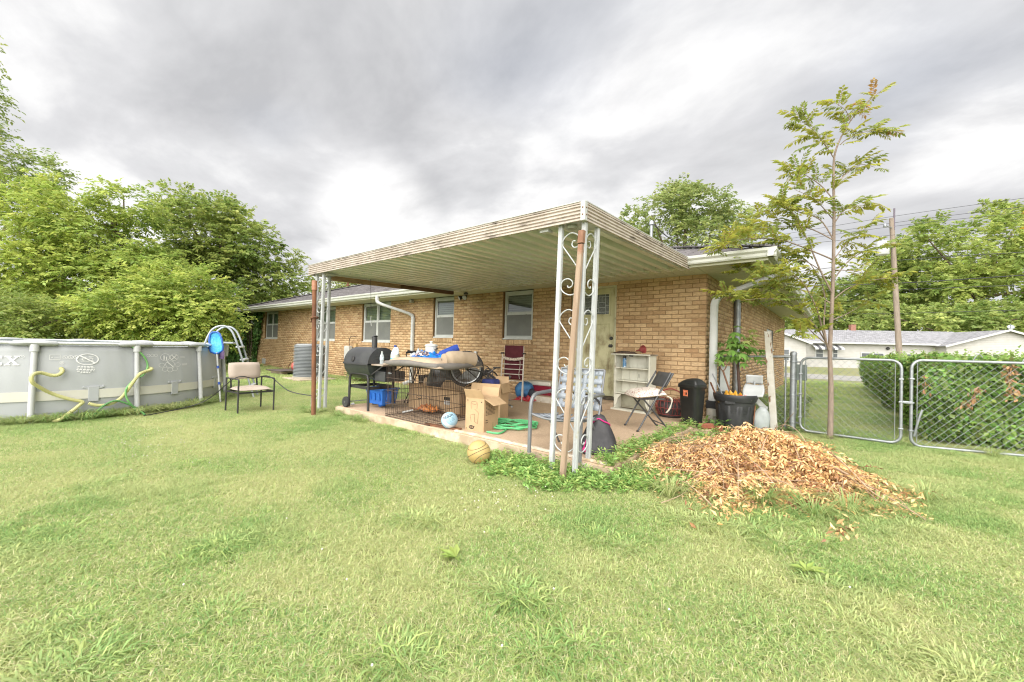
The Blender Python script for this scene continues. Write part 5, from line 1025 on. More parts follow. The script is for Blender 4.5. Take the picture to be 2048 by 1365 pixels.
# print on the front box
g = MB(); yf = -0.33/2-0.004
def strip(g, x, z, w, h, y=yf): g.add([(x, y, z), (x+w, y, z), (x+w, y, z+h), (x, y, z+h)], [(0, 1, 2, 3)])
def ring_xz(g, cx_, cz_, rx, rz_, w, y=yf, n=24): V = []; [V.extend([(cx_+rx*math.cos(2*math.pi*k/n), y, cz_+rz_*math.sin(2*math.pi*k/n)), (cx_+(rx-w)*math.cos(2*math.pi*k/n), y, cz_+(rz_-w)*math.sin(2*math.pi*k/n))]) for k in range(n)]; g.add(V, [(2*k, 2*k+1, 2*((k+1) % n)+1, 2*((k+1) % n)) for k in range(n)])
ring_xz(g, -0.045, 0.045, 0.042, 0.024, 0.012); ring_xz(g, -0.045, 0.045, 0.018, 0.010, 0.006); strip(g, -0.012, 0.058, 0.022, 0.006); strip(g, -0.135, 0.02, 0.02, 0.008); strip(g, 0.1, 0.37, 0.014, 0.014); strip(g, -0.12, 0.38, 0.014, 0.014)
ring_xz(g, -0.01, 0.36, 0.05, 0.02, 0.003)
for a, b in (((-0.06, 0.35), (-0.055, 0.28)), ((0.04, 0.35), (0.035, 0.28)), ((-0.07, 0.20), (-0.05, 0.11)), ((0.06, 0.24), (0.05, 0.10)), ((-0.06, 0.20), (0.0, 0.215)), ((0.0, 0.215), (0.0, 0.12)), ((0.0, 0.12), (0.05, 0.10)), ((0.0, 0.28), (0.06, 0.24))): g.bar((a[0], yf, a[1]), (b[0], yf, b[1]), 0.0022, 0.001, (0, 1, 0))
g.build('printed_mark', print_black, cb_)
g = MB(); xr = 0.29/2+0.004
for k in range(10):
    y = -0.13; end = 0.06+random.random()*0.05
    while y < end: l = random.uniform(0.012, 0.035); g.add([(xr, y, 0.36-k*0.017), (xr, min(y+l, end), 0.36-k*0.017), (xr, min(y+l, end), 0.367-k*0.017), (xr, y, 0.367-k*0.017)], [(0, 1, 2, 3)]); y += l+0.008
for k in range(2): g.add([(xr, -0.13, 0.14-k*0.03), (xr, -0.08, 0.14-k*0.03), (xr, -0.08, 0.147-k*0.03), (xr, -0.13, 0.147-k*0.03)], [(0, 1, 2, 3)])
o = g.build('printed_text', print_black, cb_); o['kind'] = 'stuff'
g = MB(); g.add([(xr-0.001, 0.02, 0.0), (xr-0.001, 0.055, 0.0), (xr-0.001, 0.055, 0.10), (xr-0.001, 0.02, 0.10)], [(0, 1, 2, 3)]); g.build('tape', mat('packing_tape', (0.40, 0.27, 0.15), rough=0.3), cb_)
carton('cardboard_box', 'wide open cardboard box behind the tall printed one', (-2.36, -2.78, PZ), R(20), 0.46, 0.36, 0.54, [('F', -68, 0.17), ('R', -75, 0.14), ('L', -30, 0.17), ('B', 80, 0.09)])
lb = carton('cardboard_box', 'long low cardboard box seen through the wire crate', (-3.42, -2.86, PZ), R(-2), 1.34, 0.30, 0.40, [('F', 12, 0.10), ('B', 70, 0.1)])
g = MB(); ring_xz(g, -0.36, 0.20, 0.075, 0.035, 0.012, -0.154); strip(g, 0.30, 0.22, 0.15, 0.05, -0.154); g.build('printed_mark', print_black, lb); g = MB(); strip(g, 0.30, 0.15, 0.14, 0.06, -0.1545); g.build('box_label', white, lb)
g = MB(); g.span(-2.54, -2.30, -2.80, -2.62, PZ+0.48, PZ+0.59); tag(g.build('navy_cloth', mat('navy_cloth', (0.03, 0.04, 0.14), (0.05, 0.06, 0.2), 9, 0.9, bump=0.4), bevel=0.03), 'folded navy cloth on top of the wide cardboard box', 'cloth')
# ---- balls
def ball_basis(loc, face): 
    f = (Vector(face)-Vector(loc)).normalized(); r = Vector((0, 0, 1)).cross(f).normalized(); return f, r, f.cross(r)
vb = Vector((-2.215, -3.73, PZ+0.108)); vbt = thing('volleyball', 'pale blue and white volleyball at the edge of the patio', 'ball', (vb.x, vb.y, PZ)); RB = 0.108
f, r_, u_ = ball_basis(vb, CAM); rotb = Matrix((r_, u_, f)).transposed() @ Matrix.Rotation(R(12), 3, 'Z')
wht = mat('ball_white', (0.60, 0.66, 0.70), (0.52, 0.58, 0.63), 8, 0.5); pbl = mat('ball_blue', (0.30, 0.48, 0.60), (0.26, 0.42, 0.54), 8, 0.5)
g = MB(); nu, nv = 36, 24
for pan in range(2): pass
def sph(a, b, rr=RB): return Vector((math.cos(a)*math.sin(b), math.sin(a)*math.sin(b), math.cos(b)))*rr
rp_ = Matrix.Rotation(R(-28), 3, 'X') @ Matrix.Rotation(R(35), 3, 'Y')
for i in range(nu):
    for j in range(nv):
        a0, a1, b0, b1 = 2*math.pi*i/nu, 2*math.pi*(i+1)/nu, math.pi*j/nv, math.pi*(j+1)/nv
        g.m = 1 if (j < 9 or 13 <= j < 17) else 0
        seam = 0.985 if j in (9, 13, 17) else 1.0
        Q = [rotb @ rp_ @ sph(*ab)+Vector((0, 0, 0.108)) for ab in ((a0, b0), (a0, b1), (a1, b1), (a1, b0))]
        g.add(Q if 0 < j < nv-1 else (Q[:1]+Q[1:3] if j == 0 else [Q[0], Q[1], Q[3]]), [(0, 1, 2, 3)] if 0 < j < nv-1 else [(0, 1, 2)], True)
g.build('ball_cover', [wht, pbl], vbt)
def on_ball(V, cx_, cy_, rot, Rb, lift=0.0015): 
    out = []
    for x, y, *_ in V:
        ax, ay = (x+cx_)/Rb, (y+cy_)/Rb; out.append(rot @ Vector((math.sin(ax)*math.cos(ay), math.sin(ay), math.cos(ax)*math.cos(ay)))*(Rb+lift)+Vector((0, 0, Rb)))
    return out
V, F = text_mesh('WILSON', 0.048, 0.0016); g = MB(); g.add(on_ball(V, -0.008, 0.052, rotb @ Matrix.Rotation(R(10), 3, 'Z'), RB), F); g.build('lettering', print_black, vbt)
g = MB()
for k in range(3): g.add(on_ball([(-0.02, -k*0.017), (0.02, -k*0.017), (0.055, -k*0.017), (0.055, 0.011-k*0.017), (0.02, .011-k*.017), (-0.02, 0.011-k*0.017)], 0.02, 0.012, rotb @ Matrix.Rotation(R(12), 3, 'Z'), RB), [(0, 1, 4, 5), (1, 2, 3, 4)])
g.build('printed_panel', mat('print_grey_blue', (0.20, 0.33, 0.42), rough=0.6), vbt)
bbp = gp(957, 928, 0); RB2 = 0.119; bt = thing('basketball', 'tan basketball with black seams on the grass before the patio', 'ball', (bbp.x, bbp.y, 0)); rub = mat('ball_tan', (0.46, 0.34, 0.14), (0.40, 0.285, 0.11), 10, 0.6, bump=0.25, bscale=160)
f, r_, u_ = ball_basis((bbp.x, bbp.y, RB2), CAM); rb2 = Matrix((r_, u_, f)).transposed()
g = MB(); g.ell((0, 0, RB2), (RB2,)*3, 40, 26); g.build('ball_cover', rub, bt)
def great(axis, off=0.0, n=60):
    ax = Vector(axis).normalized(); e1 = ax.orthogonal().normalized(); e2 = ax.cross(e1); rr = math.sqrt(1-off*off); return [rb2 @ (ax*off+(e1*math.cos(2*math.pi*k/n)+e2*math.sin(2*math.pi*k/n))*rr)*(RB2+0.0004)+Vector((0, 0, RB2)) for k in range(n)]
for ax, off in (((0.42, -0.9, 0.05), 0.0), ((0.30, -0.86, -0.35), -0.60), ((0.50, -0.80, 0.30), 0.62)): g = MB(); g.tube(great(ax, off), 0.0022, 5, closed=True); g.build('seam', black_plastic, bt)
# ---- coil of light green hose on the patio
hm = mat('mint_hose', (0.13, 0.50, 0.21), (0.10, 0.42, 0.17), 6, 0.45); rr = random.Random(5); P = []; cx_, cy_ = -1.72, -3.02
for k in range(62):
    a = k*0.56; ph = 0.35*math.sin(k*0.23); rx = 0.33+0.09*math.sin(k*0.41)+rr.uniform(-.03, .03); ry = 0.21+0.07*math.sin(k*0.31+1)+rr.uniform(-.02, .02); ca, sa = rx*math.cos(a), ry*math.sin(a)
    P.append(Vector((cx_+ca*math.cos(0.75+ph)-sa*math.sin(0.75+ph), cy_+ca*math.sin(0.75+ph)+sa*math.cos(0.75+ph), PZ+0.014+0.05*(k/62)*(0.5+0.5*math.sin(k*1.3))+0.018*(k % 3 == 0))))
P += [gp(1005, 842, PZ+.02), gp(1012, 858, PZ+.014), gp(998, 867, PZ+.014), gp(974, 864, PZ+.014)]
hose_thing('garden_hose', 'mint green garden hose coiled on the patio floor', 'hose', P, 0.0125, hm)
# ---- maroon reclining chair
mar = mat('maroon_cloth', (0.075, 0.012, 0.018), (0.095, 0.018, 0.024), 8, 0.9, bump=0.1); frw = mat('cream_tube', (0.60, 0.57, 0.50), (0.5, 0.44, 0.36), 7, 0.4)
lc = thing('folding_lounger', 'folded maroon fabric chair with pale metal frame against the wall', 'chair', (-3.40, -0.97, PZ), R(18))
def lz(y_px): return 1.205-(y_px-693)/97.0-PZ
for x in (-0.235, 0.235):
    g = MB(); g.tube([(x, -0.06, 0.0), (x, 0.02, 0.95)], 0.0125, 8); g.build('side_tube', frw, lc); g = MB(); g.tube([(x*0.87, 0.10, 0.02), (x*0.87, 0.08, 1.11)], 0.011, 8); g.build('back_tube', frw, lc)
    g = MB(); g.box((x, 0.03, 0.96), (0.035, 0.16, 0.03)); g.build('arm_rest', black_plastic, lc, bevel=0.01)
g = MB(); g.grid(lambda u, v: (-0.205+0.41*u, 0.075+0.02*math.sin(u*math.pi), 0.42+0.70*v), 8, 10); g.build('fabric_back', mar, lc, solid=0.012)
for z in (0.40, 0.535, 0.635, 0.735): g = MB(); g.tube([(-0.235, -0.02+0.03*z, z), (0.235, -0.02+0.03*z, z)], 0.009, 6); g.build('cross_tube', frw, lc)
g = MB(); g.tube(catmull([(-0.24, 0.03, 0.87), (-0.1, 0.02, 0.84), (0.05, 0.02, 0.835), (0.24, 0.03, 0.87)], 6), [0.02]+[0.032]*17+[0.02], 10); g.build('rolled_pad', mat('floral_pad', (0.55, 0.47, 0.38), (0.16, 0.12, 0.10), 45, 0.9, lo=0.5, hi=0.58), lc)
g = MB(); g.tube(catmull([(0.15, 0.02, 0.86), (0.17, -0.02, 0.7), (0.15, -0.02, 0.55), (0.165, -0.02, 0.45)], 6), 0.005, 5); g.build('tie_cord', frw, lc)
# bags under it and the cooler
t = thing('blue_backpack', 'blue backpack with dark side pocket slumped under the maroon chair', 'backpack', (-3.35, -0.62, PZ), R(20)); g = MB(); g.ell((0, 0, 0.19), (0.20, 0.13, 0.20), 22, 14, 0.05); g.build('bag', mat('bag_blue', (0.05, 0.20, 0.42), (0.02, 0.06, 0.13), 5, 0.5), t); g = MB(); g.ell((0.17, -0.05, 0.12), (0.09, 0.08, 0.12), 14, 9, 0.06); g.build('side_pocket', mat('bag_navy', (0.02, 0.025, 0.04), rough=0.6), t)
g = crumple(0.26, 0.14, 0.15, 21, 26, 18); g.v = [(x-3.22, y-0.72, z+PZ) for x, y, z in g.v]; tag(g.build('red_bag', mat('red_film', (0.36, 0.02, 0.03), (0.45, 0.05, 0.06), 7, 0.2, coat=0.4), solid=0.002), 'crumpled red plastic bag in front of the cooler', 'bag')
g = crumple(0.16, 0.07, 0.04, 27, 16, 10); g.v = [(x-3.55, y-1.0, z+PZ) for x, y, z in g.v]; tag(g.build('paper_scrap', mat('paper_scrap', (0.42, 0.36, 0.29), (0.15, 0.12, 0.1), 20, 0.9), solid=0.002), 'scrap of printed paper on the floor under the maroon chair', 'paper')
co = thing('cooler', 'maroon ice cooler with white lid standing by the brick wall', 'cooler', (-3.12, -0.33, PZ), R(3)); cm = mat('cooler_red', (0.23, 0.016, 0.035), (0.19, 0.012, 0.028), 3, 0.4); g = MB(); taper_box(g, 0.60, 0.32, 0.63, 0.34, 0.0, 0.30); g.build('cooler_body', cm, co, bevel=0.02)
g = MB(); g.box((0, 0, 0.345), (0.66, 0.37, 0.085)); g.build('lid', mat('cooler_lid', (0.60, 0.58, 0.50), (0.5, 0.48, 0.4), 5, 0.5), co, bevel=0.025, seg=3); g = MB(); g.tube(catmull([(-0.28, -0.178, 0.22), (-0.1, -0.19, 0.185), (0.1, -0.19, 0.185), (0.28, -0.178, 0.22)], 5), 0.006, 6); g.build('handle', white, co); g = MB(); g.box((0.325, -0.10, 0.24), (0.02, 0.03, 0.16)); g.build('hinge_strap', white, co)
# concrete step at the door
g = MB(); sp = thing('concrete_step', 'low concrete step with flaking white front below the door', 'step', (-2.25, -0.40, PZ), R(-3)); g.span(-0.77, 0.77, -0.34, 0.34, 0, 0.11); g.build('step_slab', pat_mat, sp, bevel=0.01); g = MB(); g.span(-0.775, 0.775, -0.352, -0.341, 0.0, 0.118); g.build('painted_face', mat('flaking_white', (0.60, 0.56, 0.48), (0.48, 0.42, 0.33), 8, 0.8, c3=(0.28, 0.21, 0.14), scale3=9, lo3=0.56, hi3=0.64), sp)
# ---- white bookshelf
bs = thing('bookshelf', 'small white wooden bookshelf with four shelves beside the door', 'bookshelf', (-1.10, -0.31, PZ), R(-9)); wm = mat('old_white', (0.62, 0.61, 0.52), (0.54, 0.53, 0.44), 3, 0.6, c3=(0.25, 0.20, 0.13), scale3=4, lo3=0.6, hi3=0.75, stretch3=(1, 1, 1)); SWd, SD, SHh = 0.68, 0.23, 1.0
for x in (-SWd/2, SWd/2): g = MB(); g.span(x-0.011, x+0.011, -SD/2, SD/2, 0.02, SHh); g.build('side_board', wm, bs, bevel=0.003)
for k in range(4): g = MB(); x0 = -SWd/2+0.012+k*(SWd-0.024)/4; g.span(x0+0.001, x0+(SWd-0.024)/4-0.003, SD/2-0.012, SD/2-0.002, 0.20, SHh-0.005); g.build('back_board', wm, bs)
for z in (0.30, 0.53, 0.76): g = MB(); g.span(-SWd/2+0.012, SWd/2-0.012, -SD/2+0.012, SD/2-0.013, z-0.009, z+0.009); g.build('shelf', wm, bs, bevel=0.003)
g = MB(); g.span(-SWd/2-0.06, SWd/2+0.04, -SD/2-0.035, SD/2, SHh, SHh+0.02); g.build('top_board', mat('grimy_top', (0.13, 0.10, 0.075), (0.32, 0.29, 0.24), 5, 0.8), bs, bevel=0.003)
g = MB(); g.span(-SWd/2-0.06, SWd/2+0.04, -SD/2-0.038, -SD/2-0.0355, SHh-0.002, SHh+0.018); g.build('top_edge', wm, bs)
g = MB(); g.span(-SWd/2+0.012, SWd/2-0.012, SD/2-0.02, SD/2-0.013, 0.02, 0.29); g.build('lower_panel', mat('stained_panel', (0.36, 0.35, 0.26), (0.27, 0.25, 0.18), 5, 0.8), bs)
g = MB(); g.span(-SWd/2-0.09, SWd/2+0.03, -SD/2-0.09, -SD/2+0.06, 0.0, 0.03); g.build('foot_board', wm, bs, bevel=0.004)
for s in (-1, 1): g = MB(); g.add([(s*(SWd/2-.012), -SD/2+.005, .28), (s*(SWd/2-.012), -SD/2+.005, .05), (s*(SWd/2-.05), -SD/2+.005, .12), (s*(SWd/2-.07), -SD/2+.005, .20), (s*(SWd/2-.14), -SD/2+.005, .28)], [(0, 1, 2, 3, 4)]); g.build('corner_bracket', wm, bs, solid=0.01)
MS = Matrix.Translation((-1.10, -0.31, PZ)) @ Matrix.Rotation(R(-9), 4, 'Z')
def on_shelf(x, y, z): return MS @ Vector((x, y, z))
p = on_shelf(-0.20, -0.02, 0.77); t = thing('spray_can', 'blue aerosol can with black cap on the top shelf of the bookcase', 'spray can', p); g = MB(); g.lathe([(0, 0), (0.034, 0), (0.034, 0.15), (0.026, 0.17)], 16); g.build('can', mat('can_blue', (0.06, 0.17, 0.32), (0.45, 0.52, 0.58), 22, 0.3, lo=0.5, hi=0.6), t); g = MB(); g.lathe([(0.028, 0.165), (0.028, 0.205), (0, 0.207)], 14); g.build('can_cap', black_plastic, t)
p = on_shelf(0.08, 0.0, SHh+0.022); t = thing('red_funnel', 'dusty red plastic funnel lying on top of the bookshelf', 'funnel', p); rotf = Matrix.Rotation(R(-15), 3, 'Z') @ Matrix.Rotation(R(78), 3, 'Y'); g = MB(); g.lathe([(0.012, -0.06), (0.014, 0.0), (0.07, 0.07), (0.073, 0.10), (0.07, 0.10), (0.062, 0.07)], 18, (0, 0, 0.07), rotf, caps=False); g.build('cone', mat('dusty_red', (0.28, 0.05, 0.045), (0.36, 0.09, 0.08), 8, 0.6), t)
p = on_shelf(-0.20, -0.03, SHh+0.022); t = thing('dark_rag', 'dark brown rags and scraps on the left of the bookshelf top', 'rag', p); g = crumple(0.22, 0.07, 0.07, 33, 18, 10); g.build('rag', mat('dark_rag', (0.05, 0.032, 0.025), (0.09, 0.06, 0.045), 14, 0.9), t, solid=0.003)
g = MB(); g.box(on_shelf(0.0, -0.13, SHh-0.012), (0.07, 0.03, 0.03)); tag(g.build('black_clip', black_plastic, bevel=0.006), 'small black clip on the front edge of the bookshelf top', 'clip')
g = MB(); g.tube([on_shelf(0.03, SD/2-.02, .66), on_shelf(0.033, SD/2-.02, .59)], 0.004, 5); tag(g.build('hook', black_metal), 'small dark hook on the back board of the bookshelf', 'hook')
# ---- black folding chair with patterned cushion
fr_, fl_, rr2, rl = gp(1285, 867, PZ), gp(1258, 849, PZ), gp(1335, 865, PZ), gp(1310, 851, PZ)
ctr = (fr_+fl_+rr2+rl)/4; fd = ((fr_+fl_)/2-(rr2+rl)/2).normalized(); rz = math.atan2(fd.y, fd.x)+math.pi/2
fo = thing('folding_chair', 'black metal folding chair with a patterned cushion on its seat', 'chair', (ctr.x, ctr.y, PZ), rz); hw = 0.215; dkm = mat('chair_grey', (0.06, 0.06, 0.063), (0.09, 0.09, 0.092), 6, 0.4, metal=0.2)
for s in (-1, 1):
    g = MB(); g.tube(catmull([(s*hw, -0.25, 0.0), (s*hw, -0.06, 0.34), (s*hw, 0.16, 0.72), (s*hw*0.96, 0.20, 0.80)], 4), 0.0125, 8); g.build('front_leg', dkm, fo)
    g = MB(); g.tube([(s*(hw-0.03), 0.22, 0.0), (s*(hw-0.03), -0.17, 0.44)], 0.0115, 8); g.build('rear_leg', dkm, fo)
    for y in (-0.25, 0.22): g = MB(); g.ell((s*(hw if y < 0 else hw-0.03), y, 0.012), (0.017, 0.017, 0.014), 10, 6); g.build('rubber_foot', black_plastic, fo)
g = MB(); g.grid(lambda u, v: ((u-0.5)*2*hw, 0.10+0.11*v-0.03*math.sin(u*math.pi)+0.035, 0.60+0.19*v), 10, 4); g.build('backrest', dkm, fo, solid=0.014)
g = MB(); g.tube([(-hw+.03, 0.14, 0.09), (hw-.03, 0.14, 0.09)], 0.008, 6); g.build('cross_bar', dkm, fo); g = MB(); g.box((0, -0.04, 0.435), (0.40, 0.36, 0.02)); g.build('seat', dkm, fo, bevel=0.008)
s = cushion(0.47, 0.45, 0.17, 14, 0.35); M_ = Matrix.Translation((0, -0.06, 0.48)) @ Matrix.Rotation(R(6), 4, 'X'); s.v = [tuple(M_ @ Vector(v)) for v in s.v]; cu = thing('seat_cushion', 'cream cushion speckled red and grey on the folding chair', 'cushion', (ctr.x, ctr.y, PZ), rz); s.build('pad', mat('speckled_cloth', (0.62, 0.56, 0.49), (0.28, 0.11, 0.09), 48, 0.9, lo=0.52, hi=0.62, c3=(0.30, 0.28, 0.26), scale3=60, lo3=0.6, hi3=0.66), cu)
for x, dy in ((0.19, 0.0), (0.22, -0.03)): g = MB(); g.tube(catmull([(x, 0.16, 0.48), (x+0.05, 0.20, 0.44), (x+0.04, 0.2+dy, 0.33), (x+0.02, 0.16+dy, 0.26)], 6), 0.006, 6); g.build('tie', frw, cu)
# ---- wire basket of black pots and red cord behind
p = gp(1352, 836, PZ); bsk = thing('wire_basket', 'red wire basket round a black bucket behind the folding chair', 'basket', (-0.42, -0.42, PZ)); redw = mat('red_wire', (0.30, 0.055, 0.045), (0.22, 0.04, 0.035), 6, 0.5)
g = MB(); g.lathe([(0, 0), (0.17, 0.0), (0.20, 0.02), (0.23, 0.16), (0.20, 0.26), (0.17, 0.28)], 22); g.build('bucket', mat('bucket_black', (0.02, 0.018, 0.018), (0.06, 0.05, 0.05), 16, 0.6, bump=0.4), bsk)
for k in range(26):
    a = 2*math.pi*k/26; w = random.uniform(-.15, .15); g = MB(); g.tube(catmull([(0.19*math.cos(a), 0.19*math.sin(a), 0.03), (0.245*math.cos(a+w), 0.245*math.sin(a+w), 0.16), (0.215*math.cos(a+w*2), 0.215*math.sin(a+w*2), 0.27), (0.13*math.cos(a+w*3), 0.13*math.sin(a+w*3), 0.31)], 4), 0.004, 5); g.build('wire', redw, bsk)
for z, r_ in ((0.05, 0.215), (0.16, 0.25), (0.27, 0.22)): g = MB(); g.tube([(r_*math.cos(k*.26), r_*math.sin(k*.26), z) for k in range(24)], 0.005, 5, closed=True); g.build('hoop', redw, bsk)
g = MB(); g.tube(catmull([(-0.19, 0, 0.28), (-0.15, 0, 0.40), (0, 0, 0.46), (0.15, 0, 0.40), (0.19, 0, 0.28)], 6), 0.010, 8); g.build('handle', redw, bsk)
# ---- grey strap lawn chair
F0 = gp(1056, 903, PZ); lawnc = thing('strap_chair', 'grey metal lawn chair with woven strap seat and back at the patio edge', 'chair', (F0.x+0.29, F0.y+0.30, PZ), R(5)); gm_ = mat('grey_enamel', (0.16, 0.165, 0.175), (0.20, 0.205, 0.215), 4, 0.35, metal=0.2); stm = mat('grey_strap', (0.30, 0.33, 0.37), (0.26, 0.29, 0.33), 6, 0.5)
W2 = 0.285
for s in (-1, 1):
    path = catmull([(s*W2, -0.30, 0.0), (s*W2, -0.295, 0.34), (s*W2, -0.285, 0.50), (s*W2, -0.24, 0.575), (s*W2, -0.15, 0.60), (s*W2, 0.15, 0.605), (s*W2, 0.27, 0.60)], 5)
    g = MB(); V = []; 
    for i in range(len(path)-1):
        pass
    g.tube(path, 0.021, 8, flat=0.42, up=(1, 0, 0)) if False else g.tube(path, 0.021, 8); g.build('arm', gm_, lawnc)
    g = MB(); g.tube([(s*(W2-.03), 0.02, 0.36), (s*(W2-.03), 0.32, 0.0)], 0.012, 8); g.build('rear_leg', gm_, lawnc)
    g = MB(); g.tube(catmull([(s*(W2-.02), -0.29, 0.40), (s*(W2-.02), 0.10, 0.35), (s*(W2-.02), 0.22, 0.40), (s*(W2-.02), 0.36, 0.86)], 6), 0.012, 8); g.build('seat_rail', gm_, lawnc)
g = MB(); g.tube(catmull([(-W2+.02, -0.29, 0.40), (-0.1, -0.31, 0.375), (0.1, -0.31, 0.375), (W2-.02, -0.29, 0.40)], 5), 0.013, 8); g.build('front_rail', gm_, lawnc); g = MB(); g.tube([(-W2+.02, 0.36, 0.86), (W2-.02, 0.36, 0.86)], 0.012, 8); g.build('top_rail', gm_, lawnc)
def strap3(a, b, w, sag, m=stm, name='strap', n=8, up=(0, 0, 1), th=0.004, wave=0.0):
    a, b = Vector(a), Vector(b); d = (b-a).normalized(); side = d.cross(Vector(up)).normalized()*w/2; nrm = Vector(up); V = []
    for i in range(n+1): t = i/n; c = a+(b-a)*t-nrm*sag*math.sin(math.pi*t)+nrm*wave*math.sin(t*math.pi*7); V += [c-side, c+side]
    s = MB(); s.add(V, [(2*i, 2*i+1, 2*i+3, 2*i+2) for i in range(n)], True); s.build(name, m, lawnc, solid=th)
def back_pt(x, t): return Vector((x, 0.23+0.13*t, 0.43+0.43*t))
bn2 = Vector((0, -0.95, 0.3)).normalized()
for k in range(5): t = 0.06+0.215*k; a, b = back_pt(-W2+.02, t), back_pt(W2-.02, t); strap3(a, b, 0.062, 0.02, up=tuple(bn2), wave=0.004)
for k in range(6): x = -0.215+0.086*k; strap3(back_pt(x, 0.0), back_pt(x, 1.0), 0.05, 0.016, up=tuple(bn2), wave=-0.004)
for k in range(5): y = -0.24+0.10*k; z = 0.395-0.045*(k/4); strap3((-W2+.02, y, z), (W2-.02, y, z), 0.055, 0.03, wave=0.004)
for k in range(6): x = -0.215+0.086*k; strap3((x, -0.28, 0.392), (x, 0.18, 0.362), 0.05, 0.03, wave=-0.004)
# ---- backpack by it
p = gp(1190, 908, PZ); bp_ = thing('backpack', 'black backpack with bright pink trim slumped on the patio corner', 'backpack', (p.x-0.02, p.y+0.08, PZ), R(40)); bpm = mat('black_nylon', (0.028, 0.027, 0.030), (0.05, 0.048, 0.052), 7, 0.5, bump=0.5, bscale=9); pk = mat('hot_pink', (0.62, 0.03, 0.22), rough=0.5)
def bag_r(u, v):
    a = u*2*math.pi; t = v; h = 0.40; w = 0.205*(1-0.80*t**1.7)*(1+0.06*math.sin(5*a+6*t)); dd = 0.15*(1-0.72*t**1.3)*(1+0.10*math.sin(3*a+7*t)); 
    if t > 0.985: w *= 0.05; dd *= 0.05
    if t < 0.02: w *= 0.9; dd *= 0.9
    ca, sa = math.cos(a), math.sin(a); return (w*math.copysign(abs(ca)**0.75, ca)+0.03*t, dd*math.copysign(abs(sa)**0.75, sa)+0.05*t, h*t+0.012*math.sin(6*a)*(1-t))
g = MB(); g.grid(bag_r, 36, 18); g.build('bag', bpm, bp_)
g = MB(); g.tube(catmull([Vector(bag_r(u, 0.88-0.45*abs(u-0.72)*1.6))*1.0+Vector((0, -0.008, 0.004)) for u in [0.48+0.48*i/10 for i in range(11)]], 4), 0.007, 6); g.build('piping', pk, bp_)
g = MB(); g.tube(catmull([Vector(bag_r(0.62, t))+Vector((-.006, -.01, 0)) for t in (0.85, 0.7, 0.5, 0.3, 0.15)], 4), 0.006, 6); g.build('zip', pk, bp_); g = MB(); g.ell(Vector(bag_r(0.64, 0.16))+Vector((-.01, -.015, 0)), (0.03, 0.02, 0.025), 10, 7, 0.1); g.build('zip_pull', pk, bp_)
g = MB(); g.tube(catmull([(-0.05, 0.05, 0.40), (-0.06, 0.07, 0.50), (-0.02, 0.08, 0.56), (0.04, 0.07, 0.50), (0.05, 0.05, 0.42)], 5), 0.012, 6); g.build('carry_loop', bpm, bp_)
# ---- black bin with dome lid
bc = gp(1378, 849, PZ); bi = thing('dome_lid_bin', 'tall black kitchen bin with dome lid and orange sticker by the downspout', 'bin', (bc.x+0.01, bc.y+0.10, PZ), R(-20)); bpl = mat('bin_black', (0.014, 0.015, 0.015), (0.022, 0.023, 0.022), 3, 0.3)
def rrect(w, d, r, z, n=5):
    out = []
    for cx_, cy_, a0 in ((w/2-r, d/2-r, 0), (-w/2+r, d/2-r, 90), (-w/2+r, -d/2+r, 180), (w/2-r, -d/2+r, 270)):
        for k in range(n): a = R(a0+90*k/(n-1)); out.append((cx_+r*math.cos(a), cy_+r*math.sin(a), z))
    return out
def loft(g, rings, cap=True):
    n = len(rings[0]); V = [p for r_ in rings for p in r_]; F = [(i*n+k, i*n+(k+1) % n, (i+1)*n+(k+1) % n, (i+1)*n+k) for i in range(len(rings)-1) for k in range(n)]
    if cap: F += [tuple(range(n-1, -1, -1)), tuple((len(rings)-1)*n+k for k in range(n))]
    g.add(V, F, True)
g = MB(); loft(g, [rrect(0.25, 0.21, 0.05, 0.0), rrect(0.28, 0.24, 0.05, 0.30), rrect(0.31, 0.27, 0.055, 0.56)]); g.build('bin_body', bpl, bi)
g = MB(); loft(g, [rrect(0.335, 0.295, 0.06, 0.545), rrect(0.34, 0.30, 0.06, 0.555), rrect(0.34, 0.30, 0.06, 0.585), rrect(0.32, 0.28, 0.06, 0.595)]); g.build('lid_rim', bpl, bi)
g = MB()
def dome(u, v): x, y = (u-0.5)*2, (v-0.5)*2; k = max(0, 1-abs(x)**2.6)*max(0, 1-abs(y)**2.6); return (x*0.152, y*0.132, 0.592+0.095*k**0.5*(1+0.25*x))
g.grid(dome, 16, 14); g.build('lid', bpl, bi)
g = MB(); g.add([(-0.055, -0.137, 0.40), (0.025, -0.137, 0.40), (0.025, -0.141, 0.51), (-0.055, -0.141, 0.51)], [(0, 1, 2, 3)]); o = g.build('sticker', mat('sticker_orange', (0.62, 0.16, 0.07), (0.75, 0.62, 0.5), 18, 0.5, lo=0.5, hi=0.7), bi, solid=0.001); g = MB(); g.add([(-0.055, -0.1385, 0.397), (0.025, -0.1385, 0.397), (0.025, -0.139, 0.42), (-0.055, -0.139, 0.42)], [(0, 1, 2, 3)]); g.add([(-0.015, -0.1405, 0.44), (0.01, -0.1405, 0.44), (0.012, -0.142, 0.475), (-0.012, -0.142, 0.475)], [(0, 1, 2, 3)]); g.build('sticker_print', print_black, o)

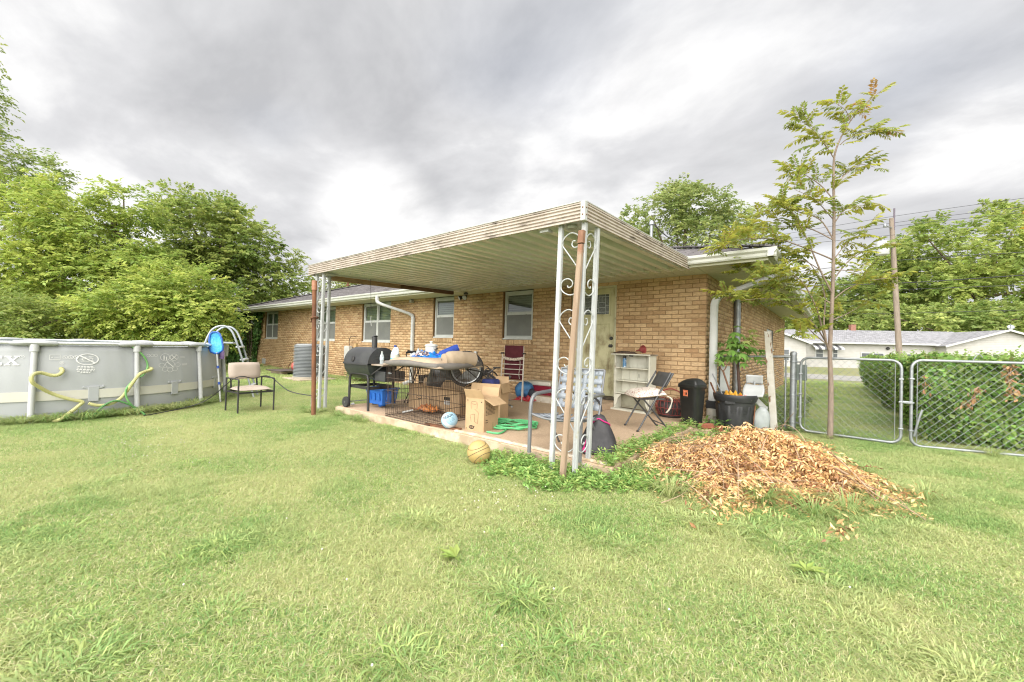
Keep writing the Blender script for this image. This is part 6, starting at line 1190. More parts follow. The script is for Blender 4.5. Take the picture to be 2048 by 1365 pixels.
# ================================================================== BY THE HOUSE CORNER
bar_c = Vector((0.52, -0.38, 0)); ba = thing('ridged_barrel', 'big black ridged rubbish can full of junk at the house corner', 'rubbish can', bar_c); bm2 = mat('barrel_black', (0.022, 0.023, 0.025), (0.038, 0.039, 0.041), 5, 0.5, bump=0.1)
n = 60; g = MB(); rings = []
for z, r, rd in ((0.0, 0.215, 0.0), (0.02, 0.222, 0.012), (0.2, 0.236, 0.014), (0.40, 0.252, 0.014), (0.415, 0.253, 0.0), (0.46, 0.256, 0.0)): rings.append([((r+(rd if (k % 6) in (0, 1, 2) else 0.0))*math.cos(2*math.pi*k/n), (r+(rd if (k % 6) in (0, 1, 2) else 0.0))*math.sin(2*math.pi*k/n), z) for k in range(n)])
loft(g, rings, False); g.add(rings[0], [tuple(range(n-1, -1, -1))]); g.build('can_body', bm2, ba)
g = MB(); g.lathe([(0.256, 0.455), (0.285, 0.47), (0.30, 0.52), (0.305, 0.565), (0.298, 0.575), (0.285, 0.565), (0.27, 0.50), (0.25, 0.30)], 40, caps=False); g.build('rim', bm2, ba)
g = MB(); g.lathe([(0.0, 0.33), (0.2, 0.36), (0.262, 0.35)], 24); g.build('contents', mat('dark_junk', (0.04, 0.035, 0.03), rough=0.9), ba)
g = MB(); g.box((-0.02, -0.268, 0.455), (0.14, 0.03, 0.05)); g.build('grip', bm2, ba, bevel=0.012)
g = crumple(0.16, 0.13, 0.22, 41, 18, 14); g.v = [(x+0.50, y-0.44, z+0.44) for x, y, z in g.v]; tag(g.build('orange_sack', mat('orange_sack', (0.62, 0.33, 0.035), (0.5, 0.25, 0.03), 8, 0.4), solid=0.003), 'orange plastic sack sticking out of the black rubbish can', 'bag')
g = crumple(0.10, 0.07, 0.10, 43, 12, 10); g.v = [(x+0.66, y-0.48, z+0.50) for x, y, z in g.v]; tag(g.build('red_wrapper', mat('red_white', (0.55, 0.06, 0.06), (0.7, 0.66, 0.62), 14, 0.4, lo=.48, hi=.52), solid=0.002), 'red and white wrapper at the rim of the black can', 'wrapper')
def stick(name, label, cat, a, b, r, m, extra=None): t = thing(name, label, cat, a); g = MB(); g.tube([a, a*0.5+b*0.5+Vector((0.004, 0, 0)), b], r, 8); g.build('shaft', m, t, world=True); return t
t = stick('metal_rod', 'thin grey metal rod leaning out of the black can', 'rod', Vector((0.44, -0.45, 0.36)), dp(1425, 748, 6.15), 0.010, galv)
t = stick('brown_stick', 'short brown stick leaning out of the left of the black can', 'stick', Vector((0.32, -0.40, 0.36)), dp(1421, 765, 6.2), 0.012, rust)
a, b = Vector((0.50, -0.2, 0.30)), dp(1446, 742, 6.35); t = stick('shovel', 'rusty shovel handle standing in the black can', 'shovel', a, b, 0.014, mat('tool_wood', (0.19, 0.10, 0.06), rough=0.7)); g = MB(); pts = [b, b+Vector((-.03, 0, .03)), b+Vector((-.045, 0, .09)), b+Vector((0, 0, .115)), b+Vector((.045, 0, .09)), b+Vector((.03, 0, .03))]; g.tube(catmull(pts, 4, True), 0.009, 6, closed=True); g.build('grip', MATS['tool_wood'], t, world=True)
# grey plank and white panel behind, white chair parts, plastic sheeting
g = MB(); g.bar((0.30, -0.05, 0.0), (0.30, 0.03, 0.98), 0.14, 0.02, (0, 1, 0)); tag(g.build('grey_board', mat('pale_grey_board', (0.42, 0.44, 0.42), (0.34, 0.36, 0.34), 5, 0.7), bevel=0.004), 'pale grey board leaning on the corner behind the black can', 'board')
wp = mat('white_plastic', (0.42, 0.435, 0.435), (0.36, 0.375, 0.375), 4, 0.4)
SC_ = 0.85; cs = thing('broken_seat', 'white plastic seat and back of a broken chair on the black can', 'chair', (0.76, -0.30, 0.56))
g = MB(); g.grid(lambda u, v: (-0.11+0.22*u, 0.02-0.03*v+0.02*math.sin(math.pi*u), 0.18+0.13*v), 8, 5); g.build('back', wp, cs, solid=0.015); g = MB(); g.grid(lambda u, v: ((u-0.5)*(0.20+0.08*math.sin(math.pi*(1-v)*.6+.5)), -0.12+0.14*v, 0.0+0.17*v-0.012*math.sin(u*math.pi)), 10, 6); g.build('seat', wp, cs, solid=0.02)
g = MB(); g.tube([(0.0, 0.02, 0.13), (0.0, 0.03, 0.22)], 0.012, 6); g.build('support', galv, cs)
g = MB(); P = catmull([dp(1505, 790, 6.15), dp(1520, 805, 6.2), dp(1530, 815, 6.2), dp(1537, 820, 6.2)], 6); V = []; F = []
gut_t = thing('bent_gutter', 'bent grey length of sheet metal beside the black can', 'sheet metal', dp(1537, 822, 6.2))
for i, p in enumerate(P): V += [p+Vector((0.0, 0.0, 0.035)), p+Vector((-.03, -.03, -.03)), p+Vector((-.06, .02, -.02))]
n3 = len(P); g.add(V, [(3*i, 3*i+1, 3*i+4, 3*i+3) for i in range(n3-1)]+[(3*i+1, 3*i+2, 3*i+5, 3*i+4) for i in range(n3-1)], True); g.build('sheet', mat('dull_metal', (0.45, 0.46, 0.44), rough=0.4, metal=0.3), gut_t, world=True, solid=0.006)
sh = thing('plastic_jug', 'big cloudy clear plastic jug standing beside the black can', 'jug', (0.86, -0.32, 0)); g = MB(); g.ell((0, 0, 0.20), (0.12, 0.10, 0.21), 26, 18, 0.05); g.build('bottle_body', mat('cloudy_plastic', (0.50, 0.54, 0.55), (0.42, 0.45, 0.46), 6, 0.2, alpha=0.55, bump=0.5, bscale=6), sh)
g = MB(); g.tube([(-0.09, -0.12, 0.05), (-0.07, -0.06, 0.42)], 0.008, 6); g.build('bracket', rust, sh)
# loose bricks in the weeds
rb = mat('red_brick', (0.33, 0.115, 0.065), (0.25, 0.085, 0.05), 12, 0.9, bump=0.3); tb_ = mat('buff_block', (0.46, 0.36, 0.24), (0.38, 0.29, 0.19), 12, 0.9, bump=0.3)
for nm, lb_, px, py, z, rzz, sz, m in (('loose_brick', 'red brick lying on the weeds before the dome-lid bin', 1412, 852, 0.13, 12, (0.20, 0.10, 0.06), rb), ('loose_brick', 'second red brick half sunk in weeds beside the black can', 1430, 857, 0.07, -8, (0.2, 0.1, 0.07), rb), ('paving_block', 'buff paving block sunk in the weeds by the red bricks', 1405, 863, 0.05, 6, (0.26, 0.16, 0.07), tb_)):
    p = gp(px, py, z); g = MB(); g.box((0, 0, 0), sz); o = g.build(nm, m, bevel=0.008); o.location = (p.x, p.y, z); o.rotation_euler = (R(3), R(-4), R(rzz)); tag(o, lb_, 'brick' if 'brick' in nm else 'paving block')
# white peeling pole
a, b = gp(1549, 864), onY(1538, 664, 0.16); wpole = thing('peeling_pole', 'white pole with flaking paint standing before the gate post', 'pole', (a.x, a.y, 0)); a.z = -0.05; g = MB(); g.prof([(x*0.045, y*0.045) for x, y in ((-1, -1), (1, -1), (1, 1), (-1, 1))], a, Vector((b.x, a.y-0.02, b.z)), (1, 0, 0), (0, 1, 0)); g.build('post', mat('flaking_paint', (0.54, 0.52, 0.48), (0.47, 0.44, 0.38), 6, 0.7, c3=(0.20, 0.11, 0.06), scale3=11, lo3=0.57, hi3=0.62, stretch3=(1, 1, 0.35)), wpole, world=True, bevel=0.006)

# ================================================================== CHAIN LINK FENCE
def mesh_panel(g, o, u, w, h, pitch=0.047, r=0.0019):
    """chain link: zigzag strands, o corner, u unit direction, height h"""
    o, u = Vector(o), Vector(u); n = int(w/pitch); nrm = Vector((-u.y, u.x, 0)); V = []; F = []; half_ = pitch; rows = int(h/half_)
    for s in range(n):
        x0 = s*pitch
        for dr in (0, 1):
            pts = [o+u*(x0+pitch*(0.5+(0.5 if ((k+dr) % 2) else -0.0)*1.0)-u.dot(u)*0+u*0)+Vector((0, 0, 0)) for k in range(0)]
        pts = []
        for k in range(rows+1): pts.append(o+u*(x0+(pitch if (k+s) % 2 else 0.0))+nrm*(0.003 if k % 2 else -0.003)+Vector((0, 0, k*half_)))
        for p, q in zip(pts, pts[1:]):
            b = len(V); d = (q-p).normalized(); e = d.cross(nrm).normalized()*r; f = nrm*r
            V += [p-e, p+f, p+e, p-f, q-e, q+f, q+e, q-f]; F += [(b, b+1, b+5, b+4), (b+1, b+2, b+6, b+5), (b+2, b+3, b+7, b+6), (b+3, b, b+4, b+7)]
    g.add(V, F)
fence = thing('chain_link_fence', 'short chain-link fence run between the house and the gate post', 'fence', (0.6, 0.30, 0)); fy = 0.32; fpx = 1.20
g = MB(); g.tube([(0.17, fy, 1.13), (fpx, fy, 1.165)], 0.020, 10); g.build('top_rail', galv, fence, world=True)
g = MB(); mesh_panel(g, (0.19, fy+0.012, 0.04), (1, 0, 0), fpx-0.22, 1.09); o = g.build('chain_link', galv, fence, world=True); o['kind'] = 'stuff'
g = MB(); g.tube([(0.17, fy, -0.05), (0.17, fy, 1.22)], 0.03, 12); g.build('end_post', mat('dark_galv', (0.22, 0.24, 0.22), rough=0.5, metal=0.4), fence, world=True)
g = MB(); g.tube([(fpx-0.10, fy+0.02, -0.02), (fpx-0.10, fy+0.02, 1.15)], 0.012, 8); g.build('tension_bar', galv, fence, world=True)
gpst = thing('gate_post', 'thick galvanised gate post with domed cap and hinges', 'post', (fpx, fy, 0)); g = MB(); g.lathe([(0.042, -0.05), (0.042, 1.19)], 18); g.build('post', galv, gpst); g = MB(); g.lathe([(0.047, 1.18), (0.047, 1.215), (0.035, 1.24), (0, 1.25)], 18); g.build('cap', galv, gpst)
for z in (0.13, 0.55, 0.80, 1.07): g = MB(); g.lathe([(0.046, z), (0.048, z+0.005), (0.048, z+0.02), (0.046, z+0.025)], 18); g.bar((0.04, 0, z+0.012), (0.10, -0.03, z+0.012), 0.012, 0.022); g.build('hinge_band', galv, gpst)
def gate(name, label, A, B, zb, zt, brace=False):
    A, B = Vector(A), Vector(B); u = (B-A).normalized(); w = (B-A).length; t = thing(name, label, 'gate', A); r = 0.11; P = []
    def q(x, z): return u*x+Vector((0, 0, z))
    cor = [(w-r, zt-r, 90, 0), (w-r, zb+r, 0, -90), (r, zb+r, -90, -180), (r, zt-r, 180, 90)]
    for cx_, cz_, a0, a1 in cor:
        for k in range(6): a = R(a0+(a1-a0)*k/5); P.append(q(cx_+r*math.cos(a), cz_+r*math.sin(a)))
    g = MB(); g.tube(P, 0.0185, 10, closed=True); g.build('frame', galv, t)
    g = MB(); mesh_panel(g, q(0.05, zb+0.02)+Vector((0, 0.012, 0)), u, w-0.09, zt-zb-0.02); o = g.build('chain_link', galv, t); o['kind'] = 'stuff'
    for x in (0.06, w-0.06): g = MB(); g.tube([q(x, zb+0.05), q(x, zt-0.03)], 0.005, 6); g.build('tension_bar', galv, t)
    for x in (0.0, w):
        for z in (zb+0.2, (zb+zt)/2, zt-0.25): g = MB(); g.box(q(x, z), (0.05, 0.05, 0.022), Matrix.Rotation(math.atan2(u.y, u.x), 3, 'Z')); g.build('tie_band', galv, t, bevel=0.006)
    return t, u, w
gA = gp(1598, 872); gB = gp(1805, 893); g1, u1, w1 = gate('garden_gate', 'left galvanised chain-link gate leaf behind the slender sapling', (1.30, 0.24, 0), (2.40, 0.13, 0), 0.045, 1.155)
g2, u2, w2 = gate('garden_gate', 'right galvanised chain-link gate leaf in front of the dense hedge', (2.50, 0.17, 0), (3.95, 0.62, 0), 0.03, 1.165)
g = MB(); g.box((2.45, 0.15, 0.60), (0.13, 0.05, 0.035)); o = tag(g.build('gate_latch', galv, bevel=0.008), 'galvanised latch joining the two gate leaves', 'latch')
g = MB(); g.tube(catmull([(2.53, 0.15, 0.16), (2.56, 0.13, 0.35), (2.60, 0.14, 0.52)], 5), 0.012, 8); g.build('drop_rod', galv, g2); bpy.data.objects['drop_rod'].location = (-2.50, -0.17, 0)
for x0 in (0.6, 1.05): 
    g = MB(); pts = [u2*(x0+0.09*i/8)+Vector((0, 0, 1.17+0.09*math.sin(math.pi*i/10))) for i in range(9)]; g.tube(pts, 0.006, 6); g.build('loose_wire', galv, g2)
# green utility cabinet beyond the gate
p = gp(1601, 790); ub = thing('utility_box', 'grey-green utility cabinet on a post beyond the gate', 'utility box', tuple(dp(1601, 745, 7.6))[:2]+(0,)); g = MB(); g.box((0.0, 0, 0.86), (0.20, 0.14, 0.30)); g.build('cabinet', mat('cabinet_green', (0.12, 0.145, 0.135), (0.15, 0.175, 0.165), 5, 0.5), ub, bevel=0.012); g = MB(); g.tube([(-0.06, 0, 0), (-0.06, 0, 1.12)], 0.010, 8); g.tube([(0.07, 0, 0), (0.07, 0, 1.05)], 0.008, 8); g.build('stake', galv, ub)

# ================================================================== NEIGHBOUR HOUSE, POLE, WIRES
siding = mat('white_siding', (0.46, 0.45, 0.43), (0.42, 0.41, 0.385), 2, 0.6)
def neighbor():
    D = 37.0; A = dp(1560, 738, D+1.5); B = dp(2120, 738, D-3); A.z = B.z = 0; u = (B-A); L = u.length; u.normalize(); v = Vector((-u.y, u.x, 0))
    if v.dot(Vector(AF)) < 0: v = -v
    t = thing('white_bungalow', 'long white clapboard bungalow with grey roof across the road', 'house', A); 
    def q(x, y, z): return u*x+v*y+Vector((0, 0, z))
    def at_px(px, y=0.0): 
        d = ray(px, 700); o = CAM; n = np.array(v); pt = np.array(A+v*y); k = ((pt-o) @ n)/(d @ n); return (Vector(o+d*k)-A).dot(u)
    H = 2.35; dpt = 7.5
    xa, xb, xc, xd = at_px(1552), at_px(1612), at_px(1893), at_px(2100)
    rec = 1.2   # middle part set back
    def wall_clap(name, x0, x1, y, z0, z1, gable=None):
        g = MB(); z = z0; hgt = 0.16
        while z < z1-0.01:
            zt = min(z+hgt, z1); g.add([q(x0, y-0.012, z), q(x1, y-0.012, z), q(x1, y+0.008, zt), q(x0, y+0.008, zt)], [(0, 1, 2, 3)]); g.add([q(x0, y+0.008, zt), q(x1, y+0.008, zt), q(x1, y-0.012, zt), q(x0, y-0.012, zt)], [(0, 1, 2, 3)]); z = zt
        if gable:
            zc_ = z1; xm = (x0+x1)/2; gh = gable
            while zc_ < z1+gh-0.02:
                zt = min(zc_+hgt, z1+gh-0.01); f0 = (zc_-z1)/gh; f1 = (zt-z1)/gh
                g.add([q(x0+(xm-x0)*f0, y-.012, zc_), q(x1+(xm-x1)*f0, y-.012, zc_), q(x1+(xm-x1)*f1, y+.008, zt), q(x0+(xm-x0)*f1, y+.008, zt)], [(0, 1, 2, 3)]); zc_ = zt
        return g.build(name, siding, t)
    wl = wall_clap('gable_wall', xa-2.5, xb, 0, 0, H, 0.95); wm_ = wall_clap('wall', xb, xc, rec, 0, H+0.05); wr = wall_clap('gable_wall', xc, xd+1.2, 0, 0, H, 1.35)
    for x in (xb, xc): g = MB(); g.add([q(x, 0, 0), q(x, rec, 0), q(x, rec, H+.05), q(x, 0, H+.05)], [(0, 1, 2, 3)]); g.build('return_wall', siding, t)
    sh = bpy.data.materials.new('grey_shingles'); sh.use_nodes = True; shingle_nodes(sh, (0.22, 0.22, 0.235), (0.30, 0.30, 0.315))
    zr = 3.84
    xe_ = (xc+xd+1.2)/2; g = MB(); g.add([q(xa-3, rec-0.5, H+0.08), q(xe_, rec-0.5, H+0.08), q(xe_, rec+4.2, zr), q(xa-3, rec+4.2, zr)], [(0, 1, 2, 3)]); g.add([q(xa-3, rec-.5, H+0.08), q(xc+.2, rec-.5, H+0.08), q(xc+.2, rec-.5, H-.06), q(xa-3, rec-.5, H-.06)], [(3, 2, 1, 0)]); rf = g.build('roof', sh, t, solid=0.02)
    for x0, x1, gh in ((xa-2.5, xb, 0.95), (xc, xd+1.2, 1.35)):
        xm = (x0+x1)/2
        for s, xe in ((-1, x0-0.35), (1, x1+0.35)):
            zl_ = H-0.35*gh/((x1-x0)/2); g = MB(); g.add([q(xe, -0.4, zl_), q(xm, -0.4, H+gh+.06), q(xm, 6, H+gh+.06), q(xe, 6, zl_)], [(0, 1, 2, 3)]); g.build('gable_roof', sh, t, solid=0.03)
            g = MB(); g.bar(q(xe, -0.42, zl_-0.02), q(xm, -0.42, H+gh+0.04), 0.16, 0.03, tuple(v)); g.build('barge_board', white, t)
    g = MB(); g.bar(q(xb, rec-0.52, H+0.03), q(xc, rec-0.52, H+0.03), 0.03, 0.14); g.build('fascia', white, t)
    dk = mat('far_pane', (0.12, 0.13, 0.14), rough=0.15, spec=0.6)
    def win(px0, px1, z0, z1, y):
        x0, x1 = at_px(px0, y), at_px(px1, y); g = MB(); g.box(q((x0+x1)/2, y-0.03, (z0+z1)/2), (0, 0, 0)); g = MB(); g.bar(q(x0-.08, y-.03, (z0+z1)/2), q(x1+.08, y-.03, (z0+z1)/2), 0.06, z1-z0+.16); w = g.build('window', white, t); g = MB(); g.bar(q(x0, y-.07, (z0+z1)/2), q(x1, y-.07, (z0+z1)/2), 0.02, z1-z0); g.build('pane', dk, w)
        g = MB(); g.bar(q(x0, y-.09, (z0+z1)/2), q(x1, y-.09, (z0+z1)/2), 0.02, 0.05); g.build('glazing_bar', white, w)
    win(1632, 1645, 0.9, 1.8, rec); win(1666, 1674, 0.9, 1.8, rec); win(1723, 1743, 0.5, 1.45, rec); win(1747, 1766, 0.5, 1.45, rec); win(1783, 1795, 0.5, 1.45, rec); win(1810, 1830, 0.5, 1.45, rec); win(1563, 1577, 0.6, 1.6, 0)
    x0, x1 = at_px(1622, rec), at_px(1680, rec); g = MB(); n = 9
    for k in range(n): a_, b_2 = x0+(x1-x0)*k/n, x0+(x1-x0)*(k+1)/n; g.m = k % 2; g.add([q(a_, rec-.02, 2.2), q(b_2, rec-.02, 2.2), q(b_2, rec-.8, 1.85), q(a_, rec-.8, 1.85), q(a_, rec-.8, 1.7), q(b_2, rec-.8, 1.7)], [(0, 1, 2, 3), (3, 2, 5, 4)])
    g.build('striped_awning', [white, mat('awning_dark', (0.10, 0.10, 0.11), rough=0.7)], t)
    x = at_px(1704, 5.5); g = MB(); g.box(q(x, 5.5, zr+0.15), (0.45, 0.45, 0.9), Matrix.Rotation(math.atan2(u.y, u.x), 3, 'Z')); g.build('chimney', mat('faded_chimney', (0.30, 0.15, 0.11), (0.24, 0.12, 0.09), 9, 0.9), t)
    x = at_px(2010, 1.5); g = MB(); g.lathe([(0.0, 0), (0.12, 0.012), (0.2, 0.05), (0.23, 0.07)], 18, q(x, 1.0, H+1.72), Matrix.Rotation(R(60), 3, 'X'), caps=False); dsh = g.build('satellite_dish', galv, t); g = MB(); g.tube([q(x, 1.0, H+1.2), q(x, 1.0, H+1.75)], 0.03, 6); g.tube([q(x, 1.0, H+1.7), q(x-.6, .3, H+1.95)], 0.02, 6); g.build('dish_arm', galv, dsh)
    g = MB(); x = at_px(1775, rec); g.lathe([(0.12, 0), (0.14, 0.1), (0.06, 0.2)], 12, q(x, rec-.05, 1.95), Matrix.Rotation(R(90), 3, 'X')); g.build('porch_lamp', black_metal, t)
neighbor()
# utility pole and wires
pb_, pt_ = dp(1801, 752, 25), dp(1783, 437, 25.3); pb_.z = 0; up = thing('utility_pole', 'leaning wooden utility pole with a grey transformer near the top', 'utility pole', pb_); pwood = mat('pole_wood', (0.275, 0.225, 0.18), (0.21, 0.17, 0.135), 5, 0.9, bump=0.3, stretch=(4, 4, 0.4)); g = MB(); d = pt_-pb_; g.tube([pb_, pb_+d*.5, pt_], [0.155, 0.14, 0.12], 12); g.build('pole', pwood, up, world=True)
tp = dp(1765, 497, 25.2); g = MB(); g.lathe([(0.0, -0.42), (0.30, -0.42), (0.33, -0.38), (0.33, 0.34), (0.30, 0.42), (0.0, 0.45)], 18, tp); trf = g.build('transformer', mat('transformer_grey', (0.52, 0.54, 0.54), rough=0.45), up, world=True); g = MB(); g.lathe([(0.07, 0.42), (0.11, 0.5), (0.09, 0.6), (0.12, 0.66), (0.06, 0.76)], 10, tp); g.build('bushing', galv, trf, world=True)
g = MB(); q1 = dp(1788, 460, 25.2); g.bar(q1, q1+Vector((0, 0, 1.35)), 0.09, 0.09); g.build('pole_top_pin', mat('dark_pin', (0.12, 0.10, 0.13), rough=0.6), up, world=True); g = MB(); g.tube([tp+Vector((0.3, 0, 0.2)), pb_+d*.80], 0.05, 6); g.build('bracket', galv, up, world=True)
sv = dp(1770, 452, 25.1); g = MB(); g.tube([sv, dp(1783, 456, 25.2)], 0.035, 6); g.lathe([(0.05, -.12), (0.09, -.05), (0.09, .05), (0.05, .12)], 10, sv); g.build('insulator', galv, up, world=True)
wire_col = mat('line_wire', (0.05, 0.05, 0.055), rough=0.6)
def wire(label, pts, r=0.012, sag=0.0):
    P = [dp(*p) for p in pts]; Q = catmull(P, 10); n = len(Q); g = MB(); g.tube(Q, r, 5); o = g.build('power_line', wire_col); tag(o, label, 'wire', 'overhead wires')
wire('topmost overhead wire passing over the utility pole', [(1340, 505, 40), (1560, 470, 31), (1788, 433, 25.2), (2060, 395, 21)]); wire('second overhead wire from the top at the pole', [(1400, 505, 40), (1590, 476, 31), (1789, 446, 25.2), (2060, 412, 21)]); wire('third overhead wire from the top at the pole', [(1420, 512, 40), (1590, 482, 31), (1789, 453, 25.2), (2060, 424, 21)])
wire('overhead wire level with the transformer bottom', [(1560, 548, 33), (1800, 521, 25.2), (2060, 504, 21)], 0.018); wire('thick overhead cable halfway down the pole', [(1500, 578, 30), (1620, 572, 28), (1794, 567, 25.2), (2060, 550, 20)], 0.024); wire('overhead cable just below the thick one', [(1797, 580, 25.2), (1900, 576, 22), (2060, 570, 20)], 0.014); wire('lowest overhead wire crossing the green trees', [(1690, 628, 30), (1804, 627, 25.2), (2060, 620, 20)], 0.014)
mh = MAST; q = dp(1400, 500, 14); g = MB(); P = catmull([mh+Vector((0, 0, .08)), dp(1345, 480, 10.5), dp(1395, 494, 14), dp(1500, 498, 20), dp(1790, 470, 25)], 10); g.tube(P, 0.012, 6); tag(g.build('service_drop', wire_col), 'sagging service cable from the roof mast toward the pole', 'wire', 'overhead wires')

# ================================================================== VEGETATION
def leaf_cloud(P, D, N, L, Wd, base, var=0.25, fold=0.25):
    """kite leaves with a fold: base P, direction D, normal N (all n,3), length L, width Wd"""
    n = len(P); D = D/np.linalg.norm(D, axis=1, keepdims=True); N = N-D*np.sum(N*D, axis=1, keepdims=True); N /= np.linalg.norm(N, axis=1, keepdims=True)+1e-9; S = np.cross(D, N)
    L = np.broadcast_to(np.asarray(L, float), (n,))[:, None]; Wd = np.broadcast_to(np.asarray(Wd, float), (n,))[:, None]
    m = P+D*L*0.45+N*Wd*fold*0.5
    V = np.stack([P, m+S*Wd*0.5, P+D*L-N*L*0.12, m-S*Wd*0.5], 1).reshape(-1, 3)
    b = np.arange(n)[:, None]*4; F = np.concatenate([b+np.array([[0, 1, 2]]), b+np.array([[0, 2, 3]])], 0)
    base = np.asarray(base, float); c = base if base.ndim == 2 else np.tile(base, (n, 1))
    c = c*(1+rng.uniform(-var, var, (n, 1)))*(1+rng.uniform(-var*0.3, var*0.3, (n, 3))); C_ = np.repeat(c, 4, 0)
    return V, F, np.clip(C_, 0, 1)
def merge(parts):
    V = []; F = []; C_ = []; o = 0
    for v, f, c in parts: V.append(v); F.append(f+o); C_.append(c); o += len(v)
    return np.concatenate(V), np.concatenate(F), np.concatenate(C_)
def unit(v): return v/(np.linalg.norm(v, axis=-1, keepdims=True)+1e-9)
def sprigs(O, Dr, ls, k, lsz, lw, col, droop=0.3, spread=0.9, var=0.22):
    """k leaves alternately along each sprig (origins O, directions Dr, lengths ls)"""
    S = len(O); t = (np.arange(k)+0.6)/k; Dr = unit(Dr); up = np.array([0, 0, 1.0]); side = unit(np.cross(Dr, up)+rng.normal(0, 0.05, Dr.shape))
    pos = O[:, None, :]+Dr[:, None, :]*(ls[:, None]*t[None, :])[:, :, None]-up*(ls[:, None]*(t**2)[None, :]*droop)[:, :, None]
    sgn = np.where(np.arange(k) % 2, 1.0, -1.0)[None, :, None]
    d = Dr[:, None, :]*0.6+side[:, None, :]*sgn*spread+rng.normal(0, 0.25, (S, k, 3)); d[:, :, 2] -= droop*0.9
    nrm = np.tile(up, (S, k, 1))+rng.normal(0, 0.45, (S, k, 3))
    sz = lsz*rng.uniform(0.7, 1.25, (S, k))
    if np.ndim(col) == 2: col = np.repeat(col, k, 0)
    return leaf_cloud(pos.reshape(-1, 3), d.reshape(-1, 3), nrm.reshape(-1, 3), sz.ravel(), (sz*lw/lsz).ravel(), col, var)
def crown_points(blobs, n_clump, r_clump, n_spr, shell=0.55):
    """clumps through the outer part of the ellipsoid blobs; sprig origins and outward directions"""
    O = []; Dr = []; cl = []
    w = np.array([b[3]*b[4]*b[5] for b in blobs])**0.67; w = w/w.sum()
    for b, q in zip(blobs, w):
        m = max(2, int(n_clump*q)); d = unit(rng.normal(0, 1, (m, 3))); rr = rng.uniform(shell, 1.0, (m, 1))**0.7
        c = np.array(b[:3])+d*rr*np.array(b[3:6])
        for cc, dd in zip(c, d):
            k = n_spr; e = unit(rng.normal(0, 1, (k, 3))); rc = r_clump*rng.uniform(0.7, 1.35)
            o = cc+e*rc*rng.uniform(0.15, 1.0, (k, 1))*np.array([1.15, 1.15, 0.7]); O.append(o); Dr.append(unit(e*0.7+dd*0.6+np.array([0, 0, 0.12]))); cl.append(np.full(k, rng.uniform(-1, 1)))
    return np.concatenate(O), np.concatenate(Dr), np.concatenate(cl)
bark = mat('bark', (0.17, 0.13, 0.095), (0.11, 0.085, 0.06), 8, 0.95, bump=0.5, stretch=(3, 3, 0.5))
leafA = leaf_mat('tree_leaf', 0.5, 0.45); leafB = leaf_mat('sapling_leaf', 0.5, 0.45); grass_m = leaf_mat('grass_blade', 0.45, 0.6, patch=0.5, tint2=(0.66, 0.65, 0.34), pscale=1.1)
weed_m = leaf_mat('weed_leaf', 0.4, 0.5); dry_m = leaf_mat('dry_leaf', 0.25, 0.7, spec=0.15)
def limb_tree(t, base, height, r, blobs, n_limb=7):
    """trunk and limbs reaching into the blobs"""
    base = Vector(base); g = MB(); top = base+Vector((random.uniform(-.3, .3), random.uniform(-.3, .3), height)); mid = base*0.5+top*0.5+Vector((random.uniform(-.2, .2), random.uniform(-.2, .2), 0))
    P = catmull([base-Vector((0, 0, .1)), mid, top], 5); g.tube(P, [r*(1-0.65*i/(len(P)-1)) for i in range(len(P))], 9); g.build('trunk', bark, t, world=True)
    for i in range(n_limb):
        b = blobs[i % len(blobs)]; s = base+(top-base)*random.uniform(0.3, 0.95); e = Vector(b[:3])+Vector((random.uniform(-.6, .6)*b[3], random.uniform(-.6, .6)*b[4], random.uniform(-.3, .7)*b[5])); m = s*0.5+e*0.5+Vector((0, 0, 0.25))
        Q = catmull([s, m, e], 5); g = MB(); g.tube(Q, [r*0.45*(1-0.8*k/(len(Q)-1))+0.008 for k in range(len(Q))], 6); g.build('limb', bark, t, world=True)
def tree(name, label, base, height, r, blobs, n_clump, r_clump, n_spr, k, lsz, lw, c_dark, c_light, group=None, droop=0.3, sl=0.45):
    c_dark = (1.7*c_dark[0], 1.5*c_dark[1], 1.5*c_dark[2]); c_light = (1.75*c_light[0], 1.5*c_light[1], 1.5*c_light[2]); n_spr = int(n_spr*1.35); sl *= .72; lw *= 1.2
    t = thing(name, label, 'tree', base, 0, group); limb_tree(t, base, height, r, blobs)
    O, Dr, cl = crown_points(blobs, n_clump, r_clump, n_spr); zmin, zmax = O[:, 2].min(), O[:, 2].max()
    f = np.clip(0.5+0.35*cl+rng.normal(0, 0.15, len(O)), 0, 1)[:, None]; col_ = np.array(c_dark)*(1-f)+np.array(c_light)*f
    V, F, C_ = sprigs(O, Dr, sl*rng.uniform(0.6, 1.3, len(O)), k, lsz, lw, col_, droop)
    L = np.array(base); o = link('crown', np_mesh('crown', V-L, F, C_), leafA, t); o['kind'] = 'stuff'; return t
def W_(px, py, depth): p = dp(px, py, depth); return p
def blob(px, py, depth, rx, rz, ry=None): p = dp(px, py, depth); return (p.x, p.y, p.z, rx, ry or rx, rz)
def gbase(px, depth): p = dp(px, 700, depth); return (p.x, p.y, 0.0)
dk, lt = (0.12, 0.205, 0.05), (0.27, 0.36, 0.10)
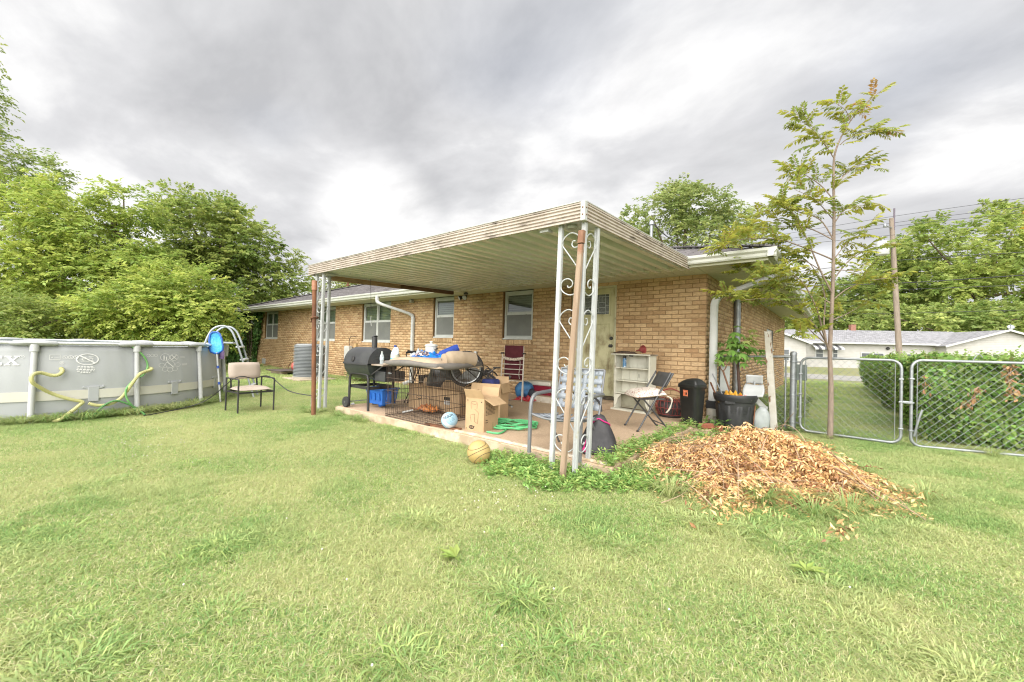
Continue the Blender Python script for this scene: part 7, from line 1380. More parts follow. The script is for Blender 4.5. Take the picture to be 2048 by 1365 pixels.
# --- left screen of trees behind the pool
G1 = 'trees and shrubs behind the pool'
tree('bushy_tree', 'tall pale green tree cut off by the left picture edge', gbase(-95, 20), 9, 0.22, [blob(-150, 140, 20, 2.3, 3.2), blob(-100, 310, 20, 3.0, 2.2), blob(10, 345, 20.5, 2.4, 1.2), blob(80, 355, 20, 1.5, 0.8)], 95, 0.75, 15, 9, 0.20, 0.085, (0.13, 0.205, 0.06), (0.25, 0.33, 0.12), G1, 0.25, 0.7)
tree('bushy_tree', 'broad light green tree behind the left end of the pool', gbase(95, 16.5), 4.5, 0.16, [blob(30, 500, 16.5, 2.3, 1.9), blob(150, 450, 16.5, 1.8, 1.7), blob(120, 560, 16, 2.4, 1.6), blob(-30, 580, 15.5, 2.2, 1.9), blob(40, 420, 17, 1.5, 1.2)], 200, 0.55, 17, 9, 0.15, 0.07, (0.14, 0.23, 0.045), (0.31, 0.40, 0.10), G1)
tree('bushy_tree', 'thin-topped tree with long drooping leaves left of the gap', gbase(250, 17), 5.5, 0.13, [blob(240, 480, 17, 1.9, 1.4), blob(255, 410, 17, 1.0, 0.85), blob(290, 560, 16.5, 1.6, 1.4), blob(200, 590, 16, 1.7, 1.4)], 130, 0.5, 15, 9, 0.17, 0.06, (0.13, 0.22, 0.045), (0.29, 0.385, 0.10), G1, 0.45, 0.6)
tree('bushy_tree', 'dense dark topped tree nearest the left end of the house', gbase(440, 21), 6.5, 0.2, [blob(400, 470, 21, 1.9, 2.1), blob(440, 480, 21.5, 2.2, 1.9), blob(510, 510, 22, 2.0, 1.7), blob(470, 570, 21, 2.4, 1.8), blob(380, 560, 20.5, 2.0, 1.9), blob(550, 570, 22.5, 1.7, 1.3), blob(365, 415, 21, 1.1, 1.0), blob(420, 430, 21.5, 1.6, 1.3)], 230, 0.65, 17, 9, 0.18, 0.08, (0.105, 0.18, 0.045), (0.27, 0.35, 0.10), G1)
tree('bushy_tree', 'lower bright shrubby tree behind the pool centre', gbase(320, 14), 2.6, 0.09, [blob(320, 610, 14, 1.5, 1.1), blob(390, 640, 14, 1.2, 0.8), blob(240, 630, 13.5, 1.3, 0.9), blob(360, 580, 14.5, 1.3, 0.9), blob(410, 600, 15, 1.0, 0.9)], 150, 0.42, 16, 9, 0.125, 0.06, (0.14, 0.235, 0.05), (0.33, 0.42, 0.11), G1)
tree('bushy_tree', 'low dark undergrowth shrub behind the pool rim on the left', gbase(60, 13), 1.6, 0.06, [blob(30, 645, 13, 1.9, 0.85), blob(130, 655, 13, 1.4, 0.7), blob(-60, 640, 13, 1.6, 1.0), blob(180, 640, 14.5, 1.6, 0.9)], 120, 0.4, 16, 9, 0.11, 0.055, (0.10, 0.165, 0.045), (0.24, 0.32, 0.09), G1)
tree('bushy_tree', 'dark leafy shrub between the pool ladder and the house', gbase(430, 19), 2.4, 0.07, [blob(400, 655, 19, 1.7, 1.0), blob(470, 650, 20, 1.4, 1.1), blob(440, 610, 20, 1.5, 1.0), blob(330, 660, 18, 1.5, 0.8)], 110, 0.45, 15, 9, 0.13, 0.065, (0.085, 0.15, 0.04), (0.23, 0.31, 0.09), G1)
tree('bushy_tree', 'dark shrub filling the gap beside the ivy at the house end', gbase(488, 24.5), 2.0, 0.06, [blob(500, 655, 24.5, 1.0, 1.3), blob(478, 640, 24.5, 1.1, 1.5), blob(505, 690, 24.5, 0.9, 0.9), blob(460, 690, 24, 1.2, 0.9)], 60, 0.45, 15, 9, 0.15, 0.08, (0.075, 0.13, 0.035), (0.19, 0.26, 0.08), G1)
tree('bushy_tree', 'far green thicket closing the view behind the left trees', gbase(200, 30), 4.0, 0.15, [blob(-120+90*i, 640, 30, 3.2, 2.6) for i in range(9)], 120, 0.9, 14, 9, 0.3, 0.14, (0.075, 0.13, 0.04), (0.17, 0.24, 0.075), G1)
# ivy on the left end of the house
ivy = thing('ivy', 'ivy climbing the left end of the brick house', 'ivy', (-20.3, -0.3, 0)); n = 4200
x = np.where(rng.random(n) < 0.35, rng.uniform(-20.15, -19.35, n), rng.uniform(-21.9, -20.1, n)); z = rng.uniform(0, 2.7, n); keep = (x < -20.0) | (rng.random(n) < np.clip((z-0.6+(x+19.9)*-2.2)/1.6, 0, 1)); x, z = x[keep], z[keep]; n = len(x)
y = np.where(x > -20.1, -0.03-rng.uniform(0, 0.10, n), -0.25-0.5*np.sqrt(np.clip(1-((x+21)/1.0)**2, 0, 1))*rng.uniform(0.7, 1.15, n)-0.05)
P = np.stack([x, y, z], 1); D = np.stack([rng.normal(0, .5, n), rng.normal(-0.35, .25, n), rng.normal(-.9, .3, n)], 1); N = np.stack([rng.normal(0, .35, n), -np.ones(n), rng.normal(.45, .35, n)], 1)
V, F, C_ = leaf_cloud(P, D, N, rng.uniform(.13, .22, n), rng.uniform(.12, .19, n), (0.15, 0.28, 0.08), 0.45); o = link('foliage', np_mesh('foliage', V-np.array([-20.3, -.3, 0]), F, C_), leafA, ivy); o['kind'] = 'stuff'
g = MB(); [g.tube(catmull([(-20.2-.2*k, -.3, 0), (-20.1-.25*k, -.25, 1.0), (-20.25-.2*k, -.28, 2.4)], 5), 0.02, 6) for k in range(4)]; o = g.build('stem', bark, ivy, world=True); o['kind'] = 'stuff'
# --- trees beyond the house
tree('round_tree', 'round green tree rising behind the house roof', gbase(1370, 30), 8, 0.25, [blob(1330, 440, 30, 2.6, 2.0), blob(1390, 425, 30, 2.4, 1.9), blob(1440, 455, 30, 2.0, 1.6), blob(1280, 455, 30, 1.7, 1.3), blob(1370, 490, 30, 3.6, 1.8), blob(1480, 485, 30, 1.6, 1.1)], 130, 0.75, 12, 8, 0.26, 0.12, (0.12, 0.185, 0.06), (0.25, 0.325, 0.12), None, 0.25, 0.8)
tree('distant_tree', 'pale distant tree top showing under the porch roof at left', gbase(690, 50), 7, 0.2, [blob(670, 575, 50, 2.6, 1.6), blob(715, 570, 50, 2.2, 1.3)], 30, 0.9, 11, 8, 0.4, 0.2, (0.15, 0.21, 0.09), (0.27, 0.33, 0.15), None, 0.2, 1.0)
G2 = 'trees beyond the white bungalow'
tree('large_tree', 'huge spreading tree at the far right behind the bungalow', gbase(1960, 52), 12, 0.5, [blob(1920, 520, 52, 7, 5.0), blob(2000, 480, 52, 7, 4.6), blob(1880, 590, 52, 6.5, 4.2), blob(2080, 520, 52, 7, 6), blob(1990, 600, 51, 8, 4), blob(1850, 500, 52, 4.5, 3)], 190, 1.5, 15, 8, 0.52, 0.26, (0.12, 0.195, 0.05), (0.29, 0.38, 0.11), G2, 0.3, 1.5)
tree('large_tree', 'dark green tree left of the utility pole behind the bungalow', gbase(1750, 56), 8, 0.4, [blob(1760, 600, 56, 5.5, 3.6), blob(1700, 610, 56, 5, 3), blob(1640, 625, 57, 4.5, 2.6), blob(1810, 560, 57, 4, 3.4), blob(1590, 630, 58, 4, 2.2)], 130, 1.4, 14, 8, 0.5, 0.25, (0.10, 0.165, 0.045), (0.23, 0.315, 0.10), G2, 0.3, 1.4)
tree('large_tree', 'lower rounded trees in front of the great right-hand tree', gbase(1900, 45), 4, 0.25, [blob(1870, 650, 45, 4.5, 2.0), blob(1960, 650, 45, 4.5, 2.2), blob(2040, 640, 44, 4, 2.2), blob(1790, 648, 46, 3.5, 1.6)], 90, 1.1, 14, 8, 0.42, 0.2, (0.13, 0.21, 0.06), (0.28, 0.37, 0.12), G2, 0.3, 1.1)
tree('large_tree', 'far line of green trees between the house and the bungalow', gbase(1600, 70), 6, 0.3, [blob(1560+i*55, 640, 70, 5, 2.6) for i in range(9)], 90, 1.6, 12, 8, 0.6, 0.3, (0.11, 0.18, 0.055), (0.24, 0.32, 0.11), G2, 0.3, 1.4)
# --- hedge at the right behind the gate
hg = thing('hedge', 'dense glossy green hedge behind the right gate leaf', 'hedge', (3.8, 4.0, 0)); n = 62000
u = rng.random(n); yy = 0.78+13*u**1.7; xl = 2.62+0.10*np.sin(yy*2.1)+0.08*np.sin(yy*5.3+1)-0.10*np.clip((yy-2)/6, 0, 1); face = rng.random(n)
hh = 1.16+0.06*np.sin(yy*1.7)+0.05*np.sin(yy*4.1+2)
x = np.empty(n); y = yy.copy(); z = np.empty(n)
a = face < 0.42; b = (face >= 0.42) & (face < 0.66); c = face >= 0.66
z[a] = rng.uniform(0.05, 1, a.sum())**0.85*hh[a]; x[a] = xl[a]+0.30*np.abs(1-z[a]/hh[a]-0.25)**1.5+rng.uniform(0, .16, a.sum())
x[b] = xl[b]+rng.uniform(0, 4.5, b.sum()); z[b] = hh[b]-rng.uniform(0, .10, b.sum())+0.04*np.sin(x[b]*6)-0.35*np.exp(-(x[b]-xl[b])/.22)
x[c] = 2.68+rng.uniform(0, 3.6, c.sum()); z[c] = rng.uniform(0.03, 1, c.sum())**0.85*hh[c]; y[c] = 0.62+0.34*(x[c]-2.6)*0.55+0.25*np.abs(1-z[c]/hh[c]-0.3)+rng.uniform(0, .2, c.sum())+0.07*np.sin(x[c]*5+z[c]*4)
P = np.stack([x, y, z], 1); N = rng.normal(0, .45, (n, 3)); N[a, 0] -= 0.9; N[b, 2] += 1.1; N[c, 1] -= 0.9; N[:, 2] += 0.35; D = rng.normal(0, .6, (n, 3)); D[:, 2] -= 0.25
V, F, C_ = leaf_cloud(P, D, N, rng.uniform(.045, .085, n), rng.uniform(.035, .06, n), (0.25, 0.38, 0.105), 0.55); HB = np.array([3.8, 4.0, 0]); o = link('foliage', np_mesh('foliage', V-HB, F, C_), leafA, hg); o['kind'] = 'stuff'
m = 260; xs = rng.uniform(2.6, 6, m); ys = 0.85+11*rng.random(m)**1.6; O = np.stack([xs, ys, np.full(m, 1.12)], 1); V, F, C_ = sprigs(O, np.stack([rng.normal(0, .3, m), rng.normal(0, .3, m), np.ones(m)], 1), rng.uniform(.08, .3, m), 8, 0.06, 0.04, (0.34, 0.48, 0.14), 0.1); o = link('top_shoots', np_mesh('top_shoots', V-HB, F, C_), leafA, hg); o['kind'] = 'stuff'
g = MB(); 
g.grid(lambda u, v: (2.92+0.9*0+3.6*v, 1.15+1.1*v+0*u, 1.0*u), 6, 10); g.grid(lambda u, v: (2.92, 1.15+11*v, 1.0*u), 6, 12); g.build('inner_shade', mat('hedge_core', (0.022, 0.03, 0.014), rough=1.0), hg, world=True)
# dead brown sprays caught in the hedge
def dead_spray(label, pts, n):
    P0 = np.array([tuple(onY(px, py, Y)) for px, py, Y in pts]); k = rng.integers(0, len(P0)-1, n); f = rng.random((n, 1)); P = P0[k]*(1-f)+P0[k+1]*f+rng.normal(0, .022, (n, 3)); D = rng.normal(0, .5, (n, 3)); D[:, 2] -= .8
    V, F, C_ = leaf_cloud(P, D, rng.normal(0, 1, (n, 3)), rng.uniform(.05, .09, n), rng.uniform(.02, .035, n), (0.46, 0.29, 0.15), 0.4); t = thing('dead_spray', label, 'dead leaves', tuple(P0[-1])); o = link('leaves', np_mesh('leaves', V-P0[-1], F, C_), dry_m, t); o['kind'] = 'stuff'; g = MB(); g.tube([Vector(p) for p in P0], 0.004, 5); g.build('twig', bark, t, world=True)
dead_spray('long brown dead spray hanging from the gate top at right', [(2025, 725, .58), (2018, 745, .58), (2022, 770, .58), (2028, 795, .58)], 90); dead_spray('brown dead spray slanting across the middle of the hedge', [(1960, 772, .55), (1950, 790, .55), (1940, 805, .5), (1920, 815, .5)], 50); dead_spray('small brown dead tuft near the left edge of the right gate', [(1848, 750, .42), (1850, 790, .42)], 14)
# leaf sprig intruding at the right picture edge
sp = thing('overhanging_sprig', 'yellowing leaf sprig poking in at the right picture edge', 'branch', dp(2075, 450, 3.2)); O = np.array([tuple(dp(2078, 440, 3.2)), tuple(dp(2075, 455, 3.2)), tuple(dp(2080, 425, 3.25))]); V, F, C_ = sprigs(O, np.array([-AR*1.0+AU*0.5, -AR*0.8, -AR*.9+AU*.8]), np.array([.14, .12, .12]), 7, 0.05, 0.025, np.array([[.42, .36, .06], [.55, .38, .05], [.25, .28, .07]]), 0.05); o = link('leaves', np_mesh('leaves', V-np.array(sp.location), F, C_), leafB, sp); o['kind'] = 'stuff'; g = MB(); g.tube([dp(2075, 450, 3.2), dp(2060, 445, 3.2), dp(2046, 440, 3.2)], .003, 5); g.build('twig', bark, sp, world=True)

# ================================================================== YOUNG TREE with compound leaves
yb = gp(1660, 880); DT = depth_of(yb); yt = thing('sapling', 'slender young tree with feathery yellow-green leaves before the gate', 'tree', (yb.x, yb.y, 0)); bk = mat('sapling_bark', (0.26, 0.20, 0.16), (0.19, 0.145, 0.115), 14, 0.8, bump=0.3, stretch=(2, 2, .6))
def tp_(px, py, dd=0.0): return dp(px, py, DT+dd)
trunk = [tp_(1660, 885), tp_(1662, 780), tp_(1660, 700), tp_(1666, 560), tp_(1668, 430), tp_(1667, 340), tp_(1672, 300), tp_(1690, 260, .05), tp_(1712, 228, .05), tp_(1740, 200, .08), tp_(1762, 182, .08)]
P = catmull(trunk, 6); g = MB(); nP = len(P); g.tube(P, [0.005+0.033*(1-i/(nP-1))**1.7 for i in range(nP)], 10); g.build('trunk', bk, yt, world=True)
branches = [ # px paths, depth swing, radius
    ([(1657, 700), (1645, 660), (1630, 610), (1600, 560), (1560, 545), (1500, 560)], -.35, .016), ([(1655, 695), (1648, 650), (1650, 600), (1640, 560), (1612, 520), (1570, 500)], .3, .013), ([(1666, 590), (1640, 540), (1610, 470), (1580, 420), (1550, 405)], -.2, .014), ([(1667, 560), (1700, 520), (1740, 500), (1790, 495)], .25, .010), ([(1666, 600), (1700, 575), (1750, 560), (1800, 555)], -.3, .010),
    ([(1667, 480), (1640, 440), (1600, 425), (1550, 415), (1505, 440)], .25, .011), ([(1667, 450), (1690, 420), (1730, 410)], -.2, .009), ([(1667, 400), (1640, 370), (1600, 345), (1585, 345)], .1, .009), ([(1667, 380), (1690, 350), (1720, 330), (1750, 335)], .2, .009), ([(1670, 320), (1650, 290), (1625, 260), (1600, 240)], -.1, .008), ([(1680, 290), (1700, 275), (1740, 262), (1770, 265)], -.15, .007), ([(1657, 692), (1630, 670), (1610, 655), (1590, 680)], -.25, .009), ([(1700, 240), (1690, 220), (1668, 205)], .05, .006), ([(1666, 520), (1630, 505), (1560, 480), (1480, 480), (1440, 500)], -.3, .011), ([(1655, 690), (1620, 640), (1560, 600), (1490, 600)], -.1, .010), ([(1666, 640), (1700, 625), (1740, 600)], .2, .008), ([(1667, 520), (1700, 480), (1735, 455)], .15, .008), ([(1666, 610), (1620, 585), (1560, 575), (1500, 590), (1450, 590)], .2, .010), ([(1667, 440), (1630, 400), (1590, 380)], -.15, .008), ([(1666, 480), (1610, 455), (1540, 455), (1470, 470)], .1, .009), ([(1640, 540), (1600, 520), (1540, 525), (1480, 540)], .25, .007), ([(1667, 540), (1720, 545), (1760, 570)], -.1, .007)]
leaf_sites = []
for pts, sw, r in branches:
    m = len(pts)-1; Q = catmull([tp_(px, py, sw*i/m) for i, (px, py) in enumerate(pts)], 5); g = MB(); g.tube(Q, [r*(1-0.75*i/(len(Q)-1)) for i in range(len(Q))], 6); g.build('branch', bk, yt, world=True)
    for i in range(len(Q)//3, len(Q)): leaf_sites.append((Q[i], (Q[i]-Q[i-1]).normalized(), i/len(Q)))
for i in range(int(nP*.45), nP, 2): leaf_sites.append((P[i], Vector((random.uniform(-1, 1), random.uniform(-1, 1), .3)).normalized(), 0.75+0.25*i/nP))
def compound_leaf(seed, young):
    r = np.random.default_rng(seed); k = int(r.integers(6, 9)); L = r.uniform(.20, .29); pos = []; D = []; N = []; S = []
    for i in range(k):
        t = (i+1.2)/(k+.6); c = np.array([L*t, 0, -0.28*L*t*t])
        for s in (-1, 1):
            pos.append(c); d = np.array([.75+.3*r.normal(), s*1.0, -.45-.4*r.random()]); D.append(d); N.append(np.array([.2*r.normal(), .35*s+.2*r.normal(), 1.0])); S.append(.090*(1-.35*abs(t-.55))*r.uniform(.8, 1.15))
    pos.append(np.array([L*1.02, 0, -.29*L])); D.append(np.array([1, 0, -.7])); N.append(np.array([.3, 0, 1])); S.append(.08)
    base = (0.44, 0.27, 0.09) if young else ((0.34, 0.37, 0.075), (0.28, 0.335, 0.085), (0.40, 0.40, 0.07))[seed % 3]
    global rng; old = rng; rng = r; V, F, C_ = leaf_cloud(np.array(pos), np.array(D), np.array(N), np.array(S), np.array(S)*.40, base, .25, .15); rng = old
    w = .0022; n0 = len(V); st = [(0, 0, 0), (L*.5, 0, -.07*L), (L, 0, -.28*L)]; SV = []
    for p in st: SV += [(p[0], -w, p[2]), (p[0], w, p[2])]
    V = np.concatenate([V, np.array(SV)]); F = np.concatenate([F, n0+np.array([[0, 1, 3], [0, 3, 2], [2, 3, 5], [2, 5, 4]])]); C_ = np.concatenate([C_, np.tile([.3, .16, .08], (6, 1))]); me = np_mesh('leaf', V, F, C_); me.materials.append(leafB); return me
LM = [compound_leaf(s, False) for s in range(9)]; LY = [compound_leaf(50+s, True) for s in range(3)]
random.shuffle(leaf_sites); yo = Vector((yb.x, yb.y, 0)); cnt = 0; sites = leaf_sites[:]; 
while cnt < 295:
    p, d, f = sites[cnt % len(sites)]; a = random.uniform(-1.5, 1.5); hd = Vector((d.x, d.y, 0)); 
    if hd.length < .1: hd = Vector((random.uniform(-1, 1), random.uniform(-1, 1), 0))
    hd.normalize(); hd = Matrix.Rotation(a, 3, 'Z') @ hd; tip = f > .93
    o = bpy.data.objects.new('leaf', random.choice(LY if (tip and random.random() < .3) or random.random() < .02 else LM)); col.objects.link(o); o.parent = yt; o.location = p-yo+Vector((random.uniform(-.03, .03), random.uniform(-.03, .03), random.uniform(-.03, .05)))
    s = random.uniform(.7, 1.15); o.scale = (s, s, s); o.rotation_euler = (random.uniform(-.4, .4), random.uniform(-1.05, .0), math.atan2(hd.y, hd.x)); cnt += 1
ex_v = []; ex_f = []; ex_c = []; base_i = 0
left_sites = [q_ for q_ in sites if (np.array(q_[0])-CAM) @ AR/((np.array(q_[0])-CAM) @ AF) < (1585-1024)/FPX and q_[0].z > 1.6]
for k in range(380):
    p, d, f = random.choice(sites if k < 230 else left_sites); me = random.choice(LM); nv = len(me.vertices); co = np.empty(nv*3, np.float32); me.vertices.foreach_get('co', co); co = co.reshape(-1, 3); cc = np.empty(nv*4, np.float32); me.attributes['Col'].data.foreach_get('color', cc); ff = np.empty(len(me.polygons)*3, np.int32); me.loops.foreach_get('vertex_index', ff)
    M4 = np.array(Matrix.Rotation(random.uniform(0, 6.28), 3, 'Z') @ Matrix.Rotation(random.uniform(-1.1, .1), 3, 'Y') @ Matrix.Rotation(random.uniform(-.4, .4), 3, 'X')); ex_v.append(co @ M4.T*random.uniform(.55, .9)+np.array(p-yo)+rng.normal(0, .03, 3)); ex_f.append(ff.reshape(-1, 3)+base_i); ex_c.append(cc.reshape(-1, 4)[:, :3]); base_i += nv
o = link('foliage', np_mesh('foliage', np.concatenate(ex_v), np.concatenate(ex_f), np.concatenate(ex_c)), leafB, yt); o['kind'] = 'stuff'
# small shrub behind the black can
sb_ = thing('small_shrub', 'leafy shrub with large leaves growing behind the black can', 'shrub', (0.60, 0.12, 0)); g = MB(); s0, s1 = Vector((0.60, .12, 0)), dp(1475, 725, 6.55); g.tube([s0, s0*.5+s1*.5+Vector((-.03, 0, 0)), s1], [.03, .026, .02], 8); g.build('stem', mat('dark_stem', (.10, .06, .045), rough=.9), sb_, world=True)
shrub_leaf = []
for s in range(4):
    r = np.random.default_rng(90+s); V, F, C_ = leaf_cloud(np.array([[0, 0, 0.]]*5), np.array([[1, 0, -.2], [.8, .7, -.3], [.8, -.7, -.3], [.2, .9, -.4], [.2, -.9, -.4]]), np.array([[.2, 0, 1.]]*5)+r.normal(0, .15, (5, 3)), np.array([.17, .14, .14, .1, .1]), np.array([.065, .055, .055, .045, .045]), (.24, .40, .10) if s < 3 else (.55, .60, .22), .25, .2); me = np_mesh('leaf', V, F, C_); me.materials.append(leafA); shrub_leaf.append(me)
for k in range(70):
    px, py = random.gauss(1478, 26), random.gauss(694, 16); px = min(max(px, 1440), 1520); q = dp(px, py, 6.5+random.uniform(-.2, .25)); o = bpy.data.objects.new('leaf', shrub_leaf[3 if (px > 1485 and py < 692) else random.randrange(3)]); col.objects.link(o); o.parent = sb_; o.location = q-Vector((.6, .12, 0)); dv = (q-s1); o.rotation_euler = (random.uniform(-.4, .4), random.uniform(-.2, .6), math.atan2(dv.y, dv.x)+random.uniform(-.8, .8)); s = random.uniform(.7, 1.15); o.scale = (s, s, s)
# bush by the wall behind the grill
wb_ = thing('wall_bush', 'small green bush growing by the wall left of the grill', 'bush', (-10.0, -0.45, 0)); O = []; n = 150; O = np.stack([rng.normal(-9.75, .28, n), rng.normal(-.5, .15, n), rng.uniform(.05, .35, n)], 1); Dr = np.stack([rng.normal(0, .6, n), rng.normal(-.2, .4, n), rng.uniform(.3, 1, n)], 1); V, F, C_ = sprigs(O, Dr, rng.uniform(.2, .45, n), 8, .085, .045, (.18, .28, .07), .35); o = link('foliage', np_mesh('foliage', V-np.array([-10., -.45, 0]), F, C_), leafA, wb_); o['kind'] = 'stuff'
g = MB(); [g.tube([(-9.8+random.uniform(-.5, .3), -.5, 0), (-9.8+random.uniform(-.6, .4), -.5+random.uniform(-.2, .2), random.uniform(.2, .5))], .006, 5) for _ in range(14)]; o = g.build('twig', bark, wb_, world=True); o['kind'] = 'stuff'

# ================================================================== BRUSH PILE
bpc = Vector((1.02, -2.72, 0)); pile = thing('brush_pile', 'heap of dead branches with dry orange-brown leaves on the lawn', 'brush pile', bpc)
AX = np.array([0.80, 0.60]); AY = np.array([-0.60, 0.80])     # long axis runs away to the right
def pile_h(a, b): 
    r2 = (a/1.10)**2+(b/0.90)**2+0.10*np.sin(4*a+1)*np.sin(5*b)+0.09*np.sin(9*a-6*b); return 0.23*(1+0.45*np.sin(2.2*a+1.3)*np.cos(3.1*b)+.2*np.sin(7*a+3*b))*np.clip(1-r2, 0, None)**0.8*(1+0.16*np.sin(3*a+2*b)+0.10*np.sin(7*b+1))
def pile_pts(n):
    a = rng.uniform(-1.45, 1.45, n); b = rng.uniform(-1, 1, n); h = pile_h(a, b); k = (h > 0.005) & (rng.random(n) < .35+1.6*h); a, b, h = a[k], b[k], h[k]
    return np.stack([bpc.x+a*AX[0]+b*AY[0], bpc.y+a*AX[1]+b*AY[1], h*rng.uniform(.55, 1.08, len(a))], 1), a, b
def dry_cols(a, b, n):
    f = rng.random((n, 1)); c = np.array([.64, .39, .17])*(1-f)+np.array([.86, .60, .32])*f
    dark = (rng.random(n) < .22)[:, None]; return np.where(dark, np.array([.30, .17, .09]), c)
P, a, b = pile_pts(9000); n = len(P); D = rng.normal(0, .45, (n, 3)); D[:, 2] -= .85; D[:, 0] += .25; D[:, 1] -= .35; N = rng.normal(0, .55, (n, 3)); N[:, 2] += .75; N[:, 1] -= .7; N[:, 0] += 0.2
V, F, C_ = leaf_cloud(P, D, N, rng.uniform(.03, .08, n), rng.uniform(.010, .026, n), dry_cols(a, b, n), .3, .6); o = link('leaf_litter', np_mesh('leaf_litter', V-np.array(bpc), F, C_), dry_m, pile); o['kind'] = 'stuff'
# dead leafy branchlets heaped on it
P, a, b = pile_pts(8200); P = P[:2000]; n = len(P); P[:, 2] += np.abs(rng.normal(0, .03, n)); th = rng.normal(-.75, 1.1, n); Dr = np.stack([np.cos(th), np.sin(th), rng.normal(.05, .25, n)], 1)
V, F, C_ = sprigs(P, Dr, rng.uniform(.15, .40, n), 15, .050, .017, dry_cols(None, None, n), .42, .75, .35); k = V[:, 2] < .012; V[k, 2] = .012+rng.uniform(0, .02, k.sum()); o = link('branchlet_litter', np_mesh('branchlet_litter', V-np.array(bpc), F, C_), dry_m, pile); o['kind'] = 'stuff'
# dark twiggy back right side
n = 1400; a = rng.uniform(.1, 1.0, n); b = rng.uniform(-.1, .95, n); h = pile_h(a, b); k = h > .01; a, b, h = a[k], b[k], h[k]; n = len(a); P = np.stack([bpc.x+a*AX[0]+b*AY[0], bpc.y+a*AX[1]+b*AY[1], h*rng.uniform(.7, 1.12, n)], 1); D = rng.normal(0, 1, (n, 3)); D[:, 2] *= .3
V, F, C_ = leaf_cloud(P, D, rng.normal(0, 1, (n, 3)), rng.uniform(.04, .10, n), rng.uniform(.006, .016, n), (.20, .12, .075), .4); o = link('twig_litter', np_mesh('twig_litter', V-np.array(bpc), F, C_), dry_m, pile); o['kind'] = 'stuff'
dl = []
for s in range(6):
    r = np.random.default_rng(300+s); V = np.array([[0, 0, 0], [.028, .016, .006], [.062, .013, -.004], [.085, 0, -.016], [.058, -.014, -.002], [.026, -.017, .008], [.03, 0, -.006], [.06, 0, -.012]])+r.normal(0, .003, (8, 3)); F = np.array([[0, 6, 1], [1, 6, 2], [2, 6, 7], [2, 7, 3], [3, 7, 4], [4, 7, 6], [4, 6, 5], [5, 6, 0]]); c = np.tile([(.76, .50, .26), (.68, .42, .19), (.82, .58, .33), (.58, .34, .15), (.74, .48, .24), (.42, .24, .11)][s], (8, 1)); me = np_mesh('dry_leaf', V, F, c); me.materials.append(dry_m); dl.append(me)
P, a, b = pile_pts(2500); order = np.argsort([depth_of(p) for p in P])[:800]; pick = rng.choice(order, 240, replace=False)
for i in pick:
    o = bpy.data.objects.new('dry_leaf', random.choice(dl)); col.objects.link(o); o.parent = pile; p = Vector(P[i])-bpc; p.z = max(p.z*1.08, .02); o.location = p; o.rotation_euler = (random.uniform(-1, 1), random.uniform(-.3, 1.3), random.uniform(0, 6.28)); s = random.uniform(.55, 1.05); o.scale = (s, s*random.uniform(.7, 1), s)
tw = mat('dead_twig', (.42, .31, .21), (.30, .21, .14), 9, .9)
def brs(pts, r): Q = catmull(pts, 5); g = MB(); g.tube(Q, [r*(1-.6*i/(len(Q)-1)) for i in range(len(Q))], 6); g.build('branch', tw, pile, world=True)
for k in range(70):
    a0 = random.uniform(-.9, .9); b0 = random.uniform(-.75, .75); th = random.gauss(0.9, .9); L = random.uniform(.35, .95); pts = []
    for t in (-.5, -.15, .2, .5):
        a_, b_2 = a0+t*L*math.cos(th), b0+t*L*math.sin(th); h = float(pile_h(np.array([a_]), np.array([b_2]))[0]); pts.append(Vector((bpc.x+a_*AX[0]+b_2*AY[0], bpc.y+a_*AX[1]+b_2*AY[1], max(h*1.05, .015)+random.uniform(-.01, .04))))
    [setattr(p_, 'z', p_.z+random.uniform(0, .09)) for p_ in pts[1:3]]; brs(pts, random.uniform(.002, .006))
brs([gp(1640, 890, .30), gp(1690, 930, .26), gp(1745, 985, .12), gp(1800, 1015, .03)], .008); brs([gp(1660, 930, .25), gp(1760, 985, .10), gp(1852, 1040, .03)], .010); brs([gp(1490, 845, .30), gp(1540, 868, .36), gp(1600, 880, .35)], .007); brs([gp(1562, 858, .38), gp(1575, 840, .50), gp(1588, 826, .62)], .005); brs([gp(1462, 850, .28), gp(1500, 880, .34), gp(1560, 930, .32)], .006)
def stray(label, cx_, cy_, sx, sy, n, z=.04):
    P = np.array([tuple(gp(cx_+random.gauss(0, sx), cy_+random.gauss(0, sy), abs(random.gauss(z, .03)))) for _ in range(n)]); D = rng.normal(0, .7, (n, 3)); D[:, 2] -= .3; N = rng.normal(0, .7, (n, 3)); N[:, 2] += .8; V, F, C_ = leaf_cloud(P, D, N, rng.uniform(.035, .07, n), rng.uniform(.014, .026, n), dry_cols(None, None, n), .3, .5); L0 = P.mean(0); L0[2] = 0; t = thing('stray_dry_leaves', label, 'dry leaves', tuple(L0)); o = link('leaves', np_mesh('leaves', V-L0, F, C_), dry_m, t); o['kind'] = 'stuff'
stray('spray of dry leaves trailing right from the brush pile', 1815, 990, 28, 9, 90, .05); stray('dry leaves fallen on the grass before the brush pile', 1455, 1012, 40, 14, 120, .05); stray('dry leaf clump low in the grass at the front right', 1690, 1060, 14, 10, 45, .03); stray('dry leaves hanging at the left end of the brush pile', 1335, 930, 18, 22, 130, .10); stray('dry leaves behind the pile near the loose bricks', 1395, 880, 35, 10, 130, .10)

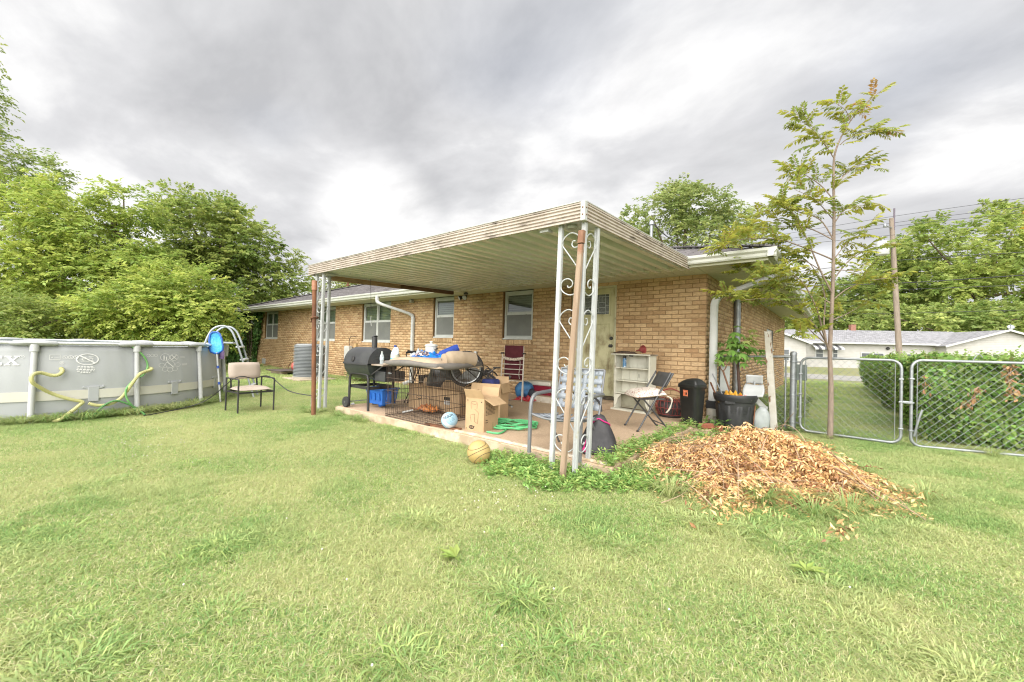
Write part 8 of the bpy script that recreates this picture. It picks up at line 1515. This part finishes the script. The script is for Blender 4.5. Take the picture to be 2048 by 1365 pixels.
# ================================================================== GRASS AND WEEDS
def blades(n, size, hmin, hmax, w, cols, lean=0.7, flat=0.0):
    """n grass blades scattered over a size x size tile; 5 vertices each"""
    x, y = rng.uniform(-size/2, size/2, n), rng.uniform(-size/2, size/2, n); B = np.stack([x, y, np.full(n, -.006)], 1); th = rng.uniform(0, 2*np.pi, n); d = np.stack([np.cos(th), np.sin(th), np.zeros(n)], 1); s = np.stack([-d[:, 1], d[:, 0], np.zeros(n)], 1)
    h = rng.uniform(hmin, hmax, n)[:, None]; ln = rng.uniform(.25, 1.0, n)[:, None]*lean; ww = (w*rng.uniform(.6, 1.3, n))[:, None]; up = np.array([0, 0, 1.])
    m = B+up*h*.55+d*h*ln*.35; t = B+up*h*np.clip(1-.45*ln, .35, 1)+d*h*ln*1.1
    V = np.stack([B-s*ww*.5, B+s*ww*.5, m-s*ww*.42, m+s*ww*.42, t], 1).reshape(-1, 3); b = np.arange(n)[:, None]*5; F = np.concatenate([b+np.array([[0, 1, 3]]), b+np.array([[0, 3, 2]]), b+np.array([[2, 3, 4]])], 0)
    cols = np.array(cols); c = cols[rng.integers(0, len(cols), n)]*(1+rng.uniform(-.22, .22, (n, 1))); C_ = np.repeat(c, 5, 0); return V, F, np.clip(C_, 0, 1)
LAWN = [(.48, .58, .21), (.41, .53, .18), (.54, .60, .245), (.31, .43, .135), (.65, .64, .36), (.72, .68, .43), (.56, .60, .265)]
GREEN = [(.30, .46, .16), (.36, .50, .18), (.25, .41, .135), (.43, .53, .20)]
tiles = bpy.data.collections.new('grass_tiles'); 
def tile(name, parts): o = bpy.data.objects.new(name, np_mesh(name, *merge(parts))); o.data.materials.append(grass_m); tiles.objects.link(o)
for k in range(5): tile('tile_a%d' % k, [blades(2300, .36, .016, .042, .0036, LAWN, 1.7), blades(120+90*k, .36, .028, .055, .0045, GREEN, 1.4), blades(60, .36, .035, .06, .003, [LAWN[5], LAWN[4]], 1.6)])
for k in range(3): tile('tile_b%d' % k, [blades(1500, .36, .025, .06, .0044, GREEN, 1.3), blades(700, .36, .02, .045, .0036, LAWN, 1.5)])
for k in range(3): tile('tile_c%d' % k, [blades(420, .8, .03, .07, .012, LAWN[:4]+GREEN, .9)])
def clump(n, h0, h1, w, rad, cols):
    th = rng.uniform(0, 6.28, n); r = rad*np.sqrt(rng.random(n))*.35; B = np.stack([r*np.cos(th), r*np.sin(th), np.full(n, -.005)], 1); d = np.stack([np.cos(th+rng.normal(0, .5, n)), np.sin(th+rng.normal(0, .5, n)), np.zeros(n)], 1); s = np.stack([-d[:, 1], d[:, 0], np.zeros(n)], 1); h = rng.uniform(h0, h1, n)[:, None]; ww = (w*rng.uniform(.6, 1.3, n))[:, None]; up = np.array([0, 0, 1.]); ln = rng.uniform(.4, 1.3, n)[:, None]
    m = B+up*h*.55+d*h*ln*.5; t = B+up*h*(.75-.35*ln)+d*h*ln*1.25; V = np.stack([B-s*ww*.4, B+s*ww*.4, m-s*ww*.5, m+s*ww*.5, t], 1).reshape(-1, 3); b = np.arange(n)[:, None]*5; F = np.concatenate([b+np.array([[0, 1, 3]]), b+np.array([[0, 3, 2]]), b+np.array([[2, 3, 4]])], 0); cols = np.array(cols); c = cols[rng.integers(0, len(cols), n)]*(1+rng.uniform(-.2, .2, (n, 1))); return V, F, np.clip(np.repeat(c, 5, 0), 0, 1)
for k in range(3): tile('tile_d%d' % k, [clump(120, .035, .09, .007, .36, GREEN+LAWN[:2])])      # coarse tufts
for k in range(3): tile('tile_e%d' % k, [clump(110, .14, .30, .007, .12, GREEN+[(.34, .36, .14)])])   # tall fringe grass
def scatter(name, label, cat, pts, rot, scl, idx):
    me = bpy.data.meshes.new(name); me.from_pydata([tuple(p) for p in pts], [], []); 
    for nm, ty, arr in (('rot', 'FLOAT', rot), ('scl', 'FLOAT', scl), ('idx', 'INT', idx)): a = me.attributes.new(nm, ty, 'POINT'); a.data.foreach_set('value', np.asarray(arr, dtype=np.int32 if ty == 'INT' else np.float32))
    o = bpy.data.objects.new(name, me); col.objects.link(o); tag(o, label, cat, kind='stuff')
    ng = bpy.data.node_groups.new(name, 'GeometryNodeTree'); ng.interface.new_socket('Geometry', in_out='INPUT', socket_type='NodeSocketGeometry'); ng.interface.new_socket('Geometry', in_out='OUTPUT', socket_type='NodeSocketGeometry'); nd, lk = ng.nodes, ng.links
    gi, go = nd.new('NodeGroupInput'), nd.new('NodeGroupOutput'); ci = nd.new('GeometryNodeCollectionInfo'); ci.inputs['Collection'].default_value = tiles; ci.inputs['Separate Children'].default_value = True; ci.inputs['Reset Children'].default_value = True
    ip = nd.new('GeometryNodeInstanceOnPoints'); ip.inputs['Pick Instance'].default_value = True
    def attr(nm, ty): a = nd.new('GeometryNodeInputNamedAttribute'); a.data_type = ty; a.inputs['Name'].default_value = nm; return a.outputs['Attribute']
    cx_ = nd.new('ShaderNodeCombineXYZ'); lk.new(attr('rot', 'FLOAT'), cx_.inputs[2]); er = nd.new('FunctionNodeEulerToRotation'); lk.new(cx_.outputs[0], er.inputs[0])
    lk.new(gi.outputs[0], ip.inputs['Points']); lk.new(ci.outputs[0], ip.inputs['Instance']); lk.new(attr('idx', 'INT'), ip.inputs['Instance Index']); lk.new(er.outputs[0], ip.inputs['Rotation']); lk.new(attr('scl', 'FLOAT'), ip.inputs['Scale']); lk.new(ip.outputs[0], go.inputs[0])
    mo = o.modifiers.new('scatter', 'NODES'); mo.node_group = ng; return o
def blocked(x, y, m=0.0):
    if -4.95-m < x < 0.12+m and -3.87-m < y < 0.2: return True
    if (x-PC.x)**2+(y-PC.y)**2 < (PR+0.03+m)**2: return True
    if XL-m < x < 0.0+m*.4 and -0.02-m*.4 < y < YB+1: return True
    return False
pts, rot, scl, idx = [], [], [], []
def add(x, y, i, s=1.0, z=0.0): pts.append((x, y, z)); rot.append(random.uniform(0, 6.283)); scl.append(s*random.uniform(.85, 1.15)); idx.append(i)
nz = lambda x, y: math.sin(x*1.3+.7)*math.sin(y*1.1-.4)+.6*math.sin(x*3.1+y*2.3)+.4*math.sin(x*5.7-y*4.9+1)
step = .235; fr = 1.35
yv = -9.6
while yv < 13:
    xv = -17.0
    while xv < 11:
        x, y = xv+random.uniform(-.045, .045), yv+random.uniform(-.045, .045); rel = np.array([x, y, 0])-CAM; dep = float(rel @ AF); lat = float(rel @ AR)
        if dep > -.3 and abs(lat) < max(dep, 0)*fr+2.2 and dep < 11.5 and not blocked(x, y, .10):
            far = dep > 8.0
            if not far or True:
                nearpile = ((x-1.16)**2+(y+2.6)**2) < 2.0
                add(x, y, random.randrange(5, 8) if (nz(x, y) > .95 or nearpile or (x > 1.2 and y > -3.2 and nz(x, y) > -.2)) and random.random() < .6 else random.randrange(0, 5), 1.0)
        xv += step
    yv += step
yv = -9.
while yv < 15:
    xv = -24.
    while xv < 12:
        x, y = xv+random.uniform(-.2, .2), yv+random.uniform(-.2, .2); rel = np.array([x, y, 0])-CAM; dep = float(rel @ AF); lat = float(rel @ AR)
        if 11.0 < dep < 24 and abs(lat) < dep*1.35 and not blocked(x, y, .3): add(x, y, random.randrange(8, 11), 1.0)
        xv += .6
    yv += .6
# coarse tufts: where the photograph shows them, then at random
for px, py, s in ((850, 1040, 1.2), (880, 1050, 1.0), (820, 1045, .9), (450, 1095, 1.0), (425, 1105, .8), (480, 1075, .7), (1010, 1190, 1.1), (1050, 1200, .9), (780, 1320, 1.0), (820, 1335, .9), (1080, 1310, 1.0), (1160, 1300, 1.1), (1200, 1080, 1.0), (1250, 1095, .8), (1290, 1075, .9), (180, 975, 1.0), (215, 965, .9), (245, 960, .8), (120, 1255, .8), (150, 1345, .9), (560, 880, .7), (700, 880, .8), (760, 900, .7), (830, 905, .7), (1700, 1250, .9), (1780, 1285, .9), (1450, 1060, 1.2), (1500, 1060, 1.1), (1560, 1050, 1.2), (1620, 1045, 1.1), (1420, 1010, 1.2), (1400, 1050, 1.1), (1480, 1085, 1.0), (1560, 1090, 1.1), (1640, 1085, 1.0), (1750, 1060, 1.0), (1820, 1060, .9), (1350, 1040, 1.0), (1900, 1000, .8), (980, 1075, .6), (640, 935, .6)):
    p = gp(px, py); add(p.x, p.y, random.randrange(11, 14), s)
for k in range(420):
    p = gp(random.uniform(-40, 2088), 850+530*random.random()**.8); 
    if not blocked(p.x, p.y, .05): add(p.x, p.y, random.randrange(11, 14), random.uniform(.3, .75)*(1.1 if nz(p.x, p.y) > .3 else .6))
# long fringe along the pool, the patio edge and the posts
for a in np.arange(-60, 100, 1.6): r = PR+random.uniform(.04, .20); add(PC.x+r*math.cos(R(a)), PC.y+r*math.sin(R(a)), random.randrange(14, 17), random.uniform(.5, 1.0))
for xx in np.arange(-4.9, -1.3, .10):
    if random.random() < .8: add(xx, -3.92-random.uniform(0, .16), random.choice((11, 12, 13, 14)), random.uniform(.4, .75))
for yy_ in np.arange(-3.8, -.3, .13): add(-5.02-random.uniform(0, .1), yy_, random.randrange(11, 15), random.uniform(.35, .6))
for k in range(26): add(-5.3+random.gauss(0, .22), -4.1+random.gauss(0, .16), random.randrange(11, 15), random.uniform(.4, .75))
for k in range(60): 
    y_ = random.uniform(.3, 9); add(.25+random.uniform(0, .5), y_, random.randrange(11, 17), random.uniform(.5, 1.0))
for k in range(40): add(random.uniform(-19.5, -8.5), -.12-random.uniform(0, .2), random.randrange(11, 15), random.uniform(.4, .8))
for k in range(60): add(random.uniform(1.2, 4.0), .15+random.gauss(.1, .2), random.randrange(11, 15), random.uniform(.4, .7))
# grass growing through the edge of the brush pile
for k in range(90):
    a_ = random.uniform(0, 6.28); q_ = random.uniform(.85, 1.2); add(bpc.x+1.2*q_*math.cos(a_)*AX[0]+.92*q_*math.sin(a_)*AY[0], bpc.y+1.2*q_*math.cos(a_)*AX[1]+.92*q_*math.sin(a_)*AY[1], random.choice((11, 12, 13, 14, 15)), random.uniform(.5, 1.0))
scatter('grass', 'patchy green and straw-coloured lawn grass', 'grass', pts, rot, scl, idx)
# leafy weeds: dense patch from the near post to the brush pile and up the patio corner
W_o = []
for _ in range(5200):
    px, py = random.uniform(980, 1500), random.uniform(842, 985); p = gp(px, py)
    inp = (-1.2 < p.x < .95 and -4.55 < p.y < -3.9 and p.y < -3.9) or (-.05 < p.x < .75 and -3.95 < p.y < -1.0) or (-.0 < p.x < .5 and -1.2 < p.y < -.6)
    edge = nz(p.x*2, p.y*2)*.12
    if inp and p.y > -4.45+edge-(.25 if p.x > -.3 else 0): W_o.append((p.x+random.gauss(0, .05), p.y+random.gauss(0, .05), 0.0))
W_o = np.array(W_o); n = len(W_o); zpat = np.where((W_o[:, 0] < .12) & (W_o[:, 1] > -3.84), PZ, 0); W_o[:, 2] = zpat
V, F, C_ = sprigs(W_o, np.stack([rng.normal(0, .45, n), rng.normal(0, .45, n), np.ones(n)], 1), rng.uniform(.05, .15, n), 8, .048, .017, np.where((rng.random(n) < .35)[:, None], np.array([.42, .52, .17]), np.array([.26, .43, .12])), .15, 1.1)
wd = thing('leafy_weeds', 'patch of bright leafy weeds round the near porch post', 'weeds', (0, -3.6, 0)); o = link('foliage', np_mesh('foliage', V-np.array([0, -3.6, 0]), F, C_), weed_m, wd); o['kind'] = 'stuff'
# taller weeds by the can and bricks
m = 34; O = np.array([tuple(gp(random.gauss(1440, 38), random.uniform(848, 868), .02)) for _ in range(m)]); V, F, C_ = sprigs(O, np.stack([rng.normal(0, .5, m), rng.normal(0, .5, m), np.ones(m)], 1), rng.uniform(.12, .30, m), 9, .10, .028, (.19, .33, .08), .3, 1.0); wd = thing('tall_weeds', 'long-leaved weeds in front of the black ridged can', 'weeds', tuple(O[0])); o = link('foliage', np_mesh('foliage', V-O[0], F, C_), weed_m, wd); o['kind'] = 'stuff'
# ground ivy along the side of the house
m = 1500; O = np.stack([rng.uniform(.2, 1.25, m), .1+6*rng.random(m)**1.4, np.zeros(m)], 1); V, F, C_ = sprigs(O, np.stack([rng.normal(0, .7, m), rng.normal(0, .7, m), np.ones(m)*.8], 1), rng.uniform(.05, .15, m), 7, .05, .035, (.24, .31, .13), .2); wd = thing('ground_ivy', 'grey-green creeping ground cover beside the house wall', 'ground cover', (.7, 1, 0)); o = link('foliage', np_mesh('foliage', V-np.array([.7, 1, 0]), F, C_), weed_m, wd); o['kind'] = 'stuff'
# single broad-leaf rosettes and clover heads in the lawn
for lb_, px, py, s in (('pale green broad-leaved weed in the lawn at the right front', 1612, 1148, 1.0), ('pale broad-leaved weed in the lawn left of centre', 912, 1122, 1.0)):
    p = gp(px, py); k = 9; th = rng.uniform(0, 6.28, k); V, F, C_ = leaf_cloud(np.tile([0, 0, .01], (k, 1)), np.stack([np.cos(th), np.sin(th), np.full(k, .45)], 1), np.stack([-np.cos(th)*.3, -np.sin(th)*.3, np.ones(k)], 1), rng.uniform(.07, .12, k), rng.uniform(.025, .04, k), (.34, .44, .12), .2); o = link('broadleaf_weed', np_mesh('broadleaf_weed', V, F, C_), weed_m); o.location = (p.x, p.y, .01); tag(o, lb_, 'weed')
m = 130; Pc = []
for cx_, cy_, sx, sy, q in ((300, 885, 60, 25, 45), (1000, 990, 50, 20, 30), (600, 800, 60, 15, 15), (900, 1150, 400, 120, 12)):
    for _ in range(q): Pc.append(gp(random.gauss(cx_, sx), max(800, random.gauss(cy_, sy)), .05))
g = MB(); [g.ell(p, (.0055, .0055, .005), 6, 4) for p in Pc if not blocked(p.x, p.y)]; o = g.build('clover_heads', mat('clover_white', (.62, .58, .50), rough=.9)); tag(o, 'tiny white clover heads scattered in the lawn', 'clover', kind='stuff')
